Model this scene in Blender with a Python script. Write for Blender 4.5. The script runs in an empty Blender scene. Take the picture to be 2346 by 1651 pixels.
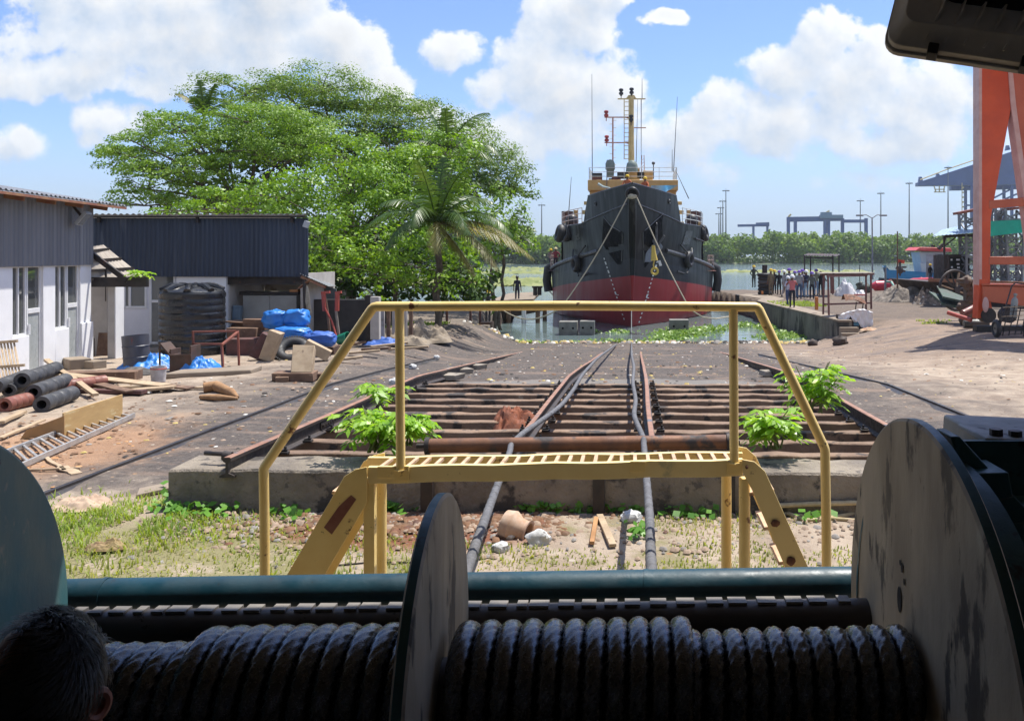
import bpy, math, random
import numpy as np
from mathutils import Vector, Matrix, noise
R = math.radians
rnd = random.Random(7)
rng = np.random.default_rng(11)
S = bpy.context.scene
COL = S.collection
# ------------------------------------------------------------------ camera
F, CX, CY, H = 2000.0, 1450.0, 585.0, 3.0          # lens in photo pixels, vanishing point, eye height
cd = bpy.data.cameras.new('camera'); cam = bpy.data.objects.new('camera', cd); COL.objects.link(cam)
cam.location = (0, 0, H); cam.rotation_euler = (R(90), 0, 0)
cd.sensor_width = 36; cd.lens = 36 * F / 2346
cd.shift_x = -(CX - 1173) / 2346; cd.shift_y = -(825.5 - CY) / 2346
cd.clip_start = 0.05; cd.clip_end = 20000
S.camera = cam
# ------------------------------------------------------------------ view, sun, sky
S.view_settings.view_transform = 'Standard'; S.view_settings.look = 'None'
S.view_settings.exposure = 0.7; S.view_settings.gamma = 1.0
SUN = Vector((0.29, 0.30, 1.0)).normalized()       # direction towards the sun
sl = bpy.data.lights.new('sun', 'SUN'); so = bpy.data.objects.new('sun', sl); COL.objects.link(so)
sl.energy = 4.6; sl.angle = R(0.53); sl.color = (1.0, 0.955, 0.88)
so.rotation_euler = (-SUN).to_track_quat('-Z', 'Y').to_euler()
so.location = SUN * 60
SKY_STRENGTH = 0.11
w = bpy.data.worlds.new('World'); S.world = w; w.use_nodes = True
wt = w.node_tree; wt.nodes.clear()
def wn(t): return wt.nodes.new(t)
def wl(a, b): wt.links.new(a, b)
def mth(op, a, b=None, c=None, clamp=False):
    n = wn('ShaderNodeMath'); n.operation = op; n.use_clamp = clamp
    for i, q in enumerate((a, b, c)):
        if q is None: continue
        if isinstance(q, (int, float)): n.inputs[i].default_value = q
        else: wl(q, n.inputs[i])
    return n.outputs[0]
def mrange(v, a, b, c=0.0, d=1.0, smooth=True):
    n = wn('ShaderNodeMapRange'); n.interpolation_type = 'SMOOTHSTEP' if smooth else 'LINEAR'
    wl(v, n.inputs[0])
    for i, q in enumerate((a, b, c, d)):
        if isinstance(q, (int, float)): n.inputs[i + 1].default_value = q
        else: wl(q, n.inputs[i + 1])
    return n.outputs[0]
def comb(x, y, z):
    n = wn('ShaderNodeCombineXYZ')
    for i, q in enumerate((x, y, z)):
        if isinstance(q, (int, float)): n.inputs[i].default_value = q
        else: wl(q, n.inputs[i])
    return n.outputs[0]
def wnoise(vec, scale, detail=6, rough=0.55, dist=0.0, lac=2.0):
    n = wn('ShaderNodeTexNoise'); wl(vec, n.inputs['Vector'])
    n.inputs['Scale'].default_value = scale; n.inputs['Detail'].default_value = detail
    n.inputs['Roughness'].default_value = rough; n.inputs['Distortion'].default_value = dist
    n.inputs['Lacunarity'].default_value = lac
    return n.outputs['Fac']
def wmix(f, a, b):
    n = wn('ShaderNodeMix'); n.data_type = 'RGBA'; n.clamp_factor = True
    wl(f, n.inputs[0])
    for k, q in ((6, a), (7, b)):
        if isinstance(q, tuple): n.inputs[k].default_value = (*q, 1)
        else: wl(q, n.inputs[k])
    return n.outputs[2]
sky = wn('ShaderNodeTexSky'); sky.sky_type = 'NISHITA'; sky.sun_disc = False
sky.sun_elevation = math.asin(SUN.z); sky.sun_rotation = math.atan2(SUN.x, SUN.y)
sky.altitude = 0; sky.air_density = 1.0; sky.dust_density = 0.6; sky.ozone_density = 1.6
tc = wn('ShaderNodeTexCoord'); sp = wn('ShaderNodeSeparateXYZ'); wl(tc.outputs['Generated'], sp.inputs[0])
dx, dy, dz = sp.outputs
dyc = mth('MAXIMUM', dy, 0.15)
U = mth('DIVIDE', dx, dyc); V = mth('DIVIDE', dz, dyc)   # tangent of azimuth / of elevation
# cumulus clouds: (azimuth, elevation, half width, half height, weight), all as tangents x 1000 from due "north"
CL = [(-515, 250, 230, 62, 1), (-640, 205, 170, 34, .9), (-330, 235, 62, 50, 1), (-283, 190, 36, 34, 1), (-560, 292, 200, 40, .9), (-420, 300, 80, 60, 1),
      (-592, 150, 60, 34, .75), (-715, 128, 50, 28, .7), (-205, 236, 44, 30, .9), (-245, 166, 26, 18, .8),
      (-70, 262, 62, 56, 1), (-38, 300, 40, 36, 1), (-108, 205, 80, 60, 1), (-165, 196, 34, 30, .9), (-60, 180, 90, 60, 1), (-130, 135, 150, 46, .8), (35, 274, 40, 16, .55),
      (215, 235, 52, 54, 1), (180, 205, 60, 42, 1), (250, 190, 80, 64, 1), (120, 176, 56, 34, .9), (165, 150, 110, 44, .95), (330, 170, 110, 56, .95), (300, 130, 180, 40, .8), (55, 135, 70, 44, .85), (40, 95, 150, 30, .55), (330, 85, 180, 24, .5), (430, 225, 60, 40, .8)]
def field(u, v):
    vec = comb(u, v, 0.0)
    wx = mth('MULTIPLY', mth('SUBTRACT', wnoise(vec, 14, 3), 0.5), 0.055)
    wy = mth('MULTIPLY', mth('SUBTRACT', wnoise(comb(v, u, 3.1), 14, 3), 0.5), 0.045)
    uu = mth('ADD', u, wx); vv = mth('ADD', v, wy)
    tot = None
    for (a, b, ra, rb, wgt) in CL:
        p = mth('MULTIPLY', mth('SUBTRACT', uu, a / 1000), 1000 / ra)
        q = mth('MULTIPLY', mth('SUBTRACT', vv, b / 1000), 1000 / rb)
        d = mth('SUBTRACT', wgt, mth('MULTIPLY_ADD', p, p, mth('MULTIPLY', q, q)))
        tot = d if tot is None else mth('SMOOTH_MAX', tot, d, 0.25)
    tot = mth('MAXIMUM', tot, -1.6)
    det = mth('ADD', mth('MULTIPLY', mth('SUBTRACT', wnoise(vec, 20, 8, 0.6), 0.5), 2.3), mth('MULTIPLY', mth('SUBTRACT', wnoise(vec, 6.5, 4), 0.5), 1.3))
    return mth('ADD', tot, det)
f0 = field(U, V)
f1 = field(mth('ADD', U, 0.014), mth('ADD', V, 0.020))
# rest of the dome (behind, above): plain broken cloud
gen = mth('MULTIPLY', mth('SUBTRACT', wnoise(tc.outputs['Generated'], 2.6, 7, 0.6), 0.5), 4.0)
inview = mth('MULTIPLY', mrange(dy, 0.25, 0.55), mrange(mth('ABSOLUTE', U), 1.5, 0.85, 0.0, 1.0))
inview = mth('MULTIPLY', inview, mrange(V, 0.5, 0.36, 0.0, 1.0))
ff = mth('ADD', mth('MULTIPLY', f0, inview), mth('MULTIPLY', gen, mth('SUBTRACT', 1.0, inview)))
soft = mrange(V, 0.05, 0.28, 0.85, 0.30, False)
alpha = mrange(ff, -0.05, soft)
lit = mrange(mth('SUBTRACT', f0, f1), -0.55, 0.60, 0.0, 1.0, False)
thick = mrange(ff, 0.1, 1.7, 1.0, 0.80)
k = 0.70 / SKY_STRENGTH
ccol = wmix(lit, (0.55 * k, 0.65 * k, 0.79 * k), (0.92 * k, 0.94 * k, 0.96 * k))
vm = wn('ShaderNodeVectorMath'); vm.operation = 'SCALE'; wl(ccol, vm.inputs[0]); wl(thick, vm.inputs['Scale'])
tint = wn('ShaderNodeMix'); tint.data_type = 'RGBA'; tint.blend_type = 'MULTIPLY'; tint.inputs[0].default_value = 1.0
wl(sky.outputs[0], tint.inputs[6]); tint.inputs[7].default_value = (0.70, 0.80, 1.08, 1)
base = wmix(mth('MULTIPLY', alpha, mrange(V, -0.01, 0.12, 0.35, 0.97)), tint.outputs[2], vm.outputs[0])
hz = mrange(V, 0.16, 0.0, 0.0, 0.90)
base = wmix(mth('MULTIPLY', hz, mrange(dy, 0.0, 0.3)), base, (0.43 * k, 0.545 * k, 0.69 * k))
bg = wn('ShaderNodeBackground'); bg.inputs[1].default_value = SKY_STRENGTH; wl(base, bg.inputs[0])
wo = wn('ShaderNodeOutputWorld'); wl(bg.outputs[0], wo.inputs[0])
w.cycles.sampling_method = 'MANUAL'; w.cycles.sample_map_resolution = 512
S.cycles.max_bounces = 6; S.cycles.diffuse_bounces = 3; S.cycles.glossy_bounces = 3; S.cycles.transmission_bounces = 4
S.cycles.transparent_max_bounces = 8; S.cycles.volume_bounces = 0
S.cycles.use_adaptive_sampling = True
S.cycles.use_denoising = True

# ------------------------------------------------------------------ coordinates measured on the photograph
def P(px, py, Y): return Vector(((px - CX) / F * Y, Y, H - (py - CY) / F * Y))
def sm(a, b, x):
    t = min(1.0, max(0.0, (x - a) / (b - a))); return t * t * (3 - 2 * t)
WZ = -1.7                                             # water level
def rail_top(y): return 0.64 - 0.031 * (y - 10.25) if y < 19.2 else 0.3626 - 0.081 * (y - 19.2)
def quay_x(y): return 10.2 - 0.0775 * (y - 47)
def gh(x, y):
    side = -0.3 * sm(22, 46, y)
    mid = 0.0 if y < 20 else -1.7 * (y - 20) / 27.0
    if y > 47: mid = -1.7 - 0.35 * (y - 47)
    mid = max(mid, -5)
    xr = quay_x(y) if y > 40 else 10.2
    if y > 46.5:
        wr = sm(xr - .1, xr + .35, x)
        wl_ = sm(-8.2, -9.4, x)
    else:
        tq = sm(43, 48, y); wr = sm(7.6 + (xr - 7.7) * tq, 15 + (xr - 14.65) * tq, x); wl_ = sm(-5.6, -9.0, x)
    e = max(wr, wl_)
    if y > 40: side = side - 0.25 * sm(-6, -9, x) * sm(40, 48, y)
    z = mid * (1 - e) + side * e
    if y > 84 and x > 0: z = z - (y - 84) * 0.5
    if y > 66 and x < 0: z = z - (y - 66) * 0.4
    return max(z, -5)
def G(px, py):
    z = 0.0
    for _ in range(14):
        Y = (H - z) * F / (py - CY); x = (px - CX) / F * Y
        z = z * .4 + gh(x, Y) * .6
    Y = (H - z) * F / (py - CY)
    return Vector(((px - CX) / F * Y, Y, z))
def onz(px, py, z):
    Y = (H - z) * F / (py - CY); return Vector(((px - CX) / F * Y, Y, z))

# ------------------------------------------------------------------ mesh builder
Z = Vector((0, 0, 1))
def frame(d, up=Z):
    d = Vector(d).normalized(); s = d.cross(Vector(up))
    if s.length < 1e-5: s = d.cross(Vector((0, 1, 0)))
    s.normalize(); return d, s, s.cross(d).normalized()
class MB:
    def __init__(s): s.v = []; s.f = []; s.m = []
    def add(s, vs, fs, m=0):
        n = len(s.v); s.v.extend([tuple(q) for q in vs]); s.f.extend([tuple(i + n for i in f) for f in fs]); s.m.extend([m] * len(fs)); return s
    def box(s, c, d, rot=None, m=0, jit=0.0):
        c = Vector(c); a = Matrix.Identity(3)
        if rot is not None:
            a = rot if isinstance(rot, Matrix) else Matrix.Rotation(rot, 3, 'Z')
        vs = []
        for k in range(8):
            q = Vector(((k & 1) - .5, (k >> 1 & 1) - .5, (k >> 2 & 1) - .5))
            q = Vector((q.x * d[0], q.y * d[1], q.z * d[2]))
            if jit: q += Vector([rnd.uniform(-jit, jit) for _ in range(3)])
            vs.append(c + a @ q)
        return s.add(vs, [(0, 2, 3, 1), (4, 5, 7, 6), (0, 1, 5, 4), (2, 6, 7, 3), (0, 4, 6, 2), (1, 3, 7, 5)], m)
    def bar(s, p0, p1, w, h, m=0, up=Z):
        p0, p1 = Vector(p0), Vector(p1); d, a, b = frame(p1 - p0, up)
        vs = [p + a * (i * w / 2) + b * (j * h / 2) for p in (p0, p1) for i, j in ((-1, -1), (1, -1), (1, 1), (-1, 1))]
        return s.add(vs, [(0, 1, 2, 3), (7, 6, 5, 4), (0, 4, 5, 1), (1, 5, 6, 2), (2, 6, 7, 3), (3, 7, 4, 0)], m)
    def tube(s, pts, r, seg=8, m=0, caps=True, closed=False):
        pts = [Vector(p) for p in pts]; n = len(pts); vs = []; fs = []
        up = Vector((0.013, 0.02, 1)); ref = None
        for i, p in enumerate(pts):
            if closed: d = pts[(i + 1) % n] - pts[i - 1]
            else: d = pts[min(i + 1, n - 1)] - pts[max(i - 1, 0)]
            d.normalize()
            if ref is None:
                ref = d.cross(up if abs(d.z) < .95 else Vector((1, 0, 0))).normalized()
            else:
                ref = (ref - d * ref.dot(d))
                if ref.length < 1e-6: ref = d.orthogonal()
                ref.normalize()
            b = d.cross(ref); rr = r[i] if isinstance(r, (list, tuple)) else r
            for k in range(seg):
                t = 2 * math.pi * k / seg; vs.append(p + ref * (math.cos(t) * rr) + b * (math.sin(t) * rr))
        for i in range(n if closed else n - 1):
            j = (i + 1) % n
            for k in range(seg):
                fs.append((i * seg + k, i * seg + (k + 1) % seg, j * seg + (k + 1) % seg, j * seg + k))
        if caps and not closed:
            fs.append(tuple(range(seg))[::-1]); fs.append(tuple((n - 1) * seg + k for k in range(seg)))
        return s.add(vs, fs, m)
    def cyl(s, p0, p1, r0, r1=None, seg=16, m=0, caps=True): return s.tube([p0, p1], [r0, r0 if r1 is None else r1], seg, m, caps)
    def prism(s, poly, ext, m=0):
        poly = [Vector(p) for p in poly]; ext = Vector(ext); n = len(poly)
        vs = poly + [p + ext for p in poly]
        fs = [tuple(range(n))[::-1], tuple(range(n, 2 * n))] + [(i, (i + 1) % n, n + (i + 1) % n, n + i) for i in range(n)]
        return s.add(vs, fs, m)
    def lathe(s, prof, o, ax=Z, seg=24, m=0, a0=0.0):
        d, a, b = frame(ax, Vector((0, 1, 0)) if abs(Vector(ax).normalized().z) > .9 else Z); o = Vector(o); vs = []; fs = []
        for (r, h) in prof:
            for k in range(seg):
                t = a0 + 2 * math.pi * k / seg; vs.append(o + d * h + a * (math.cos(t) * r) + b * (math.sin(t) * r))
        for i in range(len(prof) - 1):
            for k in range(seg):
                fs.append((i * seg + k, (i + 1) * seg + k, (i + 1) * seg + (k + 1) % seg, i * seg + (k + 1) % seg))
        return s.add(vs, fs, m)
    def ell(s, c, rad, seg=16, rings=10, rot=None, m=0, nz=0.0, ns=2.0):
        c = Vector(c); vs = []; fs = []
        if isinstance(rad, (int, float)): rad = (rad,) * 3
        for i in range(rings + 1):
            t = math.pi * i / rings
            for k in range(seg):
                p = 2 * math.pi * k / seg
                q = Vector((math.sin(t) * math.cos(p), math.sin(t) * math.sin(p), math.cos(t)))
                if nz: q *= 1 + nz * noise.noise(q * ns + c * 3.7)
                q = Vector((q.x * rad[0], q.y * rad[1], q.z * rad[2]))
                if rot is not None: q = rot @ q
                vs.append(c + q)
        for i in range(rings):
            for k in range(seg):
                fs.append((i * seg + k, (i + 1) * seg + k, (i + 1) * seg + (k + 1) % seg, i * seg + (k + 1) % seg))
        return s.add(vs, fs, m)
    def grid(s, nu, nv, fn, m=0):
        vs = [fn(i / nu, j / nv) for j in range(nv + 1) for i in range(nu + 1)]
        fs = [(j * (nu + 1) + i, j * (nu + 1) + i + 1, (j + 1) * (nu + 1) + i + 1, (j + 1) * (nu + 1) + i) for j in range(nv) for i in range(nu)]
        return s.add(vs, fs, m)
    def quad(s, a, b, c, d, m=0): return s.add([a, b, c, d], [(0, 1, 2, 3)], m)
    def torus(s, c, ax, R0, r, seg=28, cs=10, m=0, flat=1.0):
        d, a, b = frame(ax); c = Vector(c); vs = []; fs = []
        for i in range(seg):
            t = 2 * math.pi * i / seg; e = a * math.cos(t) + b * math.sin(t)
            for k in range(cs):
                u = 2 * math.pi * k / cs; vs.append(c + e * (R0 + r * math.cos(u)) + d * (r * flat * math.sin(u)))
        for i in range(seg):
            j = (i + 1) % seg
            for k in range(cs): fs.append((i * cs + k, j * cs + k, j * cs + (k + 1) % cs, i * cs + (k + 1) % cs))
        return s.add(vs, fs, m)
    def obj(s, name, mats, parent=None, bevel=0.0, smooth=38, label=None):
        me = bpy.data.meshes.new(name); me.from_pydata(s.v, [], s.f)
        for q in (mats if isinstance(mats, (list, tuple)) else [mats]): me.materials.append(q)
        if any(s.m): me.polygons.foreach_set('material_index', s.m)
        if smooth:
            me.polygons.foreach_set('use_smooth', [True] * len(me.polygons)); me.set_sharp_from_angle(angle=R(smooth))
        me.validate(); me.update()
        return link(name, me, parent, bevel, label)
def link(name, me, parent=None, bevel=0.0, label=None):
    o = bpy.data.objects.new(name, me); COL.objects.link(o)
    if bevel:
        b = o.modifiers.new('bevel', 'BEVEL'); b.width = bevel; b.segments = 2; b.limit_method = 'ANGLE'; b.angle_limit = R(40)
        b.harden_normals = False
    if parent is not None: adopt(o, parent)
    if label: o['label'] = label
    return o
def adopt(o, parent):
    o.parent = parent
    if parent.type == 'EMPTY':
        o.matrix_parent_inverse = Matrix.Translation(-parent.location)
def tag(o, label, cat, group=None, kind=None):
    if label: o['label'] = label
    if cat: o['category'] = cat
    if group: o['group'] = group
    if kind: o['kind'] = kind
    return o
def thing(name, label, cat, loc, group=None):
    o = bpy.data.objects.new(name, None); COL.objects.link(o); o.location = loc; o.empty_display_size = .2
    return tag(o, label, cat, group)
def copy_tree(root, loc=None, rotz=None, scale=None, label=None, group=None):
    def rec(o, par):
        c = o.copy(); COL.objects.link(c)
        if par is not None: c.parent = par
        for ch in list(o.children): rec(ch, c)
        return c
    c = rec(root, None)
    if loc is not None: c.location = loc
    if rotz is not None: c.rotation_euler = (0, 0, rotz)
    if scale is not None: c.scale = scale if isinstance(scale, tuple) else (scale,) * 3
    if label: c['label'] = label
    if group: c['group'] = group
    return c
def np_obj(name, verts, faces, mats, parent=None, mi=None, smooth=False):
    verts = np.asarray(verts, dtype=np.float32); faces = np.asarray(faces, dtype=np.int32)
    me = bpy.data.meshes.new(name); nf, k = faces.shape
    me.vertices.add(len(verts)); me.vertices.foreach_set('co', verts.ravel())
    me.loops.add(nf * k); me.loops.foreach_set('vertex_index', faces.ravel())
    me.polygons.add(nf); me.polygons.foreach_set('loop_start', np.arange(0, nf * k, k, dtype=np.int32))
    for q in (mats if isinstance(mats, (list, tuple)) else [mats]): me.materials.append(q)
    if mi is not None: me.polygons.foreach_set('material_index', np.asarray(mi, dtype=np.int32))
    if smooth: me.polygons.foreach_set('use_smooth', np.ones(nf, dtype=bool))
    me.update(calc_edges=True); me.validate()
    return link(name, me, parent)

# ------------------------------------------------------------------ materials
def mat(name, c, c2=None, rough=.6, metal=0.0, scale=2.0, bump=.15, bscale=30.0, stain=None, sthr=.62, sscale=3.0, stretch=(1, 1, 1), spec=.5, coat=0.0, detail=7, dist=.01, rvar=.15, soft=.06):
    m = bpy.data.materials.new(name); m.use_nodes = True; t = m.node_tree; n = t.nodes; L = t.links
    b = n['Principled BSDF']
    if c2 is None: c2 = tuple(q * .72 for q in c)
    geo = n.new('ShaderNodeNewGeometry'); mp = n.new('ShaderNodeMapping'); mp.inputs['Scale'].default_value = stretch
    L.new(geo.outputs['Position'], mp.inputs[0])
    def nz(sc, det=detail, ro=.6):
        q = n.new('ShaderNodeTexNoise'); L.new(mp.outputs[0], q.inputs['Vector']); q.inputs['Scale'].default_value = sc
        q.inputs['Detail'].default_value = det; q.inputs['Roughness'].default_value = ro; return q.outputs['Fac']
    def mr(v, a, b_, c_=0., d_=1.):
        q = n.new('ShaderNodeMapRange'); q.interpolation_type = 'SMOOTHSTEP'; L.new(v, q.inputs[0])
        for i, x in enumerate((a, b_, c_, d_)): q.inputs[i + 1].default_value = x
        return q.outputs[0]
    def mx(f, a, b_):
        q = n.new('ShaderNodeMix'); q.data_type = 'RGBA'; L.new(f, q.inputs[0])
        for k_, x in ((6, a), (7, b_)):
            if isinstance(x, tuple): q.inputs[k_].default_value = (*x, 1)
            else: L.new(x, q.inputs[k_])
        return q.outputs[2]
    f1 = nz(scale); col = mx(mr(f1, .33, .68), c, c2)
    if stain is not None:
        st = stain if isinstance(stain, list) else [(stain, sthr, sscale)]
        for (sc_, th, ss) in st: col = mx(mr(nz(ss), th, th + soft), col, sc_)
    L.new(col, b.inputs['Base Color'])
    L.new(mr(nz(scale * 2.3), .3, .7, max(0.03, rough - rvar), min(1, rough + rvar)), b.inputs['Roughness'])
    b.inputs['Metallic'].default_value = metal; b.inputs['Specular IOR Level'].default_value = spec
    if coat: b.inputs['Coat Weight'].default_value = coat
    if bump:
        bn = n.new('ShaderNodeBump'); bn.inputs['Strength'].default_value = bump; bn.inputs['Distance'].default_value = dist
        L.new(nz(bscale, 5, .65), bn.inputs['Height']); L.new(bn.outputs[0], b.inputs['Normal'])
    return m
def leaf_mat(name, cols, trans=.35, rough=.5, scale=.6):
    m = bpy.data.materials.new(name); m.use_nodes = True; t = m.node_tree; n = t.nodes; L = t.links
    b = n['Principled BSDF']; out = n['Material Output']
    geo = n.new('ShaderNodeNewGeometry'); q = n.new('ShaderNodeTexNoise'); L.new(geo.outputs['Position'], q.inputs['Vector'])
    q.inputs['Scale'].default_value = scale; q.inputs['Detail'].default_value = 4
    ad = n.new('ShaderNodeMath'); ad.operation = 'MULTIPLY_ADD'; L.new(geo.outputs['Random Per Island'], ad.inputs[0]); ad.inputs[1].default_value = .45
    sb = n.new('ShaderNodeMath'); sb.operation = 'MULTIPLY_ADD'; L.new(q.outputs['Fac'], sb.inputs[0]); sb.inputs[1].default_value = 1.6; sb.inputs[2].default_value = -.52
    L.new(sb.outputs[0], ad.inputs[2])
    cr = n.new('ShaderNodeValToRGB'); L.new(ad.outputs[0], cr.inputs[0])
    els = cr.color_ramp.elements; N_ = len(cols)
    for i, c in enumerate(cols):
        e = els[i] if i < 2 else els.new(.5)
        e.position = i / (N_ - 1)
    for i, c in enumerate(cols):
        els[i].position = i / (N_ - 1); els[i].color = (*c, 1)
    L.new(cr.outputs[0], b.inputs['Base Color']); b.inputs['Roughness'].default_value = rough; b.inputs['Specular IOR Level'].default_value = .35
    tr = n.new('ShaderNodeBsdfTranslucent'); 
    hs = n.new('ShaderNodeMix'); hs.data_type = 'RGBA'; hs.blend_type = 'MULTIPLY'; hs.inputs[0].default_value = 1; L.new(cr.outputs[0], hs.inputs[6]); hs.inputs[7].default_value = (1.5, 1.45, .5, 1)
    L.new(hs.outputs[2], tr.inputs[0])
    ms = n.new('ShaderNodeMixShader'); ms.inputs[0].default_value = trans; L.new(b.outputs[0], ms.inputs[1]); L.new(tr.outputs[0], ms.inputs[2]); L.new(ms.outputs[0], out.inputs[0])
    return m
def glass_mat(name, c, rough=.05):
    m = bpy.data.materials.new(name); m.use_nodes = True; b = m.node_tree.nodes['Principled BSDF']
    b.inputs['Base Color'].default_value = (*c, 1); b.inputs['Roughness'].default_value = rough; b.inputs['Specular IOR Level'].default_value = .8
    return m
RUST = (.16, .065, .03)
m_rust = mat('rust', (.20, .085, .04), (.10, .05, .035), .75, .2, 5, .3, 60, stain=(.045, .035, .03), sthr=.58)
m_darksteel = mat('dark_steel', (.030, .028, .028), (.055, .042, .035), .55, .3, 4, .2, 60, stain=RUST, sthr=.66)
m_conc = mat('weathered_concrete', (.30, .26, .21), (.20, .17, .13), .85, 0, 2.5, .6, 22, stain=[((.06, .052, .045), .56, 1.6), ((.32, .16, .13), .68, .9)], dist=.03)
m_white = mat('white_paint', (.80, .80, .80), (.74, .74, .75), .6, 0, 1.2, .08, 40, stain=(.50, .49, .46), sthr=.66, sscale=1.5, soft=.15)
m_frame = mat('white_frame', (.72, .72, .72), (.66, .66, .66), .4, 0, 3, .03)
m_glass = glass_mat('window_glass', (.09, .095, .09), .06)
m_black = mat('black_rubber', (.020, .020, .022), (.035, .034, .034), .6, 0, 8, .25, 60)
m_timber = mat('old_timber', (.20, .12, .075), (.11, .065, .045), .8, 0, 3, .5, 30, stretch=(1, 1, 1), stain=(.32, .22, .14), sthr=.6, sscale=4)
m_plank = mat('pale_timber', (.45, .34, .22), (.33, .24, .15), .75, 0, 4, .3, 40, stain=(.2, .14, .09), sthr=.64, sscale=5)
m_bluetarp = mat('blue_tarpaulin', (.03, .22, .62), (.025, .16, .5), .4, 0, 3, .3, 12, dist=.05)
m_bluesack = mat('blue_sack', (.04, .13, .45), (.03, .09, .34), .6, 0, 3, .3, 30, dist=.03)
m_whitetarp = mat('white_tarpaulin', (.74, .74, .75), (.62, .62, .63), .5, 0, 2, .4, 9, dist=.06)
# ================================================================== SETTING: ground, water, far bank, quay
def ground_mat():
    m = bpy.data.materials.new('yard_ground'); m.use_nodes = True; t = m.node_tree; n = t.nodes; L = t.links; b = n['Principled BSDF']
    geo = n.new('ShaderNodeNewGeometry'); sx = n.new('ShaderNodeSeparateXYZ'); L.new(geo.outputs['Position'], sx.inputs[0])
    X, Y, _ = sx.outputs
    def ma(op, a, b_=None, c=None):
        q = n.new('ShaderNodeMath'); q.operation = op
        for i, x in enumerate((a, b_, c)):
            if x is None: continue
            if isinstance(x, (int, float)): q.inputs[i].default_value = x
            else: L.new(x, q.inputs[i])
        return q.outputs[0]
    def mr(v, a, b_, c=0., d=1.):
        q = n.new('ShaderNodeMapRange'); q.interpolation_type = 'SMOOTHSTEP'; L.new(v, q.inputs[0])
        for i, x in enumerate((a, b_, c, d)): q.inputs[i + 1].default_value = x
        return q.outputs[0]
    def nz(sc, det=6, ro=.6, st=(1, 1, 1)):
        mp = n.new('ShaderNodeMapping'); mp.inputs['Scale'].default_value = st; L.new(geo.outputs['Position'], mp.inputs[0])
        q = n.new('ShaderNodeTexNoise'); L.new(mp.outputs[0], q.inputs['Vector']); q.inputs['Scale'].default_value = sc
        q.inputs['Detail'].default_value = det; q.inputs['Roughness'].default_value = ro; return q.outputs['Fac']
    def mx(f, a, b_):
        q = n.new('ShaderNodeMix'); q.data_type = 'RGBA'; L.new(f, q.inputs[0])
        for k_, x in ((6, a), (7, b_)):
            if isinstance(x, tuple): q.inputs[k_].default_value = (*x, 1)
            else: L.new(x, q.inputs[k_])
        return q.outputs[2]
    n1 = nz(.35); n2 = nz(1.6, 8, .65); n3 = nz(9, 8, .7); ns = nz(.9, 6, .6, (.35, 1.6, 1))
    nn = ma('SUBTRACT', ma('ADD', ma('MULTIPLY', n1, .55), ma('MULTIPLY', n2, .45)), .5)
    soil = mx(mr(n2, .35, .65), (.40, .325, .25), (.29, .225, .17))
    soot = mx(mr(n3, .3, .7), (.135, .115, .102), (.066, .056, .052))
    soot = mx(mr(ns, .52, .68), soot, (.21, .155, .12))
    sand = mx(mr(n2, .3, .7), (.29, .215, .16), (.20, .15, .115))
    sand = mx(mr(ns, .51, .62), sand, (.19, .15, .125)); sand = mx(mr(nz(1.1, 8, .7), .57, .66), sand, (.13, .11, .10))
    col = soil
    # dark soot along the slip and the yard
    dA = ma('ADD', ma('ABSOLUTE', ma('ADD', X, 1.2)), ma('MULTIPLY', nn, -9.0))
    mA = ma('MULTIPLY', mr(dA, 10.5, 5.5), mr(ma('ADD', Y, ma('MULTIPLY', nn, 6)), 10.2, 12.0))
    col = mx(mA, col, soot)
    dB = ma('ADD', ma('SUBTRACT', X, ma('MULTIPLY', Y, -.10)), ma('MULTIPLY', nn, 9.0))
    mB = ma('MULTIPLY', mr(dB, 8.8, 12.0), mr(ma('ADD', Y, ma('MULTIPLY', nn, 14)), 23, 33))
    col = mx(mB, col, sand)
    col = mx(ma('MULTIPLY', mr(nz(.55, 7, .68), .60, .68), .65), col, (.055, .048, .045))
    col = mx(ma('MULTIPLY', mr(nz(.8, 7, .7, (1.6, .3, 1)), .60, .70), .5), col, (.26, .20, .155))
    # orange sawdust by the ladder
    q = ma('POWER', ma('ADD', ma('POWER', ma('ADD', X, 9.3), 2), ma('POWER', ma('MULTIPLY', ma('SUBTRACT', Y, 13.6), .8), 2)), .5)
    col = mx(ma('MULTIPLY', mr(ma('ADD', q, ma('MULTIPLY', nn, 5)), 2.5, 1.0), .6), col, (.42, .23, .12))
    # mossy front strip under the grass
    mg = ma('MULTIPLY', mr(Y, 10.2, 9.4), mr(ma('ADD', nn, ma('MULTIPLY', X, -.012)), -.01, .07))
    col = mx(ma('MULTIPLY', mg, .75), col, (.20, .19, .075))
    # reddish rust chips heap by the first beam
    q2 = ma('POWER', ma('ADD', ma('POWER', ma('MULTIPLY', ma('ADD', X, 2.6), .7), 2), ma('POWER', ma('MULTIPLY', ma('SUBTRACT', Y, 9.6), 1.7), 2)), .5)
    col = mx(mr(ma('ADD', q2, ma('MULTIPLY', nn, 2.5)), 1.5, .7), col, (.20, .085, .05))
    q3 = ma('POWER', ma('ADD', ma('POWER', ma('MULTIPLY', ma('ADD', X, .5), .24), 2), ma('POWER', ma('MULTIPLY', ma('SUBTRACT', Y, 20.6), .6), 2)), .5)
    col = mx(ma('MULTIPLY', mr(ma('ADD', q3, ma('MULTIPLY', nn, 1.2)), 1.05, .8), .8), col, (.21, .195, .18))
    # wet band near the water
    wet = ma('MULTIPLY', mr(Y, 43.2, 46.5), .55); col = mx(wet, col, (.07, .06, .05))
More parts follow.
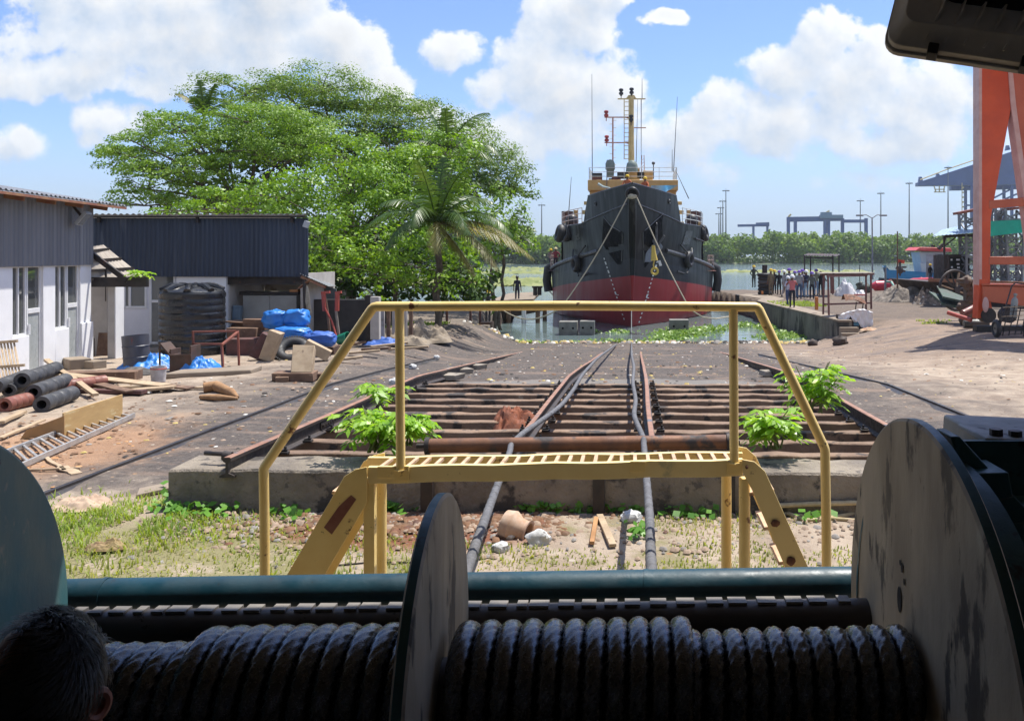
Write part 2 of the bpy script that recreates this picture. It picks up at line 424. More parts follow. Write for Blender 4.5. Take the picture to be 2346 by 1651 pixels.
    # chips, leaves and pebbles
    for sc, th, ca, cb, dens in ((5.0, .16, (.42, .37, .30), (.30, .17, .08), .78), (11.0, .20, (.36, .31, .25), (.12, .07, .05), .70), (2.6, .07, (.55, .52, .48), (.45, .34, .14), .8)):
        v = n.new('ShaderNodeTexVoronoi'); v.inputs['Scale'].default_value = sc; L.new(geo.outputs['Position'], v.inputs['Vector'])
        s2 = n.new('ShaderNodeSeparateColor'); L.new(v.outputs['Color'], s2.inputs[0])
        f = ma('MULTIPLY', mr(v.outputs['Distance'], th * 1.3, th * .8), ma('GREATER_THAN', s2.outputs[0], dens))
        col = mx(f, col, mx(s2.outputs[1], ca, cb))
    L.new(col, b.inputs['Base Color']); b.inputs['Roughness'].default_value = .92; b.inputs['Specular IOR Level'].default_value = .25
    hgt = ma('ADD', ma('MULTIPLY', n3, .7), ma('MULTIPLY', nz(45, 4), .4))
    bn = n.new('ShaderNodeBump'); bn.inputs['Strength'].default_value = .8; bn.inputs['Distance'].default_value = .06; L.new(hgt, bn.inputs['Height']); L.new(bn.outputs[0], b.inputs['Normal'])
    return m
m_ground = ground_mat()
xs = np.unique(np.concatenate([np.array([-400, -200, -120, -80, -60, -50, -42, -36]), np.arange(-32, -14, .8), np.arange(-14, 14.01, .2), np.arange(14.6, 40, .8), np.array([42, 48, 56, 70, 90, 130, 220, 400.])]))
ys = np.unique(np.concatenate([np.array([-60, -30, -15, -8, -4, 0, 2]), np.arange(3, 24, .2), np.arange(24, 50, .3), np.arange(50, 92, .8), np.array([95, 100.])]))
gv = []
for y in ys:
    for x in xs:
        z = gh(x, y)
        a = .035 if y > 9.5 else .02
        z += a * noise.noise(Vector((x * .8, y * .8, 0))) + a * .7 * noise.noise(Vector((x * 2.3, y * 2.3, 4)))
        if y > 24 and x > 4: z += .05 * noise.noise(Vector((x * .35, y * .35, 9)))
        if 13 < y < 24 and x > 4.6: z += .05 * noise.noise(Vector((x * 1.3, y * .5, 2)))
        gv.append((x, y, z))
nx_, ny_ = len(xs), len(ys)
gf = [(j * nx_ + i, j * nx_ + i + 1, (j + 1) * nx_ + i + 1, (j + 1) * nx_ + i) for j in range(ny_ - 1) for i in range(nx_ - 1)]
g = np_obj('ground', gv, gf, m_ground, smooth=True); tag(g, None, None, None, 'structure')

# water: one calm sheet with small ripples
mw = bpy.data.materials.new('river_water'); mw.use_nodes = True
t = mw.node_tree; n = t.nodes; L = t.links; b = n['Principled BSDF']
b.inputs['Base Color'].default_value = (.12, .165, .165, 1); b.inputs['Roughness'].default_value = .06; b.inputs['IOR'].default_value = 1.33
geo = n.new('ShaderNodeNewGeometry')
def wnz(sc, st, det=3):
    mp = n.new('ShaderNodeMapping'); mp.inputs['Scale'].default_value = st; L.new(geo.outputs['Position'], mp.inputs[0])
    q = n.new('ShaderNodeTexNoise'); L.new(mp.outputs[0], q.inputs['Vector']); q.inputs['Scale'].default_value = sc; q.inputs['Detail'].default_value = det; return q.outputs['Fac']
ad = n.new('ShaderNodeMath'); ad.operation = 'MULTIPLY_ADD'; L.new(wnz(.55, (.25, 1, 1)), ad.inputs[0]); ad.inputs[1].default_value = 1.4; L.new(wnz(2.4, (.28, 1, 1), 4), ad.inputs[2])
bn = n.new('ShaderNodeBump'); bn.inputs['Distance'].default_value = .10; L.new(ad.outputs[0], bn.inputs['Height']); L.new(bn.outputs[0], b.inputs['Normal'])
sx = n.new('ShaderNodeSeparateXYZ'); L.new(geo.outputs['Position'], sx.inputs[0])
mr_ = n.new('ShaderNodeMapRange'); L.new(sx.outputs[1], mr_.inputs[0]); mr_.inputs[1].default_value = 55; mr_.inputs[2].default_value = 110; mr_.inputs[3].default_value = .22; mr_.inputs[4].default_value = .9
L.new(mr_.outputs[0], bn.inputs['Strength'])
q = MB(); q.quad((-3000, 30, WZ), (3000, 30, WZ), (3000, 6000, WZ), (-3000, 6000, WZ))
tag(q.obj('water', mw, smooth=0), None, None, None, 'structure')

# far bank terrain
m_far = mat('far_bank_soil', (.10, .13, .05), (.07, .08, .04), .9, 0, .05, .0)
def bank_y(x): return 470 + 22 * math.sin(x * .011) + 10 * math.sin(x * .043 + 1) - (60 * sm(-90, -160, x))
q = MB()
bx_ = [i * 20 - 1500 for i in range(161)]
q.grid(160, 3, lambda a, c: Vector((a * 3200 - 1500, bank_y(a * 3200 - 1500) + (0, 2, 60, 2500)[round(c * 3)], (WZ - .6, WZ + .4, WZ + 1.5, WZ + 2)[round(c * 3)])))
tag(q.obj('far_bank', m_far), None, None, None, 'structure')

# mangroves on the far bank: one dense wood
m_mang = leaf_mat('mangrove_leaves', [(.055, .10, .025), (.12, .20, .04), (.20, .29, .06)], .4, .6, .06)
def leaf_quads(cen, nor, size, asp=.55, jit=.9, fold=0.0, rg=rng):
    """leaf-shaped quads (rhombs) at cen, facing nor with jitter"""
    N_ = len(cen); nr = nor + rg.normal(0, jit, (N_, 3)); nr /= np.linalg.norm(nr, axis=1, keepdims=True) + 1e-9
    a = rg.normal(0, 1, (N_, 3)); a -= nr * (a * nr).sum(1, keepdims=True); a /= np.linalg.norm(a, axis=1, keepdims=True) + 1e-9
    b_ = np.cross(nr, a); s = (size * rg.uniform(.6, 1.35, N_))[:, None]
    v = np.stack([cen - a * s * .5, cen + b_ * s * asp * .5 - nr * s * fold, cen + a * s * .5, cen - b_ * s * asp * .5 - nr * s * fold], 1).reshape(-1, 3)
    return v, np.arange(4 * N_).reshape(-1, 4)
cs, nsr, szs = [], [], []
for i in range(620):
    x = rng.uniform(-260, 330); back = rng.uniform(0, 45)
    y = bank_y(x) + 3 + back
    hgt = 13.5 + 4.0 * noise.noise(Vector((x * .03, 1, 0))) + rng.uniform(-2.5, 2.5) + back * .09
    if x < -50: hgt += 6 * sm(-50, -66, x)
    r = rng.uniform(3.0, 6.0); k = 260
    th = rng.uniform(0, 2 * np.pi, k); u = rng.uniform(-.35, 1, k)
    d = np.stack([np.sqrt(np.clip(1 - u * u, 0, 1)) * np.cos(th), np.sqrt(np.clip(1 - u * u, 0, 1)) * np.sin(th), u], 1)
    rr = rng.uniform(.75, 1.12, k)[:, None]
    zr = hgt * .45
    c = np.array([x, y, WZ + hgt - zr]) + d * rr * np.array([r, r, zr]); cs.append(c); nsr.append(d)
    # skirts down to the water
    k2 = 70; c2 = np.stack([x + rng.normal(0, r * .8, k2), y - rng.uniform(0, 3, k2), WZ + rng.uniform(.3, hgt * .6, k2)], 1); cs.append(c2); nsr.append(np.tile([0, -.6, .6], (k2, 1)))
v, f = leaf_quads(np.concatenate(cs), np.concatenate(nsr), 1.55, .8, .6)
tag(np_obj('mangrove_wood', v, f, m_mang), 'dense green mangrove wood along the far bank of the river', 'wood', None, 'stuff')

# quay: concrete wall and deck on the right
m_quay = mat('quay_concrete', (.20, .185, .15), (.115, .105, .085), .9, 0, 1.2, .5, 14, stain=[((.045, .042, .036), .54, .8), ((.30, .28, .24), .68, 1.4)], stretch=(1, 1, .35), dist=.03)
m_quaytop = mat('quay_top_concrete', (.27, .215, .16), (.20, .16, .12), .9, 0, 1.2, .3, 18, stain=(.2, .16, .12), sthr=.62)
quay = thing('quay', 'grey concrete quay wall with weed stains running out into the river', 'quay wall', (10.2, 47, -.3))
quay['kind'] = 'structure'
q = MB()
pl = [(10.4, 44.2), (10.2, 47), (8.96, 63), (9.75, 66.5), (8.75, 72), (9.6, 74.2), (11.2, 74.2), (11.5, 66), (10.3, 63), (11.1, 47.5), (11.1, 44.2)]
q.prism([(x, y, -4.5) for x, y in pl], (0, 0, 4.12))
q.obj('wall', m_quay, quay, .03)
q = MB(); q.prism([(x, y, -.376) for x, y in pl], (0, 0, .11)); q.obj('coping', m_quaytop, quay, .02)
for i in range(4):
    q = MB(); zt = -.36 - .26 * i
    q.prism([(10.42 + .0 * i, 44.196 - .33 * (i + 1), -2.2), (11.35, 44.196 - .33 * (i + 1), -2.2), (11.35, 44.197 - .33 * i, -2.2), (10.42, 44.197 - .33 * i, -2.2)], (0, 0, zt + 2.2 - .26))
    q.obj('step', m_quaytop, quay, .02)
# ================================================================== WINCH HOUSE, WINCH, ROPES
m_house = mat('house_plaster', (.28, .26, .24), (.20, .19, .17), .9, 0, 1, .1, 20)
m_housefloor = mat('house_floor_oil', (.05, .046, .042), (.03, .028, .026), .8, 0, 2, .1, 30)
m_sheet = mat('roof_sheet_underside', (.30, .29, .28), (.2, .18, .165), .8, 0, 2, .1, 30)
hs = thing('winch_house', 'dark open-fronted winch house around the viewpoint', 'building', (0, 0, 0))
q = MB(); q.box((0, -1.6, .36), (12.4, 6.6, .78)); q.obj('floor', m_housefloor, hs)
q = MB(); q.grid(62, 1, lambda a, c: Vector((-6.4 + 12.8 * a, -5.2 + 10.2 * c, 4.78 + .05 * (round(a * 62) % 2) + .9 * (1 - c) * .25)))
q.grid(62, 1, lambda a, c: Vector((-6.4 + 12.8 * a, 5.0 - 10.2 * c, 4.80 + .05 * (round(a * 62) % 2) + .9 * c * .25)))
q.obj('roof', m_sheet, hs)
q = MB(); q.box((-6.3, -.2, 2.2), (.2, 9.8, 5.2)); q.obj('wall', m_house, hs)
q = MB(); q.box((6.3, -.2, 2.2), (.2, 9.8, 5.2)); q.obj('wall', m_house, hs)
q = MB(); q.box((0, -5.05, 2.2), (12.39, .2, 5.2)); q.obj('wall', m_house, hs)
q = MB(); q.bar((-6.2, 4.7, 4.66), (6.2, 4.7, 4.66), .12, .2); q.obj('roof_beam', m_darksteel, hs)

m_teal = mat('teal_paint', (.007, .05, .075), (.006, .036, .055), .5, 0, 3, .12, 40, stain=[((.02, .02, .02), .66, 6), ((.12, .14, .13), .74, 11)], spec=.5)
m_tealdk = mat('dark_teal_paint', (.030, .105, .115), (.022, .075, .085), .5, 0, 3, .15, 50, stain=[((.02, .018, .015), .6, 5)])
m_bare = mat('worn_flange_steel', (.48, .39, .265), (.33, .265, .18), .65, .0, 3, .3, 26, stain=[((.12, .10, .075), .55, 5), ((.52, .45, .31), .62, 3.3), ((.03, .026, .022), .66, 9)], stretch=(1, 1, .38), spec=.2, dist=.01)
m_tealworn = mat('worn_teal_flange', (.03, .13, .15), (.10, .15, .14), .5, .05, 2.2, .2, 30, stain=[((.24, .23, .19), .57, 2.6), ((.02, .025, .03), .70, 8)], stretch=(1, 1, .5))
m_shaft = mat('greasy_shaft', (.055, .045, .04), (.035, .03, .027), .4, .2, 4, .1, 40, spec=.5)
m_greyp = mat('grey_machine_paint', (.30, .31, .30), (.22, .23, .22), .6, 0, 3, .2, 30, stain=[((.05, .05, .05), .6, 7), ((.45, .46, .45), .67, 4)])
WY, WZc = 3.2, 1.38
wn_ = thing('rope_winch', 'big teal rope winch with worn steel flanges in the dark foreground', 'winch', (-.8, WY, .0))
X0 = Vector((1, 0, 0)); AX = Vector((1, .052, 0)).normalized(); AN = Vector((-.052, 1, 0)).normalized()
def WC(x): return Vector((x, WY + (x + .745) * .052, WZc))
def flange(x, r, th, m_face, m_rim, ax=None):
    q = MB(); a = 96
    q.lathe([(.02, 0), (r - .012, 0), (r, .008), (r, th - .008), (r - .012, th), (.02, th)], WC(x), ax or AX, a)
    mi = []
    me = q.obj('flange', [m_face, m_rim], wn_, 0, 30)
    for p in me.data.polygons:
        if abs(p.normal.x) < .8: p.material_index = 1
    return me
flange(1.068, .99, .05, m_bare, m_tealdk, X0); flange(-.745, .725, .045, m_bare, m_tealdk); flange(-2.635, .98, .05, m_tealworn, m_tealdk)
q = MB(); q.cyl(WC(-2.66), WC(1.056), .135, seg=40); q.obj('drum', m_darksteel, wn_)
q = MB(); q.lathe([(.84, 0), (.86, .0), (.86, .12), (.8, .13), (.2, .13)], WC(1.107), AX, 80); q.obj('brake_rim', m_tealdk, wn_)
q = MB(); q.cyl(WC(1.2), WC(1.75), .11, seg=24); q.obj('axle', m_shaft, wn_)
# holes in the face plate: flat black patches paint their inner shade
q = MB()
for (px, py, a, b_) in ((2060, 1372, .052, .016), (2066, 1300, .02, .008), (2062, 1288, .012, .006), (2071, 1332, .014, .006)):
    Yh = 1.064 * F / (px - CX); c = P(px, py, Yh); c.x = 1.068 - .004
    q.add([c + Vector((0, math.cos(t_) * b_ * 1.7, math.sin(t_) * a)) for t_ in [i * math.pi / 8 for i in range(16)]], [tuple(range(16))])
q.obj('face_slot', mat('slot_black', (.008, .008, .008), None, .9, bump=0), wn_)
# front guard tube and key shaft
q = MB(); Yt = 4.42
q.tube([P(-60, 1369, Yt), P(185, 1364, Yt), P(600, 1357, Yt), P(1500, 1343, Yt), P(1960, 1336, Yt), P(2500, 1328, Yt)], .083, 24); q.obj('guard_tube', m_teal, wn_)
q = MB()
for px in (240, 1480):
    q = MB(); c = P(px, 1357 - (px - 600) * .0155, Yt); q.cyl((c.x - .012, Yt, c.z), (c.x + .012, Yt, c.z), .0865, seg=24)
    q.obj('tube_joint', m_teal, wn_); q = MB()
q = MB(); Yk = 3.98
ax_ = [P(-60, 1447, Yk), P(2300, 1411, Yk)]
q.cyl(ax_[0], ax_[1], .088, seg=28); q.obj('key_shaft', m_shaft, wn_)
q = MB(); rr_ = random.Random(3)
xk = 180; m_key = mat('key_strip_grey', (.22, .20, .17), (.12, .11, .1), .6)
d_ = (ax_[1] - ax_[0]); nrm = Vector((0, -.1, 1)).normalized()
while xk < 1960:
    wd = rr_.uniform(20, 45) * 1.0; c = ax_[0] + d_ * ((xk + 60) / 2360); q = MB(); q.box(c + Vector((0, .0, .0885)), (wd / F * Yk, .07, .012), None, 0); q.obj('key_strip', m_key, wn_); xk += wd + rr_.uniform(12, 26)
# bearing pedestals
for (xa, xb) in ((-3.05, -2.78), (1.32, 1.40)):
    q = MB(); q.prism([(xa, WY - .55, .0), (xa, WY + .55, .0), (xa, WY + .2, WZc + .25), (xa, WY - .2, WZc + .25)], (xb - xa, 0, 0)); q.obj('pedestal', m_tealdk, wn_, .01)
q = MB(); q.box((-.8, WY, .08), (5.2, 1.7, .16)); q.obj('base_frame', m_darksteel, wn_)
# ribbed gear guard on the right (openings between the ribs)
q = MB(); Yg = 3.22
def gp(px, py, Y=Yg): return P(px, py, Y)
q.prism([gp(2178, 1000), gp(2200, 1000), gp(2346, 1160), gp(2560, 1165), gp(2560, 1195), gp(2240, 1200)], (0, .16, 0))
q.prism([gp(2238, 1195), gp(2262, 1195), gp(2360, 1651), gp(2440, 2100), gp(2395, 2100), gp(2310, 1651)], (0, .13, 0))
q.prism([gp(2312, 1196), gp(2345, 1196), gp(2430, 1560), gp(2390, 1560)], (0, .13, 0))
q.obj('gear_guard', m_tealdk, wn_, .006)
q = MB(); q.prism([gp(2185, 1010, 3.42), gp(2560, 1010, 3.42), gp(2640, 2200, 3.42), gp(2300, 2200, 3.42)], (0, .03, 0)); q.obj('guard_back', m_tealdk, wn_)
q = MB(); q.prism([gp(2222, 1085, 3.15), gp(2312, 1082, 3.15), gp(2322, 1140, 3.15), gp(2285, 1148, 3.15), gp(2235, 1150, 3.15)], (0, .2, 0)); q.obj('bracket', m_tealdk, wn_, .006)
gb = thing('gearbox', 'grey painted gearbox with bolted lid behind the right flange', 'gearbox', P(2350, 1100, 3.6))
q = MB(); q.prism([P(2262, 1000, 3.5), P(2500, 1010, 3.5), P(2500, 1330, 3.5), P(2330, 1330, 3.5), P(2340, 1180, 3.5), P(2258, 1062, 3.5)], (0, .5, 0)); q.obj('casing', m_greyp, gb, .012)
q = MB(); q.prism([P(2258, 1003, 3.44), P(2500, 1013, 3.44), P(2500, 1026, 3.44), P(2256, 1016, 3.44)], (0, .3, 0)); q.obj('lid', m_greyp, gb, .006)
for px, py, Y in ((2282, 999, 3.5), (2326, 1003, 3.5), (2380, 1008, 3.5)):
    q = MB(); c = P(px, py - 1, Y); q.cyl(c, c + Vector((0, 0, .028)), .026, seg=6); q.obj('bolt', m_darksteel, gb)
q = MB(); q.box((gp(2420, 1330, 3.7).x, 3.75, .5), (.5, .5, 1.0)); q.obj('stand', m_greyp, gb, .01)

# hauling ropes: greasy three-strand rope wound on the drum, then out over the roller
m_rope = mat('tarred_rope', (.003, .003, .0035), (.006, .006, .007), .23, 0, 40, .16, 120, stain=[((.05, .052, .058), .68, 85)], spec=1.0, coat=.35, rvar=.10, dist=.012)
m_ropeout = mat('dusty_rope', (.135, .135, .145), (.085, .085, .09), .75, 0, 12, .5, 90, stain=[((.045, .044, .046), .60, 8), ((.20, .195, .2), .68, 14)])
def rope_mesh(pts, r, lay, seg=14, m=0, q=None, fuzz=0.0, nst=3):
    """sweep of a three-lobed section that turns along the length"""
    q = q or MB(); n = len(pts); s = 0.0; ref = None; vs = []; fs = []
    for i, p in enumerate(pts):
        d = (pts[min(i + 1, n - 1)] - pts[max(i - 1, 0)]).normalized()
        if i: s += (p - pts[i - 1]).length
        if ref is None: ref = d.orthogonal().normalized()
        ref = (ref - d * ref.dot(d)).normalized(); b_ = d.cross(ref)
        for k_ in range(seg):
            t_ = 2 * math.pi * k_ / seg
            rr = r * (.86 + .17 * abs(math.cos(nst * .5 * (t_ - 2 * math.pi * s / lay))) ** .7)
            e = ref * math.cos(t_) + b_ * math.sin(t_)
            if fuzz: rr *= 1 + fuzz * noise.noise(p * 55 + e * 2.2)
            vs.append(p + e * rr)
    for i in range(n - 1):
        for k_ in range(seg): fs.append((i * seg + k_, i * seg + (k_ + 1) % seg, (i + 1) * seg + (k_ + 1) % seg, (i + 1) * seg + k_))
    q.add(vs, fs, m); return q
def coil(x0, x1, rad, turns, fuzz, rr=.040, start=0.0):
    N_ = int(turns * 110); pts = []
    for i in range(N_ + 1):
        a = i / N_; th = -2 * math.pi * turns * a + start
        wob = .004 * noise.noise(Vector((a * turns * 1.7, rad * 9, x0)))
        pts.append(WC(x0 + (x1 - x0) * a) + AN * (math.cos(th) * (rad + wob)) + Z * (math.sin(th) * (rad + wob)))
    return rope_mesh(pts, rr, .30, 24, 0, None, fuzz, 7)
def run_out(pts_ctrl, r):
    out = []
    for i in range(len(pts_ctrl) - 1):
        p0 = pts_ctrl[max(i - 1, 0)]; p1 = pts_ctrl[i]; p2 = pts_ctrl[i + 1]; p3 = pts_ctrl[min(i + 2, len(pts_ctrl) - 1)]
        k_ = max(4, int((p2 - p1).length / .06))
        for j in range(k_):
            t_ = j / k_
            out.append(.5 * ((2 * p1) + (p2 - p0) * t_ + (2 * p0 - 5 * p1 + 4 * p2 - p3) * t_ * t_ + (3 * p1 - p0 - 3 * p2 + p3) * t_ ** 3))
    out.append(pts_ctrl[-1]); return out
def xat(px, Y): return (px - CX) / F * Y
ra = thing('hauling_rope', 'thick tarred rope wound left of the middle flange and led over the roller', 'rope', (-1.6, WY, WZc))
q = coil(-2.56, -1.52, .170, 14, .09, .042); q.obj('lower_layer', m_rope, ra, 0, 80)
q = coil(-1.60, -.80, .218, 10, .04, .042); q.obj('upper_layer', m_rope, ra, 0, 80)
rl = lambda px, py, Y: P(px, py, Y)
def railrope(pp): return [Vector((xat(px, Y), Y, rail_top(Y) + dz)) for px, Y, dz in pp]
o1 = [Vector((-.80, 3.2, WZc - .22)), Vector((-.86, 3.9, 1.13)), Vector((-.955, 4.9, 1.16)), P(1118, 1170, 7.0), P(1166, 1040, 9.9), P(1172, 1018, 10.42), P(1196, 994, 10.9), P(1230, 970, 11.8), P(1283, 930, 13.5), P(1312, 895, 15.6), P(1332, 862, 18.0), P(1352, 838, 20.6), P(1376, 815, 26.0), P(1412, 789, 42)]
q = rope_mesh(run_out(o1, .04), .036, .26, 10); q.obj('run_out', m_ropeout, ra, 0, 80)
rb = thing('hauling_rope', 'thick tarred rope wound right of the middle flange, its peak at the lead-off', 'rope', (.2, WY, WZc))
q = coil(-.675, .20, .218, 11, .03, .042); q.obj('upper_layer', m_rope, rb, 0, 80)
q = coil(.16, 1.03, .172, 11, .09, .042); q.obj('lower_layer', m_rope, rb, 0, 80)
o2 = [Vector((.17, 3.2, WZc - .22)), Vector((.15, 3.9, 1.13)), Vector((.11, 4.9, 1.15)), P(1487, 1170, 7.0), P(1476, 1030, 9.9), P(1474, 1005, 10.42), P(1466, 985, 10.95), P(1453, 950, 12.4), P(1456, 915, 14.4), P(1450, 875, 17), P(1452, 840, 20.5), P(1447, 812, 27), P(1447, 790, 42), Vector((-.09, 52, -1.7)), P(1447, 700, 57.3)]
q = rope_mesh(run_out(o2, .04), .036, .26, 10); q.obj('run_out', m_ropeout, rb, 0, 80)

# floodlight seen from behind, under the roof edge
m_lampbk = mat('floodlight_housing', (.74, .65, .54), (.6, .53, .44), .6, .0, 6, .15, 50, stain=(.6, .54, .45), sthr=.6, sscale=5)
fl = thing('floodlight', 'dark ribbed floodlight hanging under the roof edge, seen from behind', 'floodlight', P(2200, 60, 2.6))
Lc = P(2262, 6, 2.6)
ux = (P(2345, 160, 2.52) - P(2070, 120, 2.62)).normalized(); uz = Vector((-.05, .30, .95)); uz = (uz - ux * uz.dot(ux)).normalized(); uy = ux.cross(uz)
FM = Matrix((ux, -uy, uz)).transposed()
def LP(a, b_, c): return Lc + ux * a + uz * c + (-uy) * b_     # a right, b towards the yard... c up
def rrect(w_, h_, r_, y, k_=5):
    o_ = []
    for cx_, cz_, a0 in ((w_ / 2 - r_, h_ / 2 - r_, 0), (-w_ / 2 + r_, h_ / 2 - r_, 90), (-w_ / 2 + r_, -h_ / 2 + r_, 180), (w_ / 2 - r_, -h_ / 2 + r_, 270)):
        for i in range(k_ + 1):
            t_ = R(a0 + 90 * i / k_); o_.append(LP(cx_ + r_ * math.cos(t_), y, cz_ + r_ * math.sin(t_)))
    return o_
def loft(q, loops, m=0, cap0=True, cap1=True):
    k_ = len(loops[0]); vs = [p for l in loops for p in l]; fs = []
    for i in range(len(loops) - 1):
        for j in range(k_): fs.append((i * k_ + j, i * k_ + (j + 1) % k_, (i + 1) * k_ + (j + 1) % k_, (i + 1) * k_ + j))
    if cap0: fs.append(tuple(range(k_))[::-1])
    if cap1: fs.append(tuple((len(loops) - 1) * k_ + j for j in range(k_)))
    q.add(vs, fs, m)
sgn = -1 if (LP(0, 1, 0) - Lc).y > 0 else 1           # sgn: towards the camera
q = MB(); loft(q, [rrect(.52, .36, .045, -.03 * sgn), rrect(.52, .36, .045, 0), rrect(.50, .34, .04, .01 * sgn), rrect(.44, .27, .04, .07 * sgn)]); q.obj('housing', m_lampbk, fl, .003)
q = MB(); loft(q, [rrect(.535, .375, .05, -.055 * sgn), rrect(.535, .375, .05, -.031 * sgn)]); q.obj('front_frame', m_lampbk, fl, .003)
q = MB()
loft(q, [[p + uz * .04 + ux * .05 for p in rrect(.34, .2, .03, .068 * sgn)], [p + uz * .04 + ux * .05 for p in rrect(.32, .19, .03, .12 * sgn)]]); q.obj('gear_box', m_darksteel, fl, .003)
for i in range(7):
    a = -.15 + .055 * i; q = MB(); q.prism([LP(a, .0, -.16), LP(a, .03 * sgn, -.165), LP(a + .03, .1 * sgn, -.10), LP(a + .04, .08 * sgn, .04)], ux * .005); q.obj('rib', m_lampbk, fl)
for a in (-.12, .14):
    q = MB(); q.box(LP(a, .0, -.186), (.03, .05, .035), FM); q.obj('clip', m_darksteel, fl, .003)
q = MB(); q.box(LP(-.262, 0, .06), (.03, .05, .03), FM); q.obj('clip', m_darksteel, fl, .003)
q = MB(); q.bar(LP(-.30, 0, .02), LP(-.30, 0, .45), .01, .04); q.bar(LP(.30, 0, .02), LP(.30, 0, .45), .01, .04); q.bar(LP(-.3, 0, .45), LP(.3, 0, .45), .04, .01); q.bar(LP(0, 0, .45), LP(0, 0, 1.2), .05, .05); q.obj('hanger', m_darksteel, fl)
# ================================================================== SLIPWAY: beams, rails, roller, crossover stair
m_sleep = mat('sleeper_concrete', (.25, .165, .11), (.155, .10, .068), .9, 0, 2.0, .6, 18, stain=[((.05, .04, .034), .54, 2.2), ((.18, .06, .05), .69, 1.1), ((.33, .27, .20), .66, 3)], dist=.03)
m_beam = mat('end_beam_concrete', (.28, .235, .18), (.15, .125, .10), .9, 0, 1.6, .9, 13, stain=[((.06, .052, .045), .53, 1.5), ((.36, .21, .19), .66, .7), ((.11, .095, .08), .60, 5)], dist=.05)
def rough_block(p0, p1, w_, h_, m, jit=.012, name='x', nseg=24, r=.03, parent=None):
    """long cast block from p0 to p1 (bottom centre line), worn edges"""
    p0, p1 = Vector(p0), Vector(p1); d, s, u = frame(p1 - p0); Ln = (p1 - p0).length
    sec = [(-w_ / 2, 0), (w_ / 2, 0), (w_ / 2, h_ - r), (w_ / 2 - r, h_), (-w_ / 2 + r, h_), (-w_ / 2, h_ - r)]
    loops = []
    for i in range(nseg + 1):
        c = p0 + d * (Ln * i / nseg)
        loops.append([c + s * (a + jit * noise.noise(Vector((i * .9, a * 7, b_ * 5 + p0.y)))) + Z * (b_ + (jit * 1.4 * noise.noise(Vector((i * 1.3 + 5, a * 3, p0.y))) if b_ > 0 else 0)) for a, b_ in sec])
    q = MB(); loft(q, loops); return q
def top_at(y): return rail_top(y) - .205
q = rough_block((-5.45, 10.62, -.15), (4.6, 10.36, -.15), .72, .64, m_beam, .02, nseg=40, r=.025)
tag(q.obj('end_beam', m_beam), 'thick stained concrete end beam across the head of the slipway', 'concrete beam')
names_ = ['nearest to the end beam', 'second from the end beam', 'third from the end beam', 'fourth from the end beam', 'fifth from the end beam', 'sixth from the end beam', 'seventh from the end beam', 'eighth from the end beam', 'ninth from the end beam', 'tenth, the farthest before the grey slab']
for i in range(10):
    y = 11.5 + .87 * i; tp = top_at(y)
    q = rough_block((-4.95 + .04 * i, y + .08, -.2), (3.95 + .02 * i, y - .08, -.2), .21, .2 + tp, m_sleep, .018, nseg=26, r=.012)
    tag(q.obj('sleeper', m_sleep, None, 0, 20), 'brown concrete sleeper under the slip rails, ' + names_[i], 'sleeper', 'concrete sleepers of the slipway')
# rails
m_railside = mat('rail_web', (.030, .026, .026), (.05, .035, .03), .6, .1, 6, .2, 60, stain=(.12, .06, .04), sthr=.66, sscale=5)
m_railtop = mat('rail_head', (.34, .19, .13), (.25, .125, .08), .6, .15, 4, .2, 60, stain=[((.13, .13, .15), .6, 2.2), ((.09, .06, .05), .7, 6)])
def rail(x0, ya, yb, x1, label, k_=1.0, drop=0.0):
    sec = [(-.075, 0), (.075, 0), (.075, .02), (.014, .045), (.014, .15), (.04, .165), (.04, .2), (.03, .207), (-.03, .207), (-.04, .2), (-.04, .165), (-.014, .15), (-.014, .045), (-.075, .02)]
    ys_ = [ya + (yb - ya) * i / 60 for i in range(61)]; loops = []
    for y in ys_:
        x = x0 + (x1 - x0) * (y - ya) / (yb - ya) + .02 * noise.noise(Vector((y * .3, x0, 0)))
        loops.append([Vector((x + a * k_, y, rail_top(y) - drop - .207 * k_ + b_ * k_)) for a, b_ in sec])
    q = MB(); loft(q, loops); o = q.obj('slip_rail', [m_railside, m_railtop], None, 0, 30)
    for p in o.data.polygons:
        zc = p.center; 
        if abs(p.normal.z) > .75 and (rail_top(zc.y) - drop - zc.z) < .03: p.material_index = 1
    return tag(o, label, 'rail')
rails = [rail(-4.74, 10.2, 47.5, -4.70, 'heavy left outer slip rail with pinkish rusty head, ending on the end beam', 1.15),
         rail(-1.50, 10.95, 48, -1.12, 'rusty inner slip rail beside the left hauling rope', .9),
         rail(.245, 10.95, 48, .36, 'rusty inner slip rail beside the right hauling rope', .9),
         rail(3.66, 10.6, 47.5, 3.70, 'black right outer slip rail running under the leafy weed', 1.15)]
for r_ in rails: r_['group'] = 'slipway rails'
m_flush = mat('buried_rail', (.055, .05, .05), (.035, .03, .03), .5, .3, 3, .1, 40)
for xa, ya, xb, yb, lb in ((-7.35, 10.3, -6.6, 29, 'dark ground-level track rail left of the slipway'), (6.35, 13.5, 4.9, 34, 'thin dark track rail half buried right of the slipway')):
    q = MB(); N_ = 50
    def tr(a, c, xa=xa, ya=ya, xb=xb, yb=yb):
        y = ya + (yb - ya) * a; x = xa + (xb - xa) * a + .03 * noise.noise(Vector((y * .5, xa, 0)))
        ox, oz = ((-.16, -.02), (-.035, .02), (-.035, .055), (.035, .055), (.035, .02), (.16, -.02))[round(c * 5)]
        return Vector((x + ox, y, gh(x, y) + oz))
    q.grid(N_, 5, tr); tag(q.obj('track_rail', m_flush), lb, 'rail', 'flush track rails in the yard')
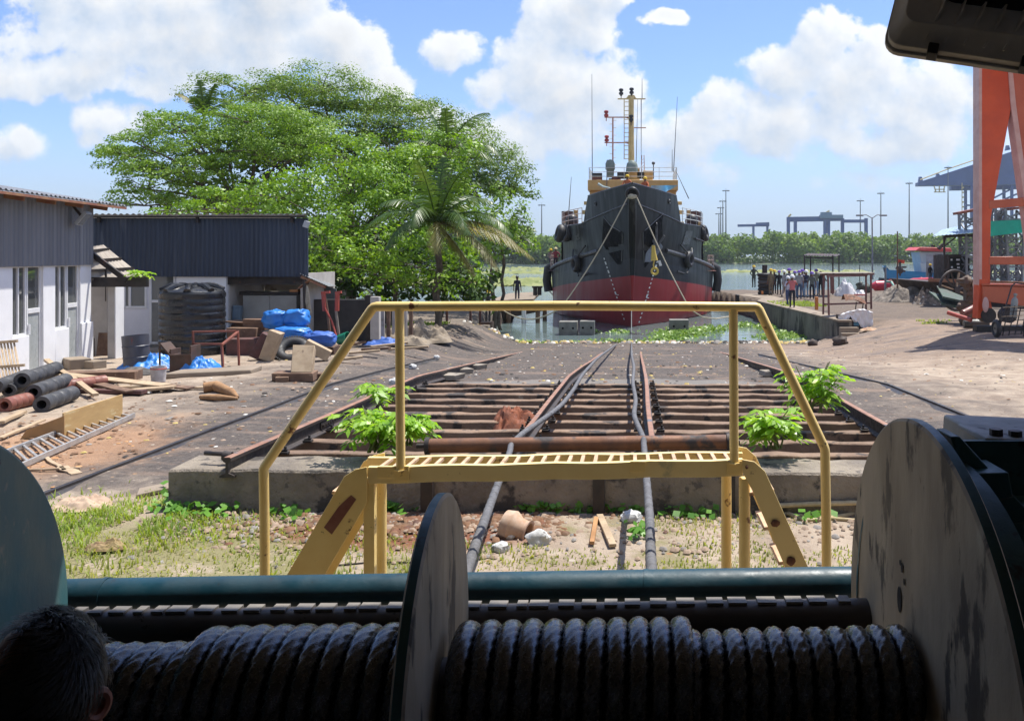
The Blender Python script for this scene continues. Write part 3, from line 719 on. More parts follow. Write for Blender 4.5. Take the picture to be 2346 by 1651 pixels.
# fishplate on the left rail, tie bar stub and rail clips
fp = thing('fishplate', 'black bolted fishplate on the side of the left outer rail', 'fishplate', P(790, 935, 13.1))
c = Vector((-4.74 + .033, 13.45, rail_top(13.45) - .11))
q = MB(); q.box(c, (.03, .62, .10)); q.obj('plate', m_darksteel, fp, .004)
for i in range(6):
    q = MB(); cc = c + Vector((.014, -.25 + .1 * i, .0)); q.cyl(cc, cc + Vector((.035, 0, 0)), .026, seg=6); q.obj('bolt', m_darksteel, fp)
cl0 = MB(); cl0.box((0, 0, .018), (.12, .10, .03)); cl0.cyl((.02, 0, .03), (.02, 0, .10), .018, seg=6); cl0.bar((-.05, 0, .04), (.05, 0, .055), .05, .02)
cl = cl0.obj('rail_clip', m_darksteel, None, .004)
k_ = 0
for (rx, sd) in ((-4.74, 1), (-1.5, 1), (-1.5, -1), (.245, 1), (.245, -1), (3.66, -1)):
    for i in range(10):
        y = 11.45 + .86 * i; x = rx + sd * .17 + (.04 * (y - 10.9) / 37 * (8 if rx == -1.5 else 1))
        c_ = cl if k_ == 0 else cl.copy()
        if k_: COL.objects.link(c_)
        c_.location = (x, y + rnd.uniform(-.05, .05), top_at(y) + .004); c_.rotation_euler = (0, 0, 0 if sd > 0 else math.pi); k_ += 1
        tag(c_, 'small black bolted clip holding a slip rail to a sleeper', 'rail clip', 'rail clips on the sleepers')
q = MB(); q.cyl(P(470, 1037, 10.55), P(515, 1040, 10.5), .028, seg=10); q.cyl(P(512, 1043, 10.5), P(530, 1046, 10.5), .06, seg=12)
tag(q.obj('tie_rod', m_darksteel), 'steel rod stub sticking out beside the left rail end', 'rod')
# roller
rlr = thing('rope_roller', 'long rusty pipe roller lying on the end beam under the ropes', 'roller', P(1320, 1015, 10.55))
m_roller = mat('rusty_roller', (.23, .10, .045), (.11, .055, .035), .65, .2, 2.2, .25, 40, stain=[((.05, .042, .04), .5, 1.3), ((.30, .26, .22), .66, 2.5), ((.36, .14, .05), .68, 3)], stretch=(1, 1, 1))
a0, a1 = P(985, 1021, 10.5), P(1664, 1012, 10.4)
q = MB(); q.cyl(a0, a1, .088, seg=24); q.obj('pipe', m_roller, rlr)
for pa, dd in ((a0, -1), (a1, 1)):
    q = MB(); q.cyl(pa + Vector((dd * .0, 0, 0)), pa + Vector((dd * .05, 0, 0)), .105, seg=20); q.cyl(pa, pa + Vector((dd * .16, 0, 0)), .03, seg=10); q.obj('end_cap', m_darksteel, rlr)
for px in (978, 1372, 1670):
    c = P(px, 1090, 10.1); q = MB(); q.box((c.x, 10.12, .24), (.14, .1, .62)); q.bar((c.x, 10.12, .5), (c.x, 10.42, .56), .1, .06); q.obj('bracket', m_darksteel, rlr, .006)

# yellow crossover stair
m_yel = mat('yellow_paint', (.86, .66, .26), (.80, .58, .21), .45, 0, 3, .1, 50, stain=[((.20, .09, .035), .625, 7), ((.05, .04, .03), .655, 11), ((.66, .47, .16), .64, 2)], spec=.5)
m_yelw = mat('pale_worn_yellow_paint', (.86, .69, .32), (.80, .62, .27), .5, 0, 2, .12, 30, stain=[((.20, .10, .05), .635, 7), ((.50, .44, .24), .6, 1.5)])
m_tread = mat('tread_bar', (.60, .44, .30), (.5, .33, .2), .6, 0, 5, .1, 50, stain=(.25, .13, .08), sthr=.6, sscale=9)
st = thing('crossover_stair', 'yellow steel crossover stair with pipe handrail spanning the ropes', 'stair', P(1270, 1500, 6.2))
YS = 6.0; YB = 6.36
hr = [P(608, 1720, YS), P(606, 1200, YS), P(604, 1072, YS), P(856, 702, YS), P(1300, 700, YS), P(1736, 703, YS), P(1890, 1028, YS), P(1893, 1200, YS), P(1897, 1720, YS)]
def soft_path(pts, r_, n_=4):
    out = [pts[0]]
    for i in range(1, len(pts) - 1):
        a, b_, c = pts[i - 1], pts[i], pts[i + 1]; da = (a - b_).normalized(); dc = (c - b_).normalized()
        if da.dot(dc) < -.995: out.append(b_); continue
        for j in range(n_ + 1):
            t_ = j / n_; out.append((b_ + da * r_) * (1 - t_) ** 2 + b_ * 2 * t_ * (1 - t_) + (b_ + dc * r_) * t_ ** 2)
    return out + [pts[-1]]
q = MB(); q.tube(soft_path(hr, .02, 2), .033, 14); q.obj('handrail', m_yel, st)
for px, py in ((915, 1078), (1680, 1062)):
    q = MB(); a = P(px, 703, YS); b_ = P(px + (3 if px < 1000 else 2), py, YS); q.cyl(b_, a, .031, seg=14); q.cyl(b_ + Vector((0, 0, .004)), b_ + Vector((0, 0, .012)), .055, seg=4); q.obj('post', m_yel, st)
# front and back beams of the landing
fa = [P(842, 1068, YS + .0), P(1300, 1060, YS), P(1700, 1050, YS)]
def beam_between(pts, hgt, th, m, nm):
    q = MB()
    for i in range(len(pts) - 1): q.prism([pts[i], pts[i + 1], pts[i + 1] - Z * hgt, pts[i] - Z * hgt], (0, th, 0))
    return q.obj(nm, m, st, .004)
q = MB(); k_ = 12; pts = [P(842 + (1702 - 842) * i / k_, 1070 - 17 * i / k_ + 1.6 * math.sin(i * 1.9), YS) for i in range(k_ + 1)]
loft(q, [[p, p + Vector((0, .05, 0)), p + Vector((0, .05, -.015)), p + Vector((0, .012, -.016)), p + Vector((0, .012, -.098)), p + Vector((0, .05, -.1)), p + Vector((0, .05, -.112)), p + Vector((0, 0, -.112))] for p in pts]); q.obj('front_beam', m_yelw, st, .002)
q = MB(); pts = [P(842 + (1702 - 842) * i / k_, 1048 - 12 * i / k_ + 1.6 * math.sin(i * 1.7), YB) for i in range(k_ + 1)]
loft(q, [[p, p + Vector((0, .05, 0)), p + Vector((0, .05, -.11)), p + Vector((0, 0, -.11))] for p in pts]); q.obj('back_beam', m_yelw, st, .002)
for i in range(27):
    px = 866 + i * 31.0; a = P(px, 1072 - 17 * (px - 842) / 860, YS + .02); b_ = P(px + 8, 1048 - 12 * (px - 842) / 860, YB - .0); a.z -= .012; b_.z -= .012
    b_.x = a.x + rnd.uniform(-.004, .004) + (.02 if i == 17 else 0); a.y = YS + .05; b_.y = YB + .0
    q = MB(); q.bar(a, b_, .026, .022); q.obj('tread_bar', m_tread, st, .002)
for px, py, w_, h_ in ((884, 1081, 38, 26), (920, 1084, 34, 34), (1461, 1068, 34, 24), (1682, 1070, 34, 30)):
    q = MB(); c = P(px, py, YS - .006); q.box(c, (w_ / F * YS, .012, h_ / F * YS)); q.obj('gusset_plate', m_yel, st, .002)
# sloping stringers with treads, left and right
def stringer(top, bot, wpx, Y, nm, m):
    q = MB(); q.prism(top + bot, (0, .012, 0)); return q.obj(nm, m, st, .003)
for Y, nm in ((YS - .014, 'stringer'), (YB + .052, 'stringer')):
    o = 0 if Y < 6.1 else 0
    Lp = [P(842, 1068, YS), P(815, 1074, YS), P(790, 1090, YS), P(440, 1690, YS), P(520, 1700, YS), P(842, 1150, YS)]
    q = MB(); q.prism([Vector((p.x, Y, p.z)) for p in Lp], (0, .012, 0)); q.obj(nm, m_yel, st, .003)
    Rp = [P(1700, 1051, YS), P(1728, 1056, YS), P(1752, 1078, YS), P(2010, 1650, YS), P(1950, 1650, YS), P(1722, 1120, YS), P(1700, 1080, YS)]
    q = MB(); q.prism([Vector((p.x, Y, p.z)) for p in Rp], (0, .012, 0)); q.obj(nm, m_yelw, st, .003)
for i in range(7):
    t_ = (i + .55) / 7
    a = P(800 + (470 - 800) * t_, 1085 + (1690 - 1085) * t_, YS); q = MB(); q.box((a.x + .04, (YS + YB) / 2 + .02, a.z), (.17, YB - YS + .03, .025), Matrix.Rotation(R(8), 3, 'Y')); q.obj('step', m_tread, st, .003)
    a = P(1736 + (1975 - 1736) * t_, 1085 + (1640 - 1085) * t_, YS); q = MB(); q.box((a.x - .03, (YS + YB) / 2 + .02, a.z), (.18, YB - YS + .03, .025), Matrix.Rotation(R(-8), 3, 'Y')); q.obj('step', m_tread, st, .003)
# legs
for px, Y, w_ in ((845, YS + .002, .046), (871, YB - .02, .05), (1665, YB - .01, .05), (1707, YS + .0, .052)):
    a = P(px, 1096 if px != 1665 else 1072, Y if Y < 6.2 else 6.1); q = MB(); x = a.x; zt = a.z
    if px in (871, 1665): x = (px - CX) / F * Y
    q.cyl((x, Y + .03, 0), (x, Y + .03, zt), w_ * .75, seg=14) if px != 845 else q.box((x, Y + .03, zt / 2), (.075, .06, zt)); q.obj('leg', m_yel, st, .004)
# maroon paint patch and rust bits on the stringers
m_maroon = mat('maroon_paint', (.17, .045, .035), (.22, .09, .06), .6, 0, 6, .1, 30, stain=(.55, .36, .1), sthr=.66, sscale=16)
q = MB(); yy = YS - .0165
ppts = [P(806, 1132, YS), P(818, 1142, YS), P(762, 1222, YS), P(744, 1206, YS), P(778, 1158, YS)]
q.add([Vector((p.x, yy, p.z)) for p in ppts], [(0, 1, 2, 3, 4)]); q.obj('paint_patch', m_maroon, st)
for px, py, a_ in ((1776, 1198, (.03, .012, .026)), (1812, 1285, (.03, .008, .03)), (1711, 1070, (.011, .01, .012))): q = MB(); q.ell(P(px, py, YS - .02), a_, 12, 8, nz=.3); q.obj('rust_blister', m_rust, st)
# ================================================================== SHIP on the slip
SX = -.05
def hull_mat():
    m = mat('hull_paint', (.006, .0065, .007), (.013, .013, .013), .38, 0, .8, .05, 10, stain=[((.045, .045, .043), .58, .7), ((.035, .026, .022), .66, 1.8)], stretch=(1, 1, .16), spec=.15, rvar=.1)
    t = m.node_tree; n = t.nodes; L = t.links; b = n['Principled BSDF']
    geo = n.new('ShaderNodeNewGeometry'); s = n.new('ShaderNodeSeparateXYZ'); L.new(geo.outputs['Position'], s.inputs[0])
    a = n.new('ShaderNodeMath'); a.operation = 'MULTIPLY_ADD'; L.new(s.outputs[1], a.inputs[0]); a.inputs[1].default_value = .087; L.new(s.outputs[2], a.inputs[2])
    def th(v, w_):
        q = n.new('ShaderNodeMapRange'); L.new(a.outputs[0], q.inputs[0]); q.inputs[1].default_value = v - w_; q.inputs[2].default_value = v + w_; return q.outputs[0]
    old = b.inputs['Base Color'].links[0].from_socket
    nt = n.new('ShaderNodeTexNoise'); mp = n.new('ShaderNodeMapping'); mp.inputs['Scale'].default_value = (1, 1, .2); L.new(geo.outputs['Position'], mp.inputs[0]); L.new(mp.outputs[0], nt.inputs['Vector']); nt.inputs['Scale'].default_value = 1.2; nt.inputs['Detail'].default_value = 6
    red = n.new('ShaderNodeMix'); red.data_type = 'RGBA'; L.new(nt.outputs[0], red.inputs[0]); red.inputs[6].default_value = (.32, .036, .042, 1); red.inputs[7].default_value = (.19, .028, .03, 1)
    mx = n.new('ShaderNodeMix'); mx.data_type = 'RGBA'; L.new(th(1.67 + .087 * 57, .01), mx.inputs[0]); L.new(red.outputs[2], mx.inputs[6]); L.new(old, mx.inputs[7])
    nb = n.new('ShaderNodeMix'); nb.data_type = 'RGBA'; q = th(2.75 + .087 * 57, .03); 
    fresh = n.new('ShaderNodeMix'); fresh.data_type = 'RGBA'; L.new(q, fresh.inputs[0]); fresh.inputs[6].default_value = (.018, .021, .026, 1); L.new(old, fresh.inputs[7])
    L.new(fresh.outputs[2], mx.inputs[7])
    L.new(mx.outputs[2], b.inputs['Base Color'])
    return m
m_hull = hull_mat()
LOW = [(-4.5, 60.5, 2.5, 20, 1.6), (-1.7, 57.7, 6.75, 17.5, 1.75), (1.7, 56.8, 7.0, 19, 1.6), (4.2, 56.0, 7.0, 20, 1.4)]
UPP = [(1.5, 56.9, 5.7, 15, 1.6), (3.3, 56.2, 5.7, 16, 1.5), (5.3, 55.4, 5.85, 17.5, 1.6), (7.6, 54.5, 5.5, 18, 1.6)]
def tab(T, z):
    z = min(max(z, T[0][0]), T[-1][0])
    for a, b_ in zip(T, T[1:]):
        if z <= b_[0]:
            k = (z - a[0]) / (b_[0] - a[0]); return [a[i] + (b_[i] - a[i]) * k for i in range(1, 5)]
def hx(T, Y, z):
    ys_, B, Ln, nn = tab(T, z); t_ = min(1, max(0, (Y - ys_) / Ln)); return B * (1 - (1 - t_) ** nn)
def zd(Y): return 5.3 + 1.05 * min(1, max(0, (63.5 - Y) / 8.5))
def z_str(Y): return max(1.75, 3.85 - .112 * (Y - 56))
def hull_at(px, py):
    """point of the hull surface seen at a photograph pixel, with its side"""
    sd = 1 if px > CX + SX else -1
    Y = 54.6
    while Y < 84:
        p = P(px, py, Y); T = LOW if p.z < z_str(Y) else UPP
        if p.z < 7.6 and abs(p.x - SX) <= hx(T, Y, p.z): return p, sd
        Y += .03
    return P(px, py, 66), sd
def hull_normal(p, sd):
    T = LOW if p.z < z_str(p.y) else UPP; e = .15
    a = Vector((sd * (hx(T, p.y + e, p.z) - hx(T, p.y - e, p.z)), 2 * e, 0)); b_ = Vector((sd * (hx(T, p.y, p.z + e) - hx(T, p.y, p.z - e)), 0, 2 * e))
    nn = a.cross(b_).normalized(); return nn if nn.x * sd > 0 or nn.y < 0 else -nn
ship = thing('cargo_ship', 'black ship with red bottom and yellow wheelhouse, bow on at the foot of the slip', 'ship', (SX, 57.7, WZ))
YE = 96
def hgrid(T, z0f, z1f, yend, nz_, ny_, sd, inset=0.0):
    def fn(a, c):
        s = a ** 1.6; Yg = 57 + s * (yend - 57); z = z0f(Yg) + (z1f(Yg) - z0f(Yg)) * c
        y0 = tab(T, z)[0]; Y = y0 + s * (yend - y0); x = hx(T, Y, z) - inset
        return Vector((SX + sd * max(x, 0), Y + (inset if s == 0 else 0), z))
    q = MB(); q.grid(ny_, nz_, fn); return q
def merge(*qs):
    q = MB()
    for k in qs: q.add(k.v, k.f)
    return q
q = merge(*[hgrid(LOW, lambda y: -4.5, z_str, YE, 22, 60, sd) for sd in (1, -1)], *[hgrid(UPP, lambda y: z_str(y) - .25, zd, 72, 14, 50, sd) for sd in (1, -1)])
q.add([(SX - 5.85, 72, 5.3), (SX + 5.85, 72, 5.3), (SX + 5.85, 72, 1.5), (SX - 5.85, 72, 1.5)], [(0, 1, 2, 3)])
q.obj('hull', m_hull, ship, 0, 50)
def bul(sd, inset):
    def fn(a, c):
        s = a ** 1.5; zb_ = zd(55 + 8.2 * s) - .55; z = zb_ + (7.52 - .3 * s - zb_) * c; ye = 63.2 - 1.2 * c ** 1.5
        y0 = tab(UPP, z)[0]; Y = y0 + s * (ye - y0); x = hx(UPP, Y, z) - inset
        return Vector((SX + sd * max(x, 0), Y + inset * (1 if s < .05 else .3), z))
    q = MB(); q.grid(34, 10, fn); return q
q = merge(bul(1, .015), bul(-1, .015), bul(1, .09), bul(-1, .09))
q.obj('bulwark', m_hull, ship, 0, 50)
m_hullblk = mat('black_ship_paint', (.022, .022, .024), (.034, .033, .034), .38, 0, 3, .08, 20, spec=.5)
for sd in (1, -1):   # bulwark cap, rubbing strake, deck edge, sheer line
    q = MB(); f_ = bul(sd, .045); top = [Vector(f_.v[10 * 35 + i]) for i in range(35)]; q.tube(top, .055, 8); q.obj('cap_rail', m_hullblk, ship)
    q = MB(); pts = []
    for i in range(40):
        Y = 61 + (78 - 61) * i / 39; z = z_str(Y); x = hx(LOW, Y, z - .02)
        pts.append(Vector((SX + sd * (x + .04), Y, z + .02)))
    q.tube(pts, .16, 10); q.obj('rubbing_strake', mat('strake_grey', (.055, .055, .056), (.09, .09, .09), .5, .2, 3, .1, 20) if sd == 1 else bpy.data.materials['strake_grey'], ship)
    q = MB(); pts = [Vector((SX + sd * (hx(UPP, Y, zd(Y)) + .02), Y, zd(Y))) for Y in [55.6 + .42 * i for i in range(40)]]; q.tube(pts, .045, 6); q.obj('knuckle_bar', m_hullblk, ship)
q = MB(); q.add([(SX + sd * hx(UPP, Y, 5.2), Y, 5.15) for sd, ys_ in ((1, [56 + i * .8 for i in range(20)]), (-1, [56 + i * .8 for i in range(19, -1, -1)])) for Y in ys_], [tuple(range(40))])
q.add([(SX - 6.8, 70, 1.76), (SX + 6.8, 70, 1.76), (SX + 6.8, YE, 1.76), (SX - 6.8, YE, 1.76)], [(0, 1, 2, 3)])
m_deck = mat('deck_red_oxide', (.20, .07, .05), (.14, .055, .04), .7, 0, 2, .1, 20); q.obj('deck', m_deck, ship)
q = MB(); pts = []
for i in range(30):
    z = -2.5 + (6.75 + 2.5) * i / 29; T = LOW if z < 3.8 else UPP; pts.append(Vector((SX, tab(T, z)[0] + .02, z)))
q.tube(pts, [.10 + .16 * sm(0, 4.5, p.z) for p in pts], 12); q.obj('stem_bar', m_hull, ship)
# fairlead in the bow
c = Vector((SX, 54.58, 6.62)); q = MB(); q.torus(c + Vector((0, -.02, .22)), Vector((0, 1, .3)), .36, .09, 28, 10); q.obj('fairlead_ring', m_hullblk, ship)
q = MB(); q.ell(c + Vector((0, .03, .22)), (.33, .05, .33), 20, 10); q.obj('fairlead_mouth', mat('mouth_black', (.006, .006, .007), None, .9, bump=0), ship)  # black lens paints the shade inside the fairlead ring
m_ropepale = mat('pale_mooring_rope', (.44, .39, .29), (.34, .30, .22), .85, 0, 20, .3, 60)
q = MB(); q.ell(c + Vector((.0, -.12, .05)), (.30, .14, .16), 14, 8, nz=.35, ns=3); q.obj('rope_bundle', m_ropepale, ship)
# anchor pockets: near-black patches on the plating stand in for recess shade
m_pocket = mat('anchor_pocket_shade', (.003, .003, .0035), (.006, .006, .007), .7, 0, 2, .1, 20, spec=.1)
def hull_fill(rows, nrow, ncol, off):
    """rows: list of (py, pxl, pxr); surface patch on the hull"""
    def at(c):
        s = c * (len(rows) - 1); i = min(int(s), len(rows) - 2); k = s - i; return [rows[i][j] + (rows[i + 1][j] - rows[i][j]) * k for j in range(3)]
    def fn(a, c):
        py, l, r_ = at(c); p, sd = hull_at(l + (r_ - l) * a, py); return p + hull_normal(p, sd) * off + Vector((0, -off, 0))
    q = MB(); q.grid(ncol, nrow, fn); return q
for rows in ([(497, 1383.5, 1384), (517, 1382, 1399), (533, 1381, 1426), (557, 1380, 1426), (580, 1395, 1425), (606, 1415, 1424)], [(490, 1515, 1519), (510, 1497, 1516), (532, 1473, 1517), (550, 1473, 1518), (568, 1474, 1512), (612, 1476, 1478)]):
    q = hull_fill(rows, 20, 8, .025); q.obj('anchor_pocket_shade', m_pocket, ship, 0, 60)
m_edge = mat('pocket_edge', (.12, .12, .12), None, .5, bump=0)
for pp in ([(1426, 533), (1426, 557), (1424, 606)], [(1473, 532), (1473, 550), (1476, 612)], [(1519, 490), (1497, 510), (1473, 532)], [(1383, 497), (1399, 517), (1426, 533)]):
    q = MB(); pts = []
    for a, b_ in zip(pp, pp[1:]):
        for k in range(6):
            p, sd = hull_at(a[0] + (b_[0] - a[0]) * k / 6, a[1] + (b_[1] - a[1]) * k / 6); pts.append(p + Vector((0, -.05, 0)))
    q.tube(pts, .035, 6); q.obj('pocket_rim', m_edge, ship)
m_steelgrey = mat('anchor_steel', (.12, .12, .13), (.07, .07, .075), .6, .3, 4, .2, 30)
anc = MB(); p, sd = hull_at(1500, 545); p = p + Vector((.1, -.25, 0)); e = hull_normal(p, sd)
anc.bar(p + Vector((.0, 0, .75)), p + Vector((.05, 0, -.7)), .16, .16); anc.bar(p + Vector((.05, 0, -.6)), p + Vector((.55, -.1, .15)), .2, .14); anc.bar(p + Vector((.05, 0, -.6)), p + Vector((-.45, .05, .15)), .2, .14)
anc.torus(p + Vector((0, 0, .85)), Vector((1, .2, 0)), .16, .045, 14, 6); anc.obj('anchor', m_steelgrey, ship, .02)
q = hull_fill([(556, 1498, 1512), (566, 1488, 1518), (580, 1478, 1508), (600, 1476, 1490)], 10, 6, .05); q.obj('bolster_plate', mat('bolster_grey', (.13, .15, .18), (.10, .11, .13), .4, .1, 2, .05), ship, 0, 60)
# draught marks and the name panel
m_mark = mat('white_marking', (.72, .72, .70), (.55, .54, .52), .6, 0, 8, 0)
def mark(px, py, w_, h_, sl=0):
    c4 = []
    for a, b_ in ((-1, -1), (1, -1), (1, 1), (-1, 1)):
        p, sd = hull_at(px + a * w_ / 2 + sl * b_ * h_ / 2, py + b_ * h_ / 2); c4.append(p + hull_normal(p, sd) * .02 + Vector((0, -.03, 0)))
    q.quad(*c4)
for i in range(15):
    q = MB(); t_ = i / 14; big = i in (1, 3, 8); mark(1385 + 45 * t_, 593 + 137 * t_, 2.6 if not big else 3.4, 4 if not big else 7, .3); q.obj('draught_mark', m_mark, ship, 0, 0); q = MB(); mark(1505 - 41 * t_, 600 + 137 * t_, 2.6 if not big else 3.4, 4 if not big else 7, -.3)
    if i == 8: mark(1388 + 45 * t_ + 2, 593 + 137 * t_ + 4, 5, 1.6); mark(1508 - 41 * t_ - 1, 600 + 137 * t_ - 4, 5, 1.6); mark(1508 - 41 * t_ - 1, 600 + 137 * t_ + 4, 5, 1.6)
    q.obj('draught_mark', m_mark, ship, 0, 0)
q = hull_fill([(529, 1571, 1586), (560, 1562, 1579)], 4, 4, .03); q.obj('name_panel', m_hullblk, ship, 0, 60)
q = MB()
for px, py, w_, h_, sl in ((1576, 534, 11, 3, -.3), (1573, 539, 4, 6, -.3), (1580, 540, 3, 7, -.2), (1576, 545, 4, 2, -.3), (1575, 548.5, 2.4, 6, -.2)): mark(px, py, w_, h_, sl)
for k in range(5): mark(1565.6 + 2.9 * k, 554.5 + .5 * k, 2.3, 4.6, -.2); 
mark(1571.5, 556, 13, 1.1, -.2)
q.obj('name_lettering', m_mark, ship, 0, 0)
q = MB()
for px, py in ((1339, 446 + 85), (1341, 540)): mark(px - 14, py + 6, 5, 2)
for k in range(4): mark(1318 + 2.6 * k, 549 - .4 * k, 1.4, 5, .2)
mark(1322, 541, 9, 2.5, .2); mark(1321, 545, 2, 6, .2)
q.obj('faded_lettering', mat('faded_marking', (.12, .13, .13), None, .6, bump=0), ship, 0, 0)
for px, py in ((1364, 467), (1534, 462)):
    p, sd = hull_at(px, py); q = MB(); q.torus(p + Vector((0, -.04, 0)), hull_normal(p, sd), .13, .045, 16, 6); q.obj('mooring_hole', m_hullblk, ship)
# wheelhouse
m_house_y = mat('wheelhouse_yellow', (.56, .36, .13), (.48, .30, .10), .5, 0, 1.5, .08, 20, stain=(.30, .18, .08), sthr=.7, sscale=2)
m_ivory = mat('ivory_paint', (.64, .51, .24), (.54, .42, .18), .5, 0, 3, .08, 20)
m_railw = mat('white_rail', (.62, .64, .62), (.45, .47, .45), .5, 0, 4, 0)
YW = 76.0
wl0, wr0 = P(1347, 410, YW), P(1553, 410, YW); zt = 3 + 171 / F * YW
q = MB(); q.box(((wl0.x + wr0.x) / 2, YW + 4.2, (1.76 + zt) / 2), (wr0.x - wl0.x - .3, 8.4, zt - 1.76)); q.obj('wheelhouse', m_house_y, ship, .05)
q = MB(); q.box(((wl0.x + wr0.x) / 2, YW + 3.9, zt - .42), (wr0.x - wl0.x, 8.6, .9)); q.obj('visor', m_house_y, ship, .04)
for i in range(7):
    q = MB(); xa = wl0.x + .55 + i * (wr0.x - wl0.x - 1.1) / 7; q.box((xa + .42, YW - .01, zt - 1.55), (.84, .03, .85)); o = q.obj('wheelhouse_window', mat('brown_window', (.09, .05, .035), None, .2, bump=0) if i == 0 else bpy.data.materials['brown_window'], ship, .02)
for sd, px in ((-1, 1343), (1, 1557)):
    q = MB(); c = P(px, 470, YW + 1); q.box((c.x, YW + 1, 5.4), (.7, 1.6, 1.1)); q.obj('side_locker', m_ivory, ship, .03); q = MB(); q.box((c.x + sd * .1, YW + 1, 6.8), (.5, .3, .35)); q.obj('side_lamp', m_ivory, ship, .03); q = MB(); q.box((c.x, YW + 1, 7.6), (.4, .3, .3)); q.obj('side_lamp', m_ivory, ship, .03)
    q = MB(); c = P(1300 if sd < 0 else 1594, 490, 73.5); q.cyl((c.x, 73.5, 4.9), (c.x, 73.5, 6.7), .5, seg=14); q.obj('deck_vent', mat('vent_maroon', (.13, .05, .045), (.07, .05, .045), .6) if sd < 0 else bpy.data.materials['vent_maroon'], ship)
    q = MB(); c = P(1319 if sd < 0 else 1578, 470, 72.5); q.box((c.x, 72.5, 5.9), (.35, .3, 1.7)); q.box((c.x + .4 * sd, 72.5, 5.3), (1.2, .5, .9)); q.obj('crane_post', m_house_y, ship, .03)
    q = MB(); c = P(1310 if sd < 0 else 1585, 492, 70.5); q.ell((c.x, 70.5, 5.75), (.55, .5, .6), 14, 8); q.obj('winch_drum', m_hullblk, ship)
def railing(pts, h_, name, m, r_=.022, n=3, step=1.4, parent=ship):
    q = MB(); pts = [Vector(p) for p in pts]
    for k in range(1, n + 1): q.tube([p + Z * (h_ * k / n) for p in pts], r_, 6)
    for a, b_ in zip(pts, pts[1:]):
        N_ = max(1, round((b_ - a).length / step))
        for i in range(N_ + 1):
            p = a + (b_ - a) * i / N_; q.cyl(p, p + Z * h_, r_, seg=6)
    return q.obj(name, m, parent)
zr = zt; xl, xr_ = wl0.x + .1, wr0.x - .1
railing([(xl, YW + 7, zr), (xl, YW + .1, zr), (xr_, YW + .1, zr), (xr_, YW + 7, zr)], 1.15, 'monkey_rail', m_railw, .025)
m_railpink = mat('faded_pink_rail', (.50, .36, .33), (.58, .55, .52), .6, 0, 4, 0)
for sd in (-1, 1):
    railing([(SX + sd * hx(UPP, Y, 5.3), Y, 5.3) for Y in (63.4, 65.5, 67.5, 69.5, 71.9)], 1.15, 'forecastle_rail', m_railw if sd > 0 else m_railpink, .028)
    railing([(SX + sd * 6.85, Y, 1.8) for Y in (73.5, 76, 79)], 1.2, 'main_deck_rail', m_railpink, .03)
    q = MB(); a = P(1347 if sd < 0 else 1552, 500, 72); q.tube([Vector((a.x, 72 + .3, 5.3)), Vector((a.x + sd * .0, 72.6, 6.6)), Vector((SX + sd * 3.6, 73, 7.4))], .04, 6); q.obj('ladder_rail', m_railw, ship)
# mast and aerials
YM = 78.0
def mp_(px, py, Y=YM): return P(px, py, Y)
mst = MB(); mst.tube([mp_(1447, 412), mp_(1446, 330), mp_(1447, 221)], [.30, .26, .2], 12); q = mst; q.prism([mp_(1434, 226), mp_(1458, 226), mp_(1453, 218), mp_(1440, 218)], (0, .5, 0)); mast = q.obj('mast', m_ivory, ship)
q = MB()
for px in (1430, 1441): q.tube([mp_(px, 365, YM - .4), mp_(px, 226, YM - .4)], .045, 6)
for i in range(14): q.cyl(mp_(1430, 364 - i * 10, YM - .4), mp_(1441, 364 - i * 10, YM - .4), .03, seg=5)
q.obj('mast_ladder', m_ivory, ship)
m_redlamp = mat('red_mast_light', (.42, .06, .05), None, .4, bump=0)
m_armred = mat('pale_red_arm', (.55, .30, .22), None, .5, bump=0)
q = MB(); q.bar(mp_(1415, 227), mp_(1479, 227), .1, .1); q.obj('crosstree', m_ivory, ship)
for py in (269, 327): q = MB(); q.bar(mp_(1385, py), mp_(1446, py), .1, .1); q.prism([mp_(1430, py), mp_(1446, py), mp_(1446, py + 5)], (0, .1, 0)); q.obj('light_arm', m_armred, ship)
q = MB(); q.bar(mp_(1452, 293), mp_(1480, 293), .08, .08); q.obj('light_arm', m_armred, ship)
q = MB(); q.tube([mp_(1404, 405), mp_(1404, 269)], .07, 8)
q.obj('signal_pole', m_armred, ship)
for i in range(15):
    py = 276 + i * 8.5; q = MB(); q.cyl(mp_(1396 if i % 2 else 1404, py), mp_(1404 if i % 2 else 1412, py), .022, seg=5); q.obj('pole_peg', m_ivory, ship)
for px, py, mm in ((1389, 262, m_redlamp), (1390, 319, m_redlamp), (1423, 212, m_hullblk), (1447, 210, m_hullblk), (1446, 272, m_hullblk)):
    q = MB(); a = mp_(px, py + 8, YM - (.35 if py == 272 else 0)); q.lathe([(0, 0), (.1, 0), (.1, .1), (.2, .12), (.2, .3), (.12, .34), (.12, .42), (.2, .44), (.2, .6), (.1, .66), (0, .66)], a, Z, 12); q.cyl(a - Z * .3, a, .04, seg=6); q.obj('mast_light', mm, ship)
for a, b_, Y in (((1357, 400), (1356, 170), 77), ((1543, 395), (1552, 222), 77), ((1540, 392), (1540, 343), 77), ((1471, 226), (1471, 180), 78), ((1302, 500), (1309, 405), 72), ((1578, 455), (1550, 395), 74), ((1457, 390), (1461, 228), 78), ((1469, 228), (1469, 390), 78.5), ((1390, 455), (1391, 365), 75.5)):
    q = MB(); q.tube([P(a[0], a[1], Y), P(b_[0], b_[1], Y)], [.045, .018], 6); q.obj('whip_aerial', mat('aerial_grey', (.16, .17, .18), None, .5, bump=0) if 'aerial_grey' not in bpy.data.materials else bpy.data.materials['aerial_grey'], ship)
m_greygreen = mat('grey_green_paint', (.20, .25, .22), (.15, .19, .17), .6, 0, 2, .05)
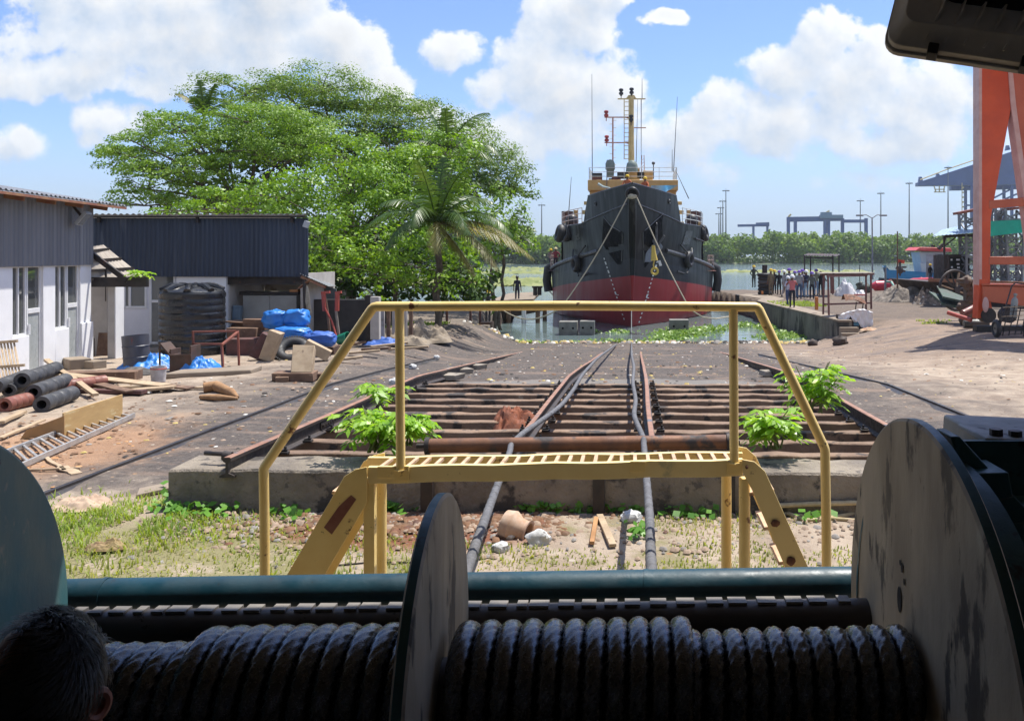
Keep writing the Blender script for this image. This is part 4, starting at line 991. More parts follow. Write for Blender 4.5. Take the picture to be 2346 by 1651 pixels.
q = MB(); c = mp_(1398, 388, 77); q.lathe([(0, -.7), (.32, -.7), (.34, -.1), (.42, 0), (.42, .5), (.3, .78), (0, .9)], c, Z, 14); q.cyl(c - Z * .8, c - Z * 1.1, .14); q.obj('search_lamp', m_greygreen, ship)
q = MB(); c = mp_(1448, 386, 76.8); q.lathe([(0, -.5), (.55, -.5), (.5, 0), (.45, .25), (.2, .5), (0, .5)], c + Z * .2, Z, 14); q.obj('compass_drum', m_greygreen, ship)
for px, py, w_, h_, mm in ((1427, 402, 1.0, .6, m_hullblk), (1468, 402, .7, .6, m_hullblk), (1484, 402, .9, .8, m_house_y), (1454, 399, .9, 1.0, m_house_y), (1368, 402, .9, .4, m_hullblk), (1368, 409, .9, .4, m_deck), (1412, 409, .8, .3, m_deck)):
    q = MB(); c = P(px, py, 77); q.box(c, (w_, .5, h_)); q.obj('roof_locker', mm, ship, .04)
q = MB(); a = mp_(1473, 400, 77); 
for dx_ in (-.16, .16): q.tube([a + Vector((dx_, 0, 0)), a + Vector((dx_ * .6, 0, 1.7))], .035, 5)
for i in range(5): q.bar(a + Vector((-.15, 0, .3 * i)), a + Vector((.15, 0, .3 * i + .25)), .03, .03)
q.obj('lattice_post', mat('red_white_lattice', (.5, .22, .2), (.6, .58, .56), .5, 0, 3, 0), ship)
q = MB(); q.tube([P(1497, 410, 76.5), P(1497, 377, 76.5)], .05, 6); q.ell(P(1497, 374, 76.5), .15, 8, 6); q.obj('horn_post', m_steelgrey, ship)
# tyre fenders with their ropes (each hangs on the hull: a thing of its own)
def fender(px, py, r_, label, ropes, ax=None, tilt=0):
    p, sd = hull_at(px, py); e = hull_normal(p, sd); p = p + e * .18
    t_ = thing('tyre_fender', label, 'tyre fender', p, 'tyre fenders hung on the ship')
    d = Vector(ax) if ax else e
    q = MB(); q.torus(p, d, r_ * .68, r_ * .32, 28, 12, 0, 1.25); q.obj('tyre', m_black, t_)
    for (a, b_) in ropes:
        pa, s1 = hull_at(*a); pb, s2 = hull_at(*b_); q = MB(); q.tube([pa + e * .1, pa * .5 + pb * .5 + e * .22, pb + e * .3], .06, 6); q.obj('lashing', m_black, t_)
fender(1325, 605, .64, 'black tyre hung low on the left bow of the ship', [((1316, 572), (1321, 590)), ((1344, 563), (1331, 590)), ((1325, 618), (1334, 632)), ((1334, 632), (1358, 625))], (-.9, -.4, 0))
fender(1573, 595, .64, 'black tyre hung low on the right bow of the ship', [((1556, 561), (1568, 582)), ((1582, 569), (1577, 582)), ((1576, 612), (1565, 627)), ((1565, 627), (1543, 622))], (.9, -.42, 0))
fender(1288, 534, .70, 'black tyre hung high at the left end of the forecastle', [((1296, 512), (1293, 522)), ((1303, 551), (1292, 553))], (-.94, -.3, .2))
fender(1303, 534, .66, 'black tyre hung high beside another, left forecastle corner', [((1298, 512), (1302, 522))], (-.8, -.55, .1))
fender(1608, 534, .70, 'black tyre hung high at the right end of the forecastle', [((1603, 515), (1606, 522)), ((1590, 546), (1604, 553))], (.94, -.3, .2))
for px, lb in ((1254, 'long black tyre fender over the left shoulder of the hull'), (1648, 'long black tyre fender over the right shoulder of the hull')):
    c = P(px, 632, 74.5); sd = -1 if px < 1450 else 1
    t_ = thing('corner_fender', lb, 'tyre fender', c, 'corner fenders of the ship')
    q = MB(); q.tube([Vector((SX + sd * 6.7, 74, 2.15)), Vector((SX + sd * 7.15, 74, 1.9)), Vector((SX + sd * 7.25, 74, .9)), Vector((SX + sd * 7.1, 74, -.05))], .36, 14); q.obj('rubber', m_black, t_)
    q = MB(); q.tube([Vector((SX + sd * 7.0, 73.6, 0)), Vector((SX + sd * 6.6, 73.3, -.4)), Vector((SX + sd * 6.2, 73.0, .2))], .05, 6); q.obj('lashing', m_ropepale, t_)
# two mooring lines from the fairlead, and the yellow rope tackle hung on the right line
bow = Vector((SX, 54.4, 6.7))
q = MB(); a = bow + Vector((-.3, 0, -.1)); b_ = P(1285, 706, 53); pts = [a.lerp(b_, i / 14) - Z * (.35 * math.sin(math.pi * i / 14)) for i in range(15)]
c2 = P(1140, 703, 58); pts += [b_.lerp(c2, i / 10) - Z * (.75 * math.sin(math.pi * i / 10)) for i in range(1, 11)]
q.tube(pts, .04, 7); tag(q.obj('mooring_line', m_ropepale), 'pale mooring line from the bow down to the left jetty', 'rope', 'mooring lines of the ship')
q = MB(); a = bow + Vector((.3, 0, -.1)); b_ = P(1580, 708, 52); pts = [a.lerp(b_, i / 16) - Z * (.25 * math.sin(math.pi * i / 16)) for i in range(17)]; c2 = P(1640, 730, 53); pts += [c2 * .5 + b_ * .5 - Z * .2, c2, P(1690, 722, 57)]
q.tube(pts, .04, 7); tag(q.obj('mooring_line', m_ropepale), 'pale mooring line from the bow down to the right quay', 'rope', 'mooring lines of the ship')
m_yrope = mat('yellow_rope', (.62, .45, .08), (.5, .36, .1), .8, 0, 10, .2)
tk = MB(); Yk_ = 53.6
tk.tube([P(1497, 562, Yk_), P(1497, 575, Yk_), P(1499, 597, Yk_)], [.10, .13, .22], 8); tk.tube([P(1499, 597, Yk_), P(1497, 606, Yk_), P(1499, 618, Yk_)], .05, 6); tk.torus(P(1500, 621, Yk_), Vector((.3, 1, 0)), .2, .07, 14, 6)
tag(tk.obj('rope_tackle', m_yrope), 'yellow rope bundle hanging from the right mooring line', 'rope')
q = MB(); q.box((P(1512, 603, 53.6).x, 53.6, P(0, 603, 53.6).z), (.16, .05, .34), Matrix.Rotation(R(-18), 3, 'Y')); tag(q.obj('white_tag', m_mark), 'small white tag on the right mooring line', 'tag')
# blue sheet hung before the wheelhouse
q = MB(); a, b_ = P(1492, 424, 66), P(1552, 423, 66)
q.grid(20, 6, lambda u, v_: a.lerp(b_, u) + Vector((0, .25 * math.sin(u * 9) * v_, -.04 - v_ * (.12 + .62 * math.exp(-((u - .42) / .27) ** 2)) + .06 * math.sin(u * 14) * v_)))
tag(q.obj('blue_sheet', mat('sky_blue_sheet', (.04, .38, .66), (.35, .6, .68), .5, 0, .7, .1)), 'sky-blue sheet slung between the bow and the yellow wheelhouse', 'tarpaulin')
q = MB(); q.tube([P(1370, 421, 66), P(1382, 428, 66), P(1398, 431, 66)], [.12, .1, .06], 6); tag(q.obj('furled_sheet', mat('pale_teal_sheet', (.45, .6, .58), None, .6)), 'pale furled sheet before the left end of the wheelhouse', 'tarpaulin')
# keel blocks of the cradle in the water before the bow
for (px0, px1, py0, py1, lb) in ((1280, 1322, 737, 760, 'grey cradle block awash before the bow, leftmost'), (1328, 1362, 736, 764, 'grey cradle block awash, second from the left'), (1534, 1578, 733, 754, 'brown cradle block awash on the right of the stem')):
    Yb = 51.5 if px0 < 1500 else 53
    a, b_ = P(px0, py0, Yb), P(px1, py1, Yb); q = MB(); q.box(((a.x + b_.x) / 2, Yb + .5, (a.z - 2.6) / 2), (b_.x - a.x, 1.0, a.z + 2.6))
    for k in (.22, .78): q.cyl((a.x + (b_.x - a.x) * k, Yb - .012, a.z - .38), (a.x + (b_.x - a.x) * k, Yb + .012, a.z - .38), .07, seg=8, m=1)
    o = q.obj('cradle_block', [mat('block_concrete', (.22, .21, .19), (.15, .14, .125), .85, 0, 2, .2, 15) if 'block_concrete' not in bpy.data.materials else bpy.data.materials['block_concrete'], m_pocket], None, .03)
    tag(o, lb, 'block', 'cradle blocks before the bow')
# ================================================================== LEFT SIDE: buildings and yard clutter
def pbox(q, x0, y0, x1, y1, Y, dep, m=0, rot=None):
    a, b_ = P(x0, y0, Y), P(x1, y1, Y); q.box(((a.x + b_.x) / 2, Y + dep / 2, (a.z + b_.z) / 2), (b_.x - a.x, dep, a.z - b_.z), rot, m); return q
def corr(q, p0, du, n_u, dv, n_v, dn, period=.2, amp=.035, m=0):
    """corrugated sheet: origin p0, du along the waves' row, dv along the ribs, dn outward"""
    Lu = du.length; N_ = max(4, int(Lu / period) * 4)
    def fn(a, c):
        k_ = round(a * N_) % 4; return p0 + du * a + dv * c + dn * (amp if k_ in (1, 2) else 0)
    q.grid(N_, n_v, fn, m); return q
m_clad = mat('grey_cladding', (.19, .195, .21), (.15, .155, .17), .5, .1, 1, .05, 20, stain=[((.30, .305, .32), .60, 1.2), ((.10, .10, .11), .64, .7)], stretch=(3, 3, .06))
m_cladblue = mat('dark_blue_cladding', (.040, .055, .085), (.032, .043, .066), .5, .2, 1.2, .05, 20, stretch=(2, 2, .2), stain=[((.075, .09, .12), .60, .8)])
m_roofgrey = mat('grey_roof_sheet', (.26, .27, .29), (.17, .175, .19), .45, .3, 1.5, .05, 20)
m_fascia = mat('rusty_fascia', (.22, .08, .05), (.30, .16, .08), .7, 0, 3, .2, 30)
Bc = Vector((-15.42, 24.85, 0)); dW = Vector((.165, -.986, 0)).normalized(); nW = Vector((.986, .165, 0)).normalized()
def s_of(px): k_ = (px - CX) / F; return (k_ * Bc.y - Bc.x) / (dW.x - k_ * dW.y)
def z_of(py, s): return H - (py - CY) / F * (Bc.y + dW.y * s)
def wpt(s, z, o=0): return Bc + dW * s + nW * o + Z * z
RW = Matrix((dW, nW, Z)).transposed()
def wbox(q, s0, s1, z0, z1, o0, o1, m=0):
    c = wpt((s0 + s1) / 2, (z0 + z1) / 2, (o0 + o1) / 2); q.box(c, (abs(s1 - s0), abs(o1 - o0), z1 - z0), RW, m); return q
lb = thing('office_block', 'long white-walled workshop office with grey ribbed upper cladding on the left', 'building', Bc)
sd2 = (s_of(184.5), s_of(159)); sw2 = (s_of(160), s_of(127)); sd1 = (s_of(99.5), s_of(67.5)); sw1 = (s_of(69), s_of(29.5))
zc = 2.78
sw2 = (sd2[1] + .03, sw2[1]); sw1 = (sd1[1] + .03, sw1[1])
zw = {2: z_of(751, sw2[0]), 1: z_of(768, sw1[0])}
q = MB(); th = .24
piers = [(0, sd2[0], -.2, zc), (sw2[1], sd1[0], -.2, zc), (sw1[1], 12.5, -.2, zc), (sd2[1], sw2[1], -.2, zw[2]), (sd1[1], sw1[1], -.2, zw[1]), (sd2[0], sd2[1], -.2, .12), (sd1[0], sd1[1], -.2, .10)]
for a, b_, z0, z1 in piers: wbox(q, a, b_, z0, z1, -th, 0)
wbox(q, 0, .22, -.2, zc, -6, -th); q.obj('wall', m_white, lb, .01)
q = MB(); corr(q, wpt(0, zc - .05, .05), dW * 12.5, 60, Z * 1.70, 1, nW, .21, .03); corr(q, wpt(0, zc - .05, .05), -nW * 6, 60, Z * 1.75, 1, -dW, .21, .03); q.obj('cladding', m_clad, lb, 0, 20)
q = MB(); p0 = wpt(-.6, 4.43, .72); corr(q, p0, dW * 14, 1, (-nW * 7 + Z * 1.15), 1, Z, .22, .035)
p0 = wpt(-.6, 4.41, .72); corr(q, p0, dW * 14, 1, (-nW * 7 + Z * 1.15), 1, Z, .22, .035); q.obj('roof', m_roofgrey, lb, 0, 20)
for i in range(9):
    q = MB(); a = wpt(.2 + 1.5 * i, 4.32, .5); q.bar(a, a - nW * 2 + Z * .32, .07, .12); q.obj('rafter', m_fascia, lb)
q = MB(); wbox(q, -.58, 12.5, 4.34, 4.405, .70, .715); q.obj('fascia', m_fascia, lb)
q = MB(); c = wpt(s_of(62) + 1.5, 4.95, -.7); q.cyl(c, c + Z * .3, .14, seg=12); q.cyl(c + Z * .3, c + Z * .42, .34, seg=16); q.obj('roof_vent', m_white, lb)
def win(s0, s1, z0, z1, nm, mull=(.5,), rails=()):
    f_ = MB(); t_ = .06
    wbox(f_, s0, s0 + t_, z0, z1, -.14, -.06); wbox(f_, s1 - t_, s1, z0, z1, -.14, -.06); wbox(f_, s0 + t_, s1 - t_, z1 - t_, z1, -.14, -.06); wbox(f_, s0 + t_, s1 - t_, z0, z0 + t_, -.14, -.06)
    for k_ in mull: c = s0 + (s1 - s0) * k_; wbox(f_, c - .03, c + .03, z0 + t_, z1 - t_, -.13, -.055)
    for z in rails: wbox(f_, s0 + t_, s1 - t_, z - .06, z + .06, -.13, -.057)
    fo = f_.obj(nm, m_frame, lb, .006)
    g_ = MB(); wbox(g_, s0 + t_, s1 - t_, z0 + t_, z1 - t_, -.11, -.10); g_.obj('pane', m_glass, fo)
    return fo
win(*sw2, zw[2], zc - .02, 'window'); win(*sw1, zw[1], zc - .02, 'window')
m_doorpanel = mat('grey_door_panel', (.36, .38, .37), (.30, .32, .31), .35, 0, 3, .03)
for s0, s1, zb in ((*sd2, .12), (*sd1, .10)):
    d_ = win(s0, s1, zb, zc - .02, 'door', (), (zb + 1.52,))
    q = MB(); wbox(q, s0 + .06, s1 - .06, zb + .06, zb + 1.46, -.098, -.085); q.obj('panel', m_doorpanel, d_)
    q = MB(); c = s1 - .05; wbox(q, c - .015, c + .015, zb + .95, zb + 1.2, -.055, -.01); q.obj('handle', m_white, d_)
q = MB(); wbox(q, -.02, s_of(184) - .0, -.1, 1.12, .0, .05); q.obj('plinth', m_white, lb, .01)
for px0, px1, py, h_, nm in ((150, 200, 838, .28, 0), (190, 222, 838, .22, 0), (75, 130, 866, .18, 0), (48, 85, 880, .2, 0)):
    a = G(px0, py + 8); b_ = G(px1, py + 4); q = MB(); q.box(((a.x + b_.x) / 2, (a.y + b_.y) / 2, h_ / 2), ((b_ - a).length, .75, h_), math.atan2((b_ - a).y, (b_ - a).x)); q.obj('door_step', m_quaytop, lb, .02)
wl_lamp = thing('wall_lamp', 'small grey floodlight on the upper cladding of the office, near its corner', 'lamp', wpt(s_of(155), 3.98, .3))
c = wpt(s_of(155), z_of(500, s_of(155)), .38); rr3 = RW @ Matrix.Rotation(R(-38), 3, 'X')
q = MB(); q.box(c, (.34, .09, .42), rr3); q.obj('case', mat('lamp_grey', (.35, .37, .38), None, .5), wl_lamp, .01)
q = MB(); q.box(c + rr3 @ Vector((0, .048, 0)), (.28, .01, .36), rr3); q.obj('lens', m_glass, wl_lamp)
q = MB(); q.bar(c, wpt(s_of(155), z_of(500, s_of(155)) + .45, .05), .04, .06); q.obj('arm', m_darksteel, wl_lamp)
# porch between the buildings
po = thing('porch', 'small open porch with sloping asbestos canopy beside the office corner', 'porch', P(245, 800, 25.8))
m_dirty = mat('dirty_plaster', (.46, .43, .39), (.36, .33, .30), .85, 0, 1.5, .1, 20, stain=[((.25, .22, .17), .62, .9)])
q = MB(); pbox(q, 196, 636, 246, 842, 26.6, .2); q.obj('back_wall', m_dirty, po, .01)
q = MB(); pbox(q, 246, 636, 262, 842, 25.4, .4); q.obj('column', m_dirty, po, .015)  # greyish plaster stands in for shade on the white column's front
q = MB(); pbox(q, 262.2, 640, 265, 845, 25.38, .42); q.obj('sunlit_side', m_white, po, .01)  # white strip paints the sunlit side onto the column
a1, a2, b1, b2 = P(206, 568, 25.0), P(238, 563, 27.2), P(206, 642, 25.1), P(332, 636, 27.4)
m_asb = mat('asbestos_sheet', (.42, .37, .31), (.30, .26, .22), .85, 0, 2, .1, 20)
q = MB()
N_ = 40
q.grid(N_, 1, lambda u, v_: a1.lerp(a2, u).lerp(b1.lerp(b2, u), v_) + Z * (.04 if round(u * N_) % 4 in (1, 2) else 0)); q.obj('canopy', m_asb, po, 0, 20)
for t_ in (.12, .42, .72, 1.0):
    q = MB(); q.bar(a1.lerp(b1, t_) + Vector((.05, -.1, .02)), a2.lerp(b2, t_) + Vector((.05, -.1, .02)), .07, .07); q.obj('purlin', m_darksteel, po)
q = MB(); q.bar(P(208, 580, 24.9), P(290, 642, 24.9), .08, .14); q.bar(P(200, 646, 25.2), P(338, 646, 25.2), .15, .28); q.obj('frame', m_darksteel, po)
q = MB(); q.tube([P(243, 640, 25.6), P(242, 618, 25.6), P(250, 612, 25.6)], .03, 6); q.tube([P(242, 640, 26.5), P(242, 690, 26.5)], .015, 5); q.obj('pipe', m_darksteel, po)
q = MB(); c = P(236, 800, 26.3); q.box(c, (.35, .05, 1.0), Matrix.Rotation(R(-10), 3, 'X')); tag(q.obj('board', m_timber, None, .006), 'brown board leaning against the porch wall', 'board')
q = MB(); 
for xx in (209, 215): q.bar(P(xx, 825, 26.0), P(xx, 775, 26.0), .03, .03)
q.bar(P(209, 775, 26), P(215, 775, 26), .03, .03); tag(q.obj('metal_trestle', m_darksteel), 'thin dark metal frame standing at the porch wall', 'frame')

# dark blue shed
ds = thing('blue_shed', 'long shed with dark blue ribbed cladding over white doors and an open bay', 'building', P(455, 790, 29))
YS2 = 28.9
cl0_, cr0_ = P(196, 500, YS2 + .3), P(702, 500, YS2 - .1)
zt_, zb_ = P(0, 500, YS2).z, P(0, 624, YS2).z
q = MB(); zb2 = P(0, 634, YS2).z
corr(q, Vector((cl0_.x, YS2, zb2)), Vector((cr0_.x - cl0_.x, 0, 0)), 1, Z * (zt_ - zb2), 1, Vector((0, -1, 0)), .145, .03)
corr(q, Vector((cr0_.x, YS2, zb2)), Vector((-.374 * 6 - .05, 6, 0)), 1, Z * (zt_ - zb2), 1, Vector((1, 0, 0)), .2, .03); q.obj('cladding', m_cladblue, ds, 0, 20)
q = MB(); corr(q, Vector((cl0_.x - .5, YS2 - .38, zt_ + .10)), Vector((cr0_.x - cl0_.x + .7, 0, 0)), 1, Vector((-3.6, 7, .12)), 1, Z, .2, .04); q.obj('roof', m_roofgrey, ds, 0, 20)
q = MB(); q.box(((cl0_.x + cr0_.x) / 2, YS2 - .16, zt_ + .045), (cr0_.x - cl0_.x, .22, .05)); q.obj('eave_soffit', m_darksteel, ds)
for px in (225, 451, 668): q = MB(); pbox(q, px - 3, 497, px + 3, 510, YS2 - .12, .08); q.obj('eave_bracket', m_darksteel, ds)
q = MB(); YF = YS2 + .12
for (x0, y0, x1, y1) in ((190, 612, 282, 800), (282, 706, 342, 800), (282, 612, 342, 632), (336, 632, 342, 706), (402, 612, 410, 800), (342, 612, 402, 628)): pbox(q, x0, y0, x1, y1, YF, .2)
q.obj('wall', mat('shaded_white_wall', (.72, .72, .76), (.64, .64, .68), .6, 0, 1.2, .05), ds, .005)  # bluish shade tone put into the white wall colour
q = MB(); pbox(q, 404, 622, 518, 800, YF - .06, .24); q.obj('sliding_panel', m_white, ds, .01)
def pwin(x0, y0, x1, y1, Y, nm, mull=(), rails=(), fr=5):
    f_ = MB(); pbox(f_, x0, y0, x0 + fr, y1, Y, .08); pbox(f_, x1 - fr, y0, x1, y1, Y, .08); pbox(f_, x0 + fr, y0, x1 - fr, y0 + fr, Y, .08); pbox(f_, x0 + fr, y1 - fr, x1 - fr, y1, Y, .08)
    for k_ in mull: pbox(f_, k_ - 3, y0 + fr, k_ + 3, y1 - fr, Y + .002, .07)
    for k_ in rails: pbox(f_, x0 + fr, k_ - 3, x1 - fr, k_ + 3, Y + .002, .07)
    fo = f_.obj(nm, m_frame, ds, .005); g_ = MB(); pbox(g_, x0 + fr, y0 + fr, x1 - fr, y1 - fr, Y + .03, .01); g_.obj('pane', m_glass, fo); return fo
pwin(282, 632, 336, 706, YF - .02, 'window', (297,)); dd = pwin(342, 628, 402, 788, YF - .03, 'door', (), (690,))
q = MB(); pbox(q, 348, 696, 396, 782, YF - .012, .01); q.obj('panel', mat('grey_glass_panel', (.16, .17, .17), None, .15), dd)
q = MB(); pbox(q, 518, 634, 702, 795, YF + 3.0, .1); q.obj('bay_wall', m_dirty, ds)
q = MB(); pbox(q, 515, 632, 700, 652, YF + .05, .3); q.obj('bay_lintel', m_darksteel, ds)
q = MB(); c = P(519, 700, YF); q.box((c.x, YF + 1.6, 1.2), (.12, 3, 2.4)); q.obj('bay_side', m_dirty, ds); q = MB(); c = P(690, 700, YF); q.box((c.x, YF + 1.6, 1.2), (.12, 3, 2.4)); q.obj('bay_side', m_dirty, ds)
q = MB(); q.cyl(P(697, 640, YS2 - .3), P(703, 800, YS2 - .3), .06, seg=10); q.obj('corner_post', m_darksteel, ds)
slamp = thing('wall_lamp', 'small floodlight high on the right corner of the blue shed', 'lamp', P(700, 515, YS2))
q = MB(); q.box(P(702, 514, YS2 - .3), (.18, .1, .22), Matrix.Rotation(R(20), 3, 'Y')); q.obj('case', mat('lamp_pale', (.5, .52, .52), None, .4), slamp, .01)
q = MB(); q.bar(P(702, 512, YS2 - .3), P(699, 505, YS2), .03, .03); q.obj('arm', m_darksteel, slamp)
lt = thing('lean_to', 'low lean-to with dark sheet roof at the right end of the blue shed', 'lean-to', P(725, 720, 29))
q = MB(); 
lA, lB, lC, lD = P(684, 626, 28.6), P(752, 656, 28.6), P(770, 655, 32), P(700, 626, 32)
q.grid(24, 1, lambda u, v_: lA.lerp(lD, v_).lerp(lB.lerp(lC, v_), u) + Z * (.02 * (round(u * 24) % 2))); q.obj('roof', m_roofgrey, lt, 0, 20)
q = MB(); q.bar(P(686, 660, 28.7), P(712, 640, 28.7), .3, .02); q.bar(P(690, 634, 28.65), P(746, 658, 28.65), .06, .08); q.obj('timber', m_fascia, lt); 
q = MB(); q.prism([P(700, 640, 31), P(770, 662, 31), P(772, 760, 31), P(700, 770, 31)], (0, .05, 0)); q.obj('back_sheet', mat('grey_green_sheet', (.16, .18, .17), (.11, .12, .115), .7), lt)
# cupboards in the bay
cb = thing('cupboard', 'pale grey double steel cupboard standing in the shed bay', 'cupboard', P(610, 760, 29.6))
m_cup = mat('grey_cupboard', (.36, .35, .32), (.30, .29, .26), .6, 0, 2, .05, 20, stain=(.2, .15, .1), sthr=.68, sscale=3)
q = MB(); pbox(q, 556, 676, 680, 790, 29.5, .5); q.obj('body', m_cup, cb, .02)
q = MB(); pbox(q, 557, 677, 617, 788, 29.475, .022); q.obj('door', m_cup, cb, .004); q = MB(); pbox(q, 619, 677, 679, 788, 29.475, .022); q.obj('door', m_cup, cb, .004)
q = MB(); pbox(q, 548, 668, 684, 675, 29.45, .6); q.obj('top', m_darksteel, cb, .01)
q = MB(); pbox(q, 663, 663, 682, 669, 29.4, .3); tag(q.obj('orange_box', mat('orange_box', (.55, .25, .1), None, .6), None, .01), 'small orange box on top of the grey cupboard', 'box')
q = MB(); pbox(q, 530, 700, 548, 800, 29.2, .2, rot=Matrix.Rotation(R(4), 3, 'Y')); tag(q.obj('sheet_metal', mat('blue_grey_panel', (.16, .22, .27), None, .4), None, .01), 'blue-grey metal panel leaning in the shed bay', 'panel')
q = MB(); pbox(q, 519, 765, 533, 815, 28.6, .4); tag(q.obj('white_block', m_white, None, .02), 'small white block at the foot of the sliding panel', 'block')

# water tank
tk_ = thing('water_tank', 'big black ribbed plastic water tank before the white panel', 'water tank', G(441, 818))
m_tank = mat('black_plastic', (.014, .015, .018), (.022, .024, .027), .33, 0, 2, .0, 14, spec=.5)
c = G(441, 818); rt_ = 71 / F * (c.y + .5); ht_ = 150 / F * (c.y + .3); c.x *= (c.y + rt_) / c.y
prof = [(.1, 0), (rt_ * .97, 0), (rt_ * .97, .06)]
nr = 9
for i in range(nr):
    z0 = .08 + (ht_ - .14) * i / nr; dz_ = (ht_ - .14) / nr
    prof += [(rt_ * .975, z0), (rt_ * (1.0 - .01 * (i in (3, 4, 6, 7))), z0 + dz_ * .25), (rt_ * (1.0 - .01 * (i in (3, 4, 6, 7))), z0 + dz_ * .78), (rt_ * .978, z0 + dz_ * .95)]
prof += [(rt_ * .97, ht_ - .05), (rt_ * .90, ht_), (rt_ * .6, ht_ + .09), (.3, ht_ + .14), (.28, ht_ + .2), (0, ht_ + .2)]
q = MB(); q.lathe(prof, c + Vector((0, rt_, 0)), Z, 56); q.obj('shell', m_tank, tk_, 0, 25)
for a in range(8):
    t_ = a * math.pi / 4 + .3; d_ = Vector((math.cos(t_), math.sin(t_), 0)); q = MB(); q.tube([c + Vector((0, rt_, 0)) + d_ * (rt_ * .93) + Z * (ht_ - .03), c + Vector((0, rt_, 0)) + d_ * (rt_ * .62) + Z * (ht_ + .12), c + Vector((0, rt_, 0)) + d_ * .3 + Z * (ht_ + .15)], [.11, .10, .06], 8); q.obj('lid_rib', m_tank, tk_)
q = MB(); pc = P(391, 701, c.y + .22); q.ell(pc, (.10, .03, .055), 14, 8); q.obj('badge', mat('yellow_badge', (.40, .42, .05), None, .5), tk_)
# rusty drum with paint spills
dr = thing('oil_drum', 'dark steel drum with multicoloured paint streaks left of the water tank', 'drum', G(315, 848))
c = G(315, 848); rd = 29 / F * c.y; hd = 78 / F * c.y; c.x *= (c.y + rd) / c.y
m_drum = mat('painted_drum', (.07, .075, .10), (.05, .05, .06), .55, 0, 3, .1, 30, stain=[((.16, .04, .04), .60, 5), ((.08, .18, .12), .66, 6), ((.35, .30, .10), .70, 7)], stretch=(1, 1, .3))
tl = Matrix.Rotation(R(-4), 3, 'Y')
q = MB(); q.lathe([(0, 0), (rd * .95, 0), (rd, .03), (rd * .97, .05), (rd * .97, hd * .33), (rd * 1.02, hd * .35), (rd * .97, hd * .37), (rd * .97, hd * .66), (rd * 1.02, hd * .68), (rd * .97, hd * .70), (rd * .98, hd), (rd * .9, hd), (rd * .9, .1), (0, .1)], c + Vector((0, rd, 0)), tl @ Z, 32); q.obj('shell', m_drum, dr)

# crumpled cloth mounds
def mound(name, mats, c, rx, ry, h_, label, cat, group=None, seed=0, rough=.35, ns=2.2, n=30, rot=0):
    q = MB(); Rm = Matrix.Rotation(rot, 3, 'Z')
    def fn(a, b_):
        u, v_ = a * 2 - 1, b_ * 2 - 1; r_ = max(abs(u), abs(v_)); L_ = math.hypot(u, v_); 
        if L_ > 1e-6: u, v_ = u / L_ * r_, v_ / L_ * r_
        k_ = r_; z = h_ * (1 - k_ ** 2.6)
        nz_ = noise.fractal(Vector((u * ns + seed, v_ * ns, seed * 1.7)), 1.0, 2.0, 4); rid = abs(noise.noise(Vector((u * ns * 1.6 + seed, v_ * ns * 1.6, 5))))
        z += h_ * rough * (nz_ * .8 - rid * .8) * (1 - k_ ** 4) + .02
        e = 1 + .16 * noise.noise(Vector((u * 2 + seed, v_ * 2, 7)))
        d_ = Rm @ Vector((u * rx * e, v_ * ry * e, 0)); return Vector((c.x + d_.x, c.y + d_.y, c.z + max(z, -.02 - .1 * (k_ > .98))))
    q.grid(n, n, fn); o = q.obj(name, mats, None, 0, 60); return tag(o, label, cat, group)
def bag(name, mats, c, rad, label, cat, group=None, seed=0, nz=.28, rot=None):
    q = MB(); c = Vector(c); vs = []
    def fn(a, b_):
        th_, ph = math.pi * b_, 2 * math.pi * a; d_ = Vector((math.sin(th_) * math.cos(ph), math.sin(th_) * math.sin(ph), math.cos(th_)))
        d_ = Vector([math.copysign(abs(x) ** .75, x) for x in d_]); k_ = 1 + nz * (noise.fractal(d_ * 1.7 + Vector((seed, 0, 0)), 1, 2, 4) * .55 - abs(noise.noise(d_ * 3.1 + Vector((0, seed, 0)))) * .7)
        v_ = Vector((d_.x * rad[0], d_.y * rad[1], d_.z * rad[2])) * k_
        return c + (rot @ v_ if rot else v_)
    q.grid(36, 24, fn); return tag(q.obj(name, mats, None, 0, 60), label, cat, group)
mound('blue_tarpaulin', m_bluetarp, G(343, 842), .75, .7, .34, 'crumpled bright blue tarpaulin beside the paint-streaked drum', 'tarpaulin', None, 3.3, .4, 3.6, 50)
mound('blue_tarpaulin', m_bluetarp, G(455, 848), .55, .45, .32, 'crumpled blue tarpaulin between the brown bin and the red steel trestle', 'tarpaulin', None, 8.1, .4, 3.6, 50)
mound('grey_sack', mat('grey_sack', (.10, .095, .09), (.06, .055, .05), .8), G(313, 858), .45, .3, .16, 'flat dark grey sack on the ground before the blue tarpaulin', 'sack', None, 5)
for (x0, y0, x1, y1, Y, dd_, lb_, sd_) in ((595, 713, 652, 752, 26.6, .7, 'upper left blue wrapped bundle on the timber stack', 1.1), (646, 711, 699, 752, 26.5, .7, 'upper right blue wrapped bundle on the timber stack', 2.3), (622, 750, 700, 778, 26.2, .8, 'lower blue wrapped bundle under the two upper ones', 3.9), (690, 763, 762, 795, 26.0, .6, 'blue sack lying lowest, right of the tyre', 6.2)):
    a, b_ = P(x0, y0, Y), P(x1, y1, Y); bag('blue_bundle', m_bluetarp if sd_ < 6 else m_bluesack, (a + b_) / 2 + Vector((0, .3, 0)), ((b_.x - a.x) / 2 * 1.08, dd_ / 2, (a.z - b_.z) / 2 * 1.12), lb_, 'bundle', 'blue bundles by the shed', sd_)
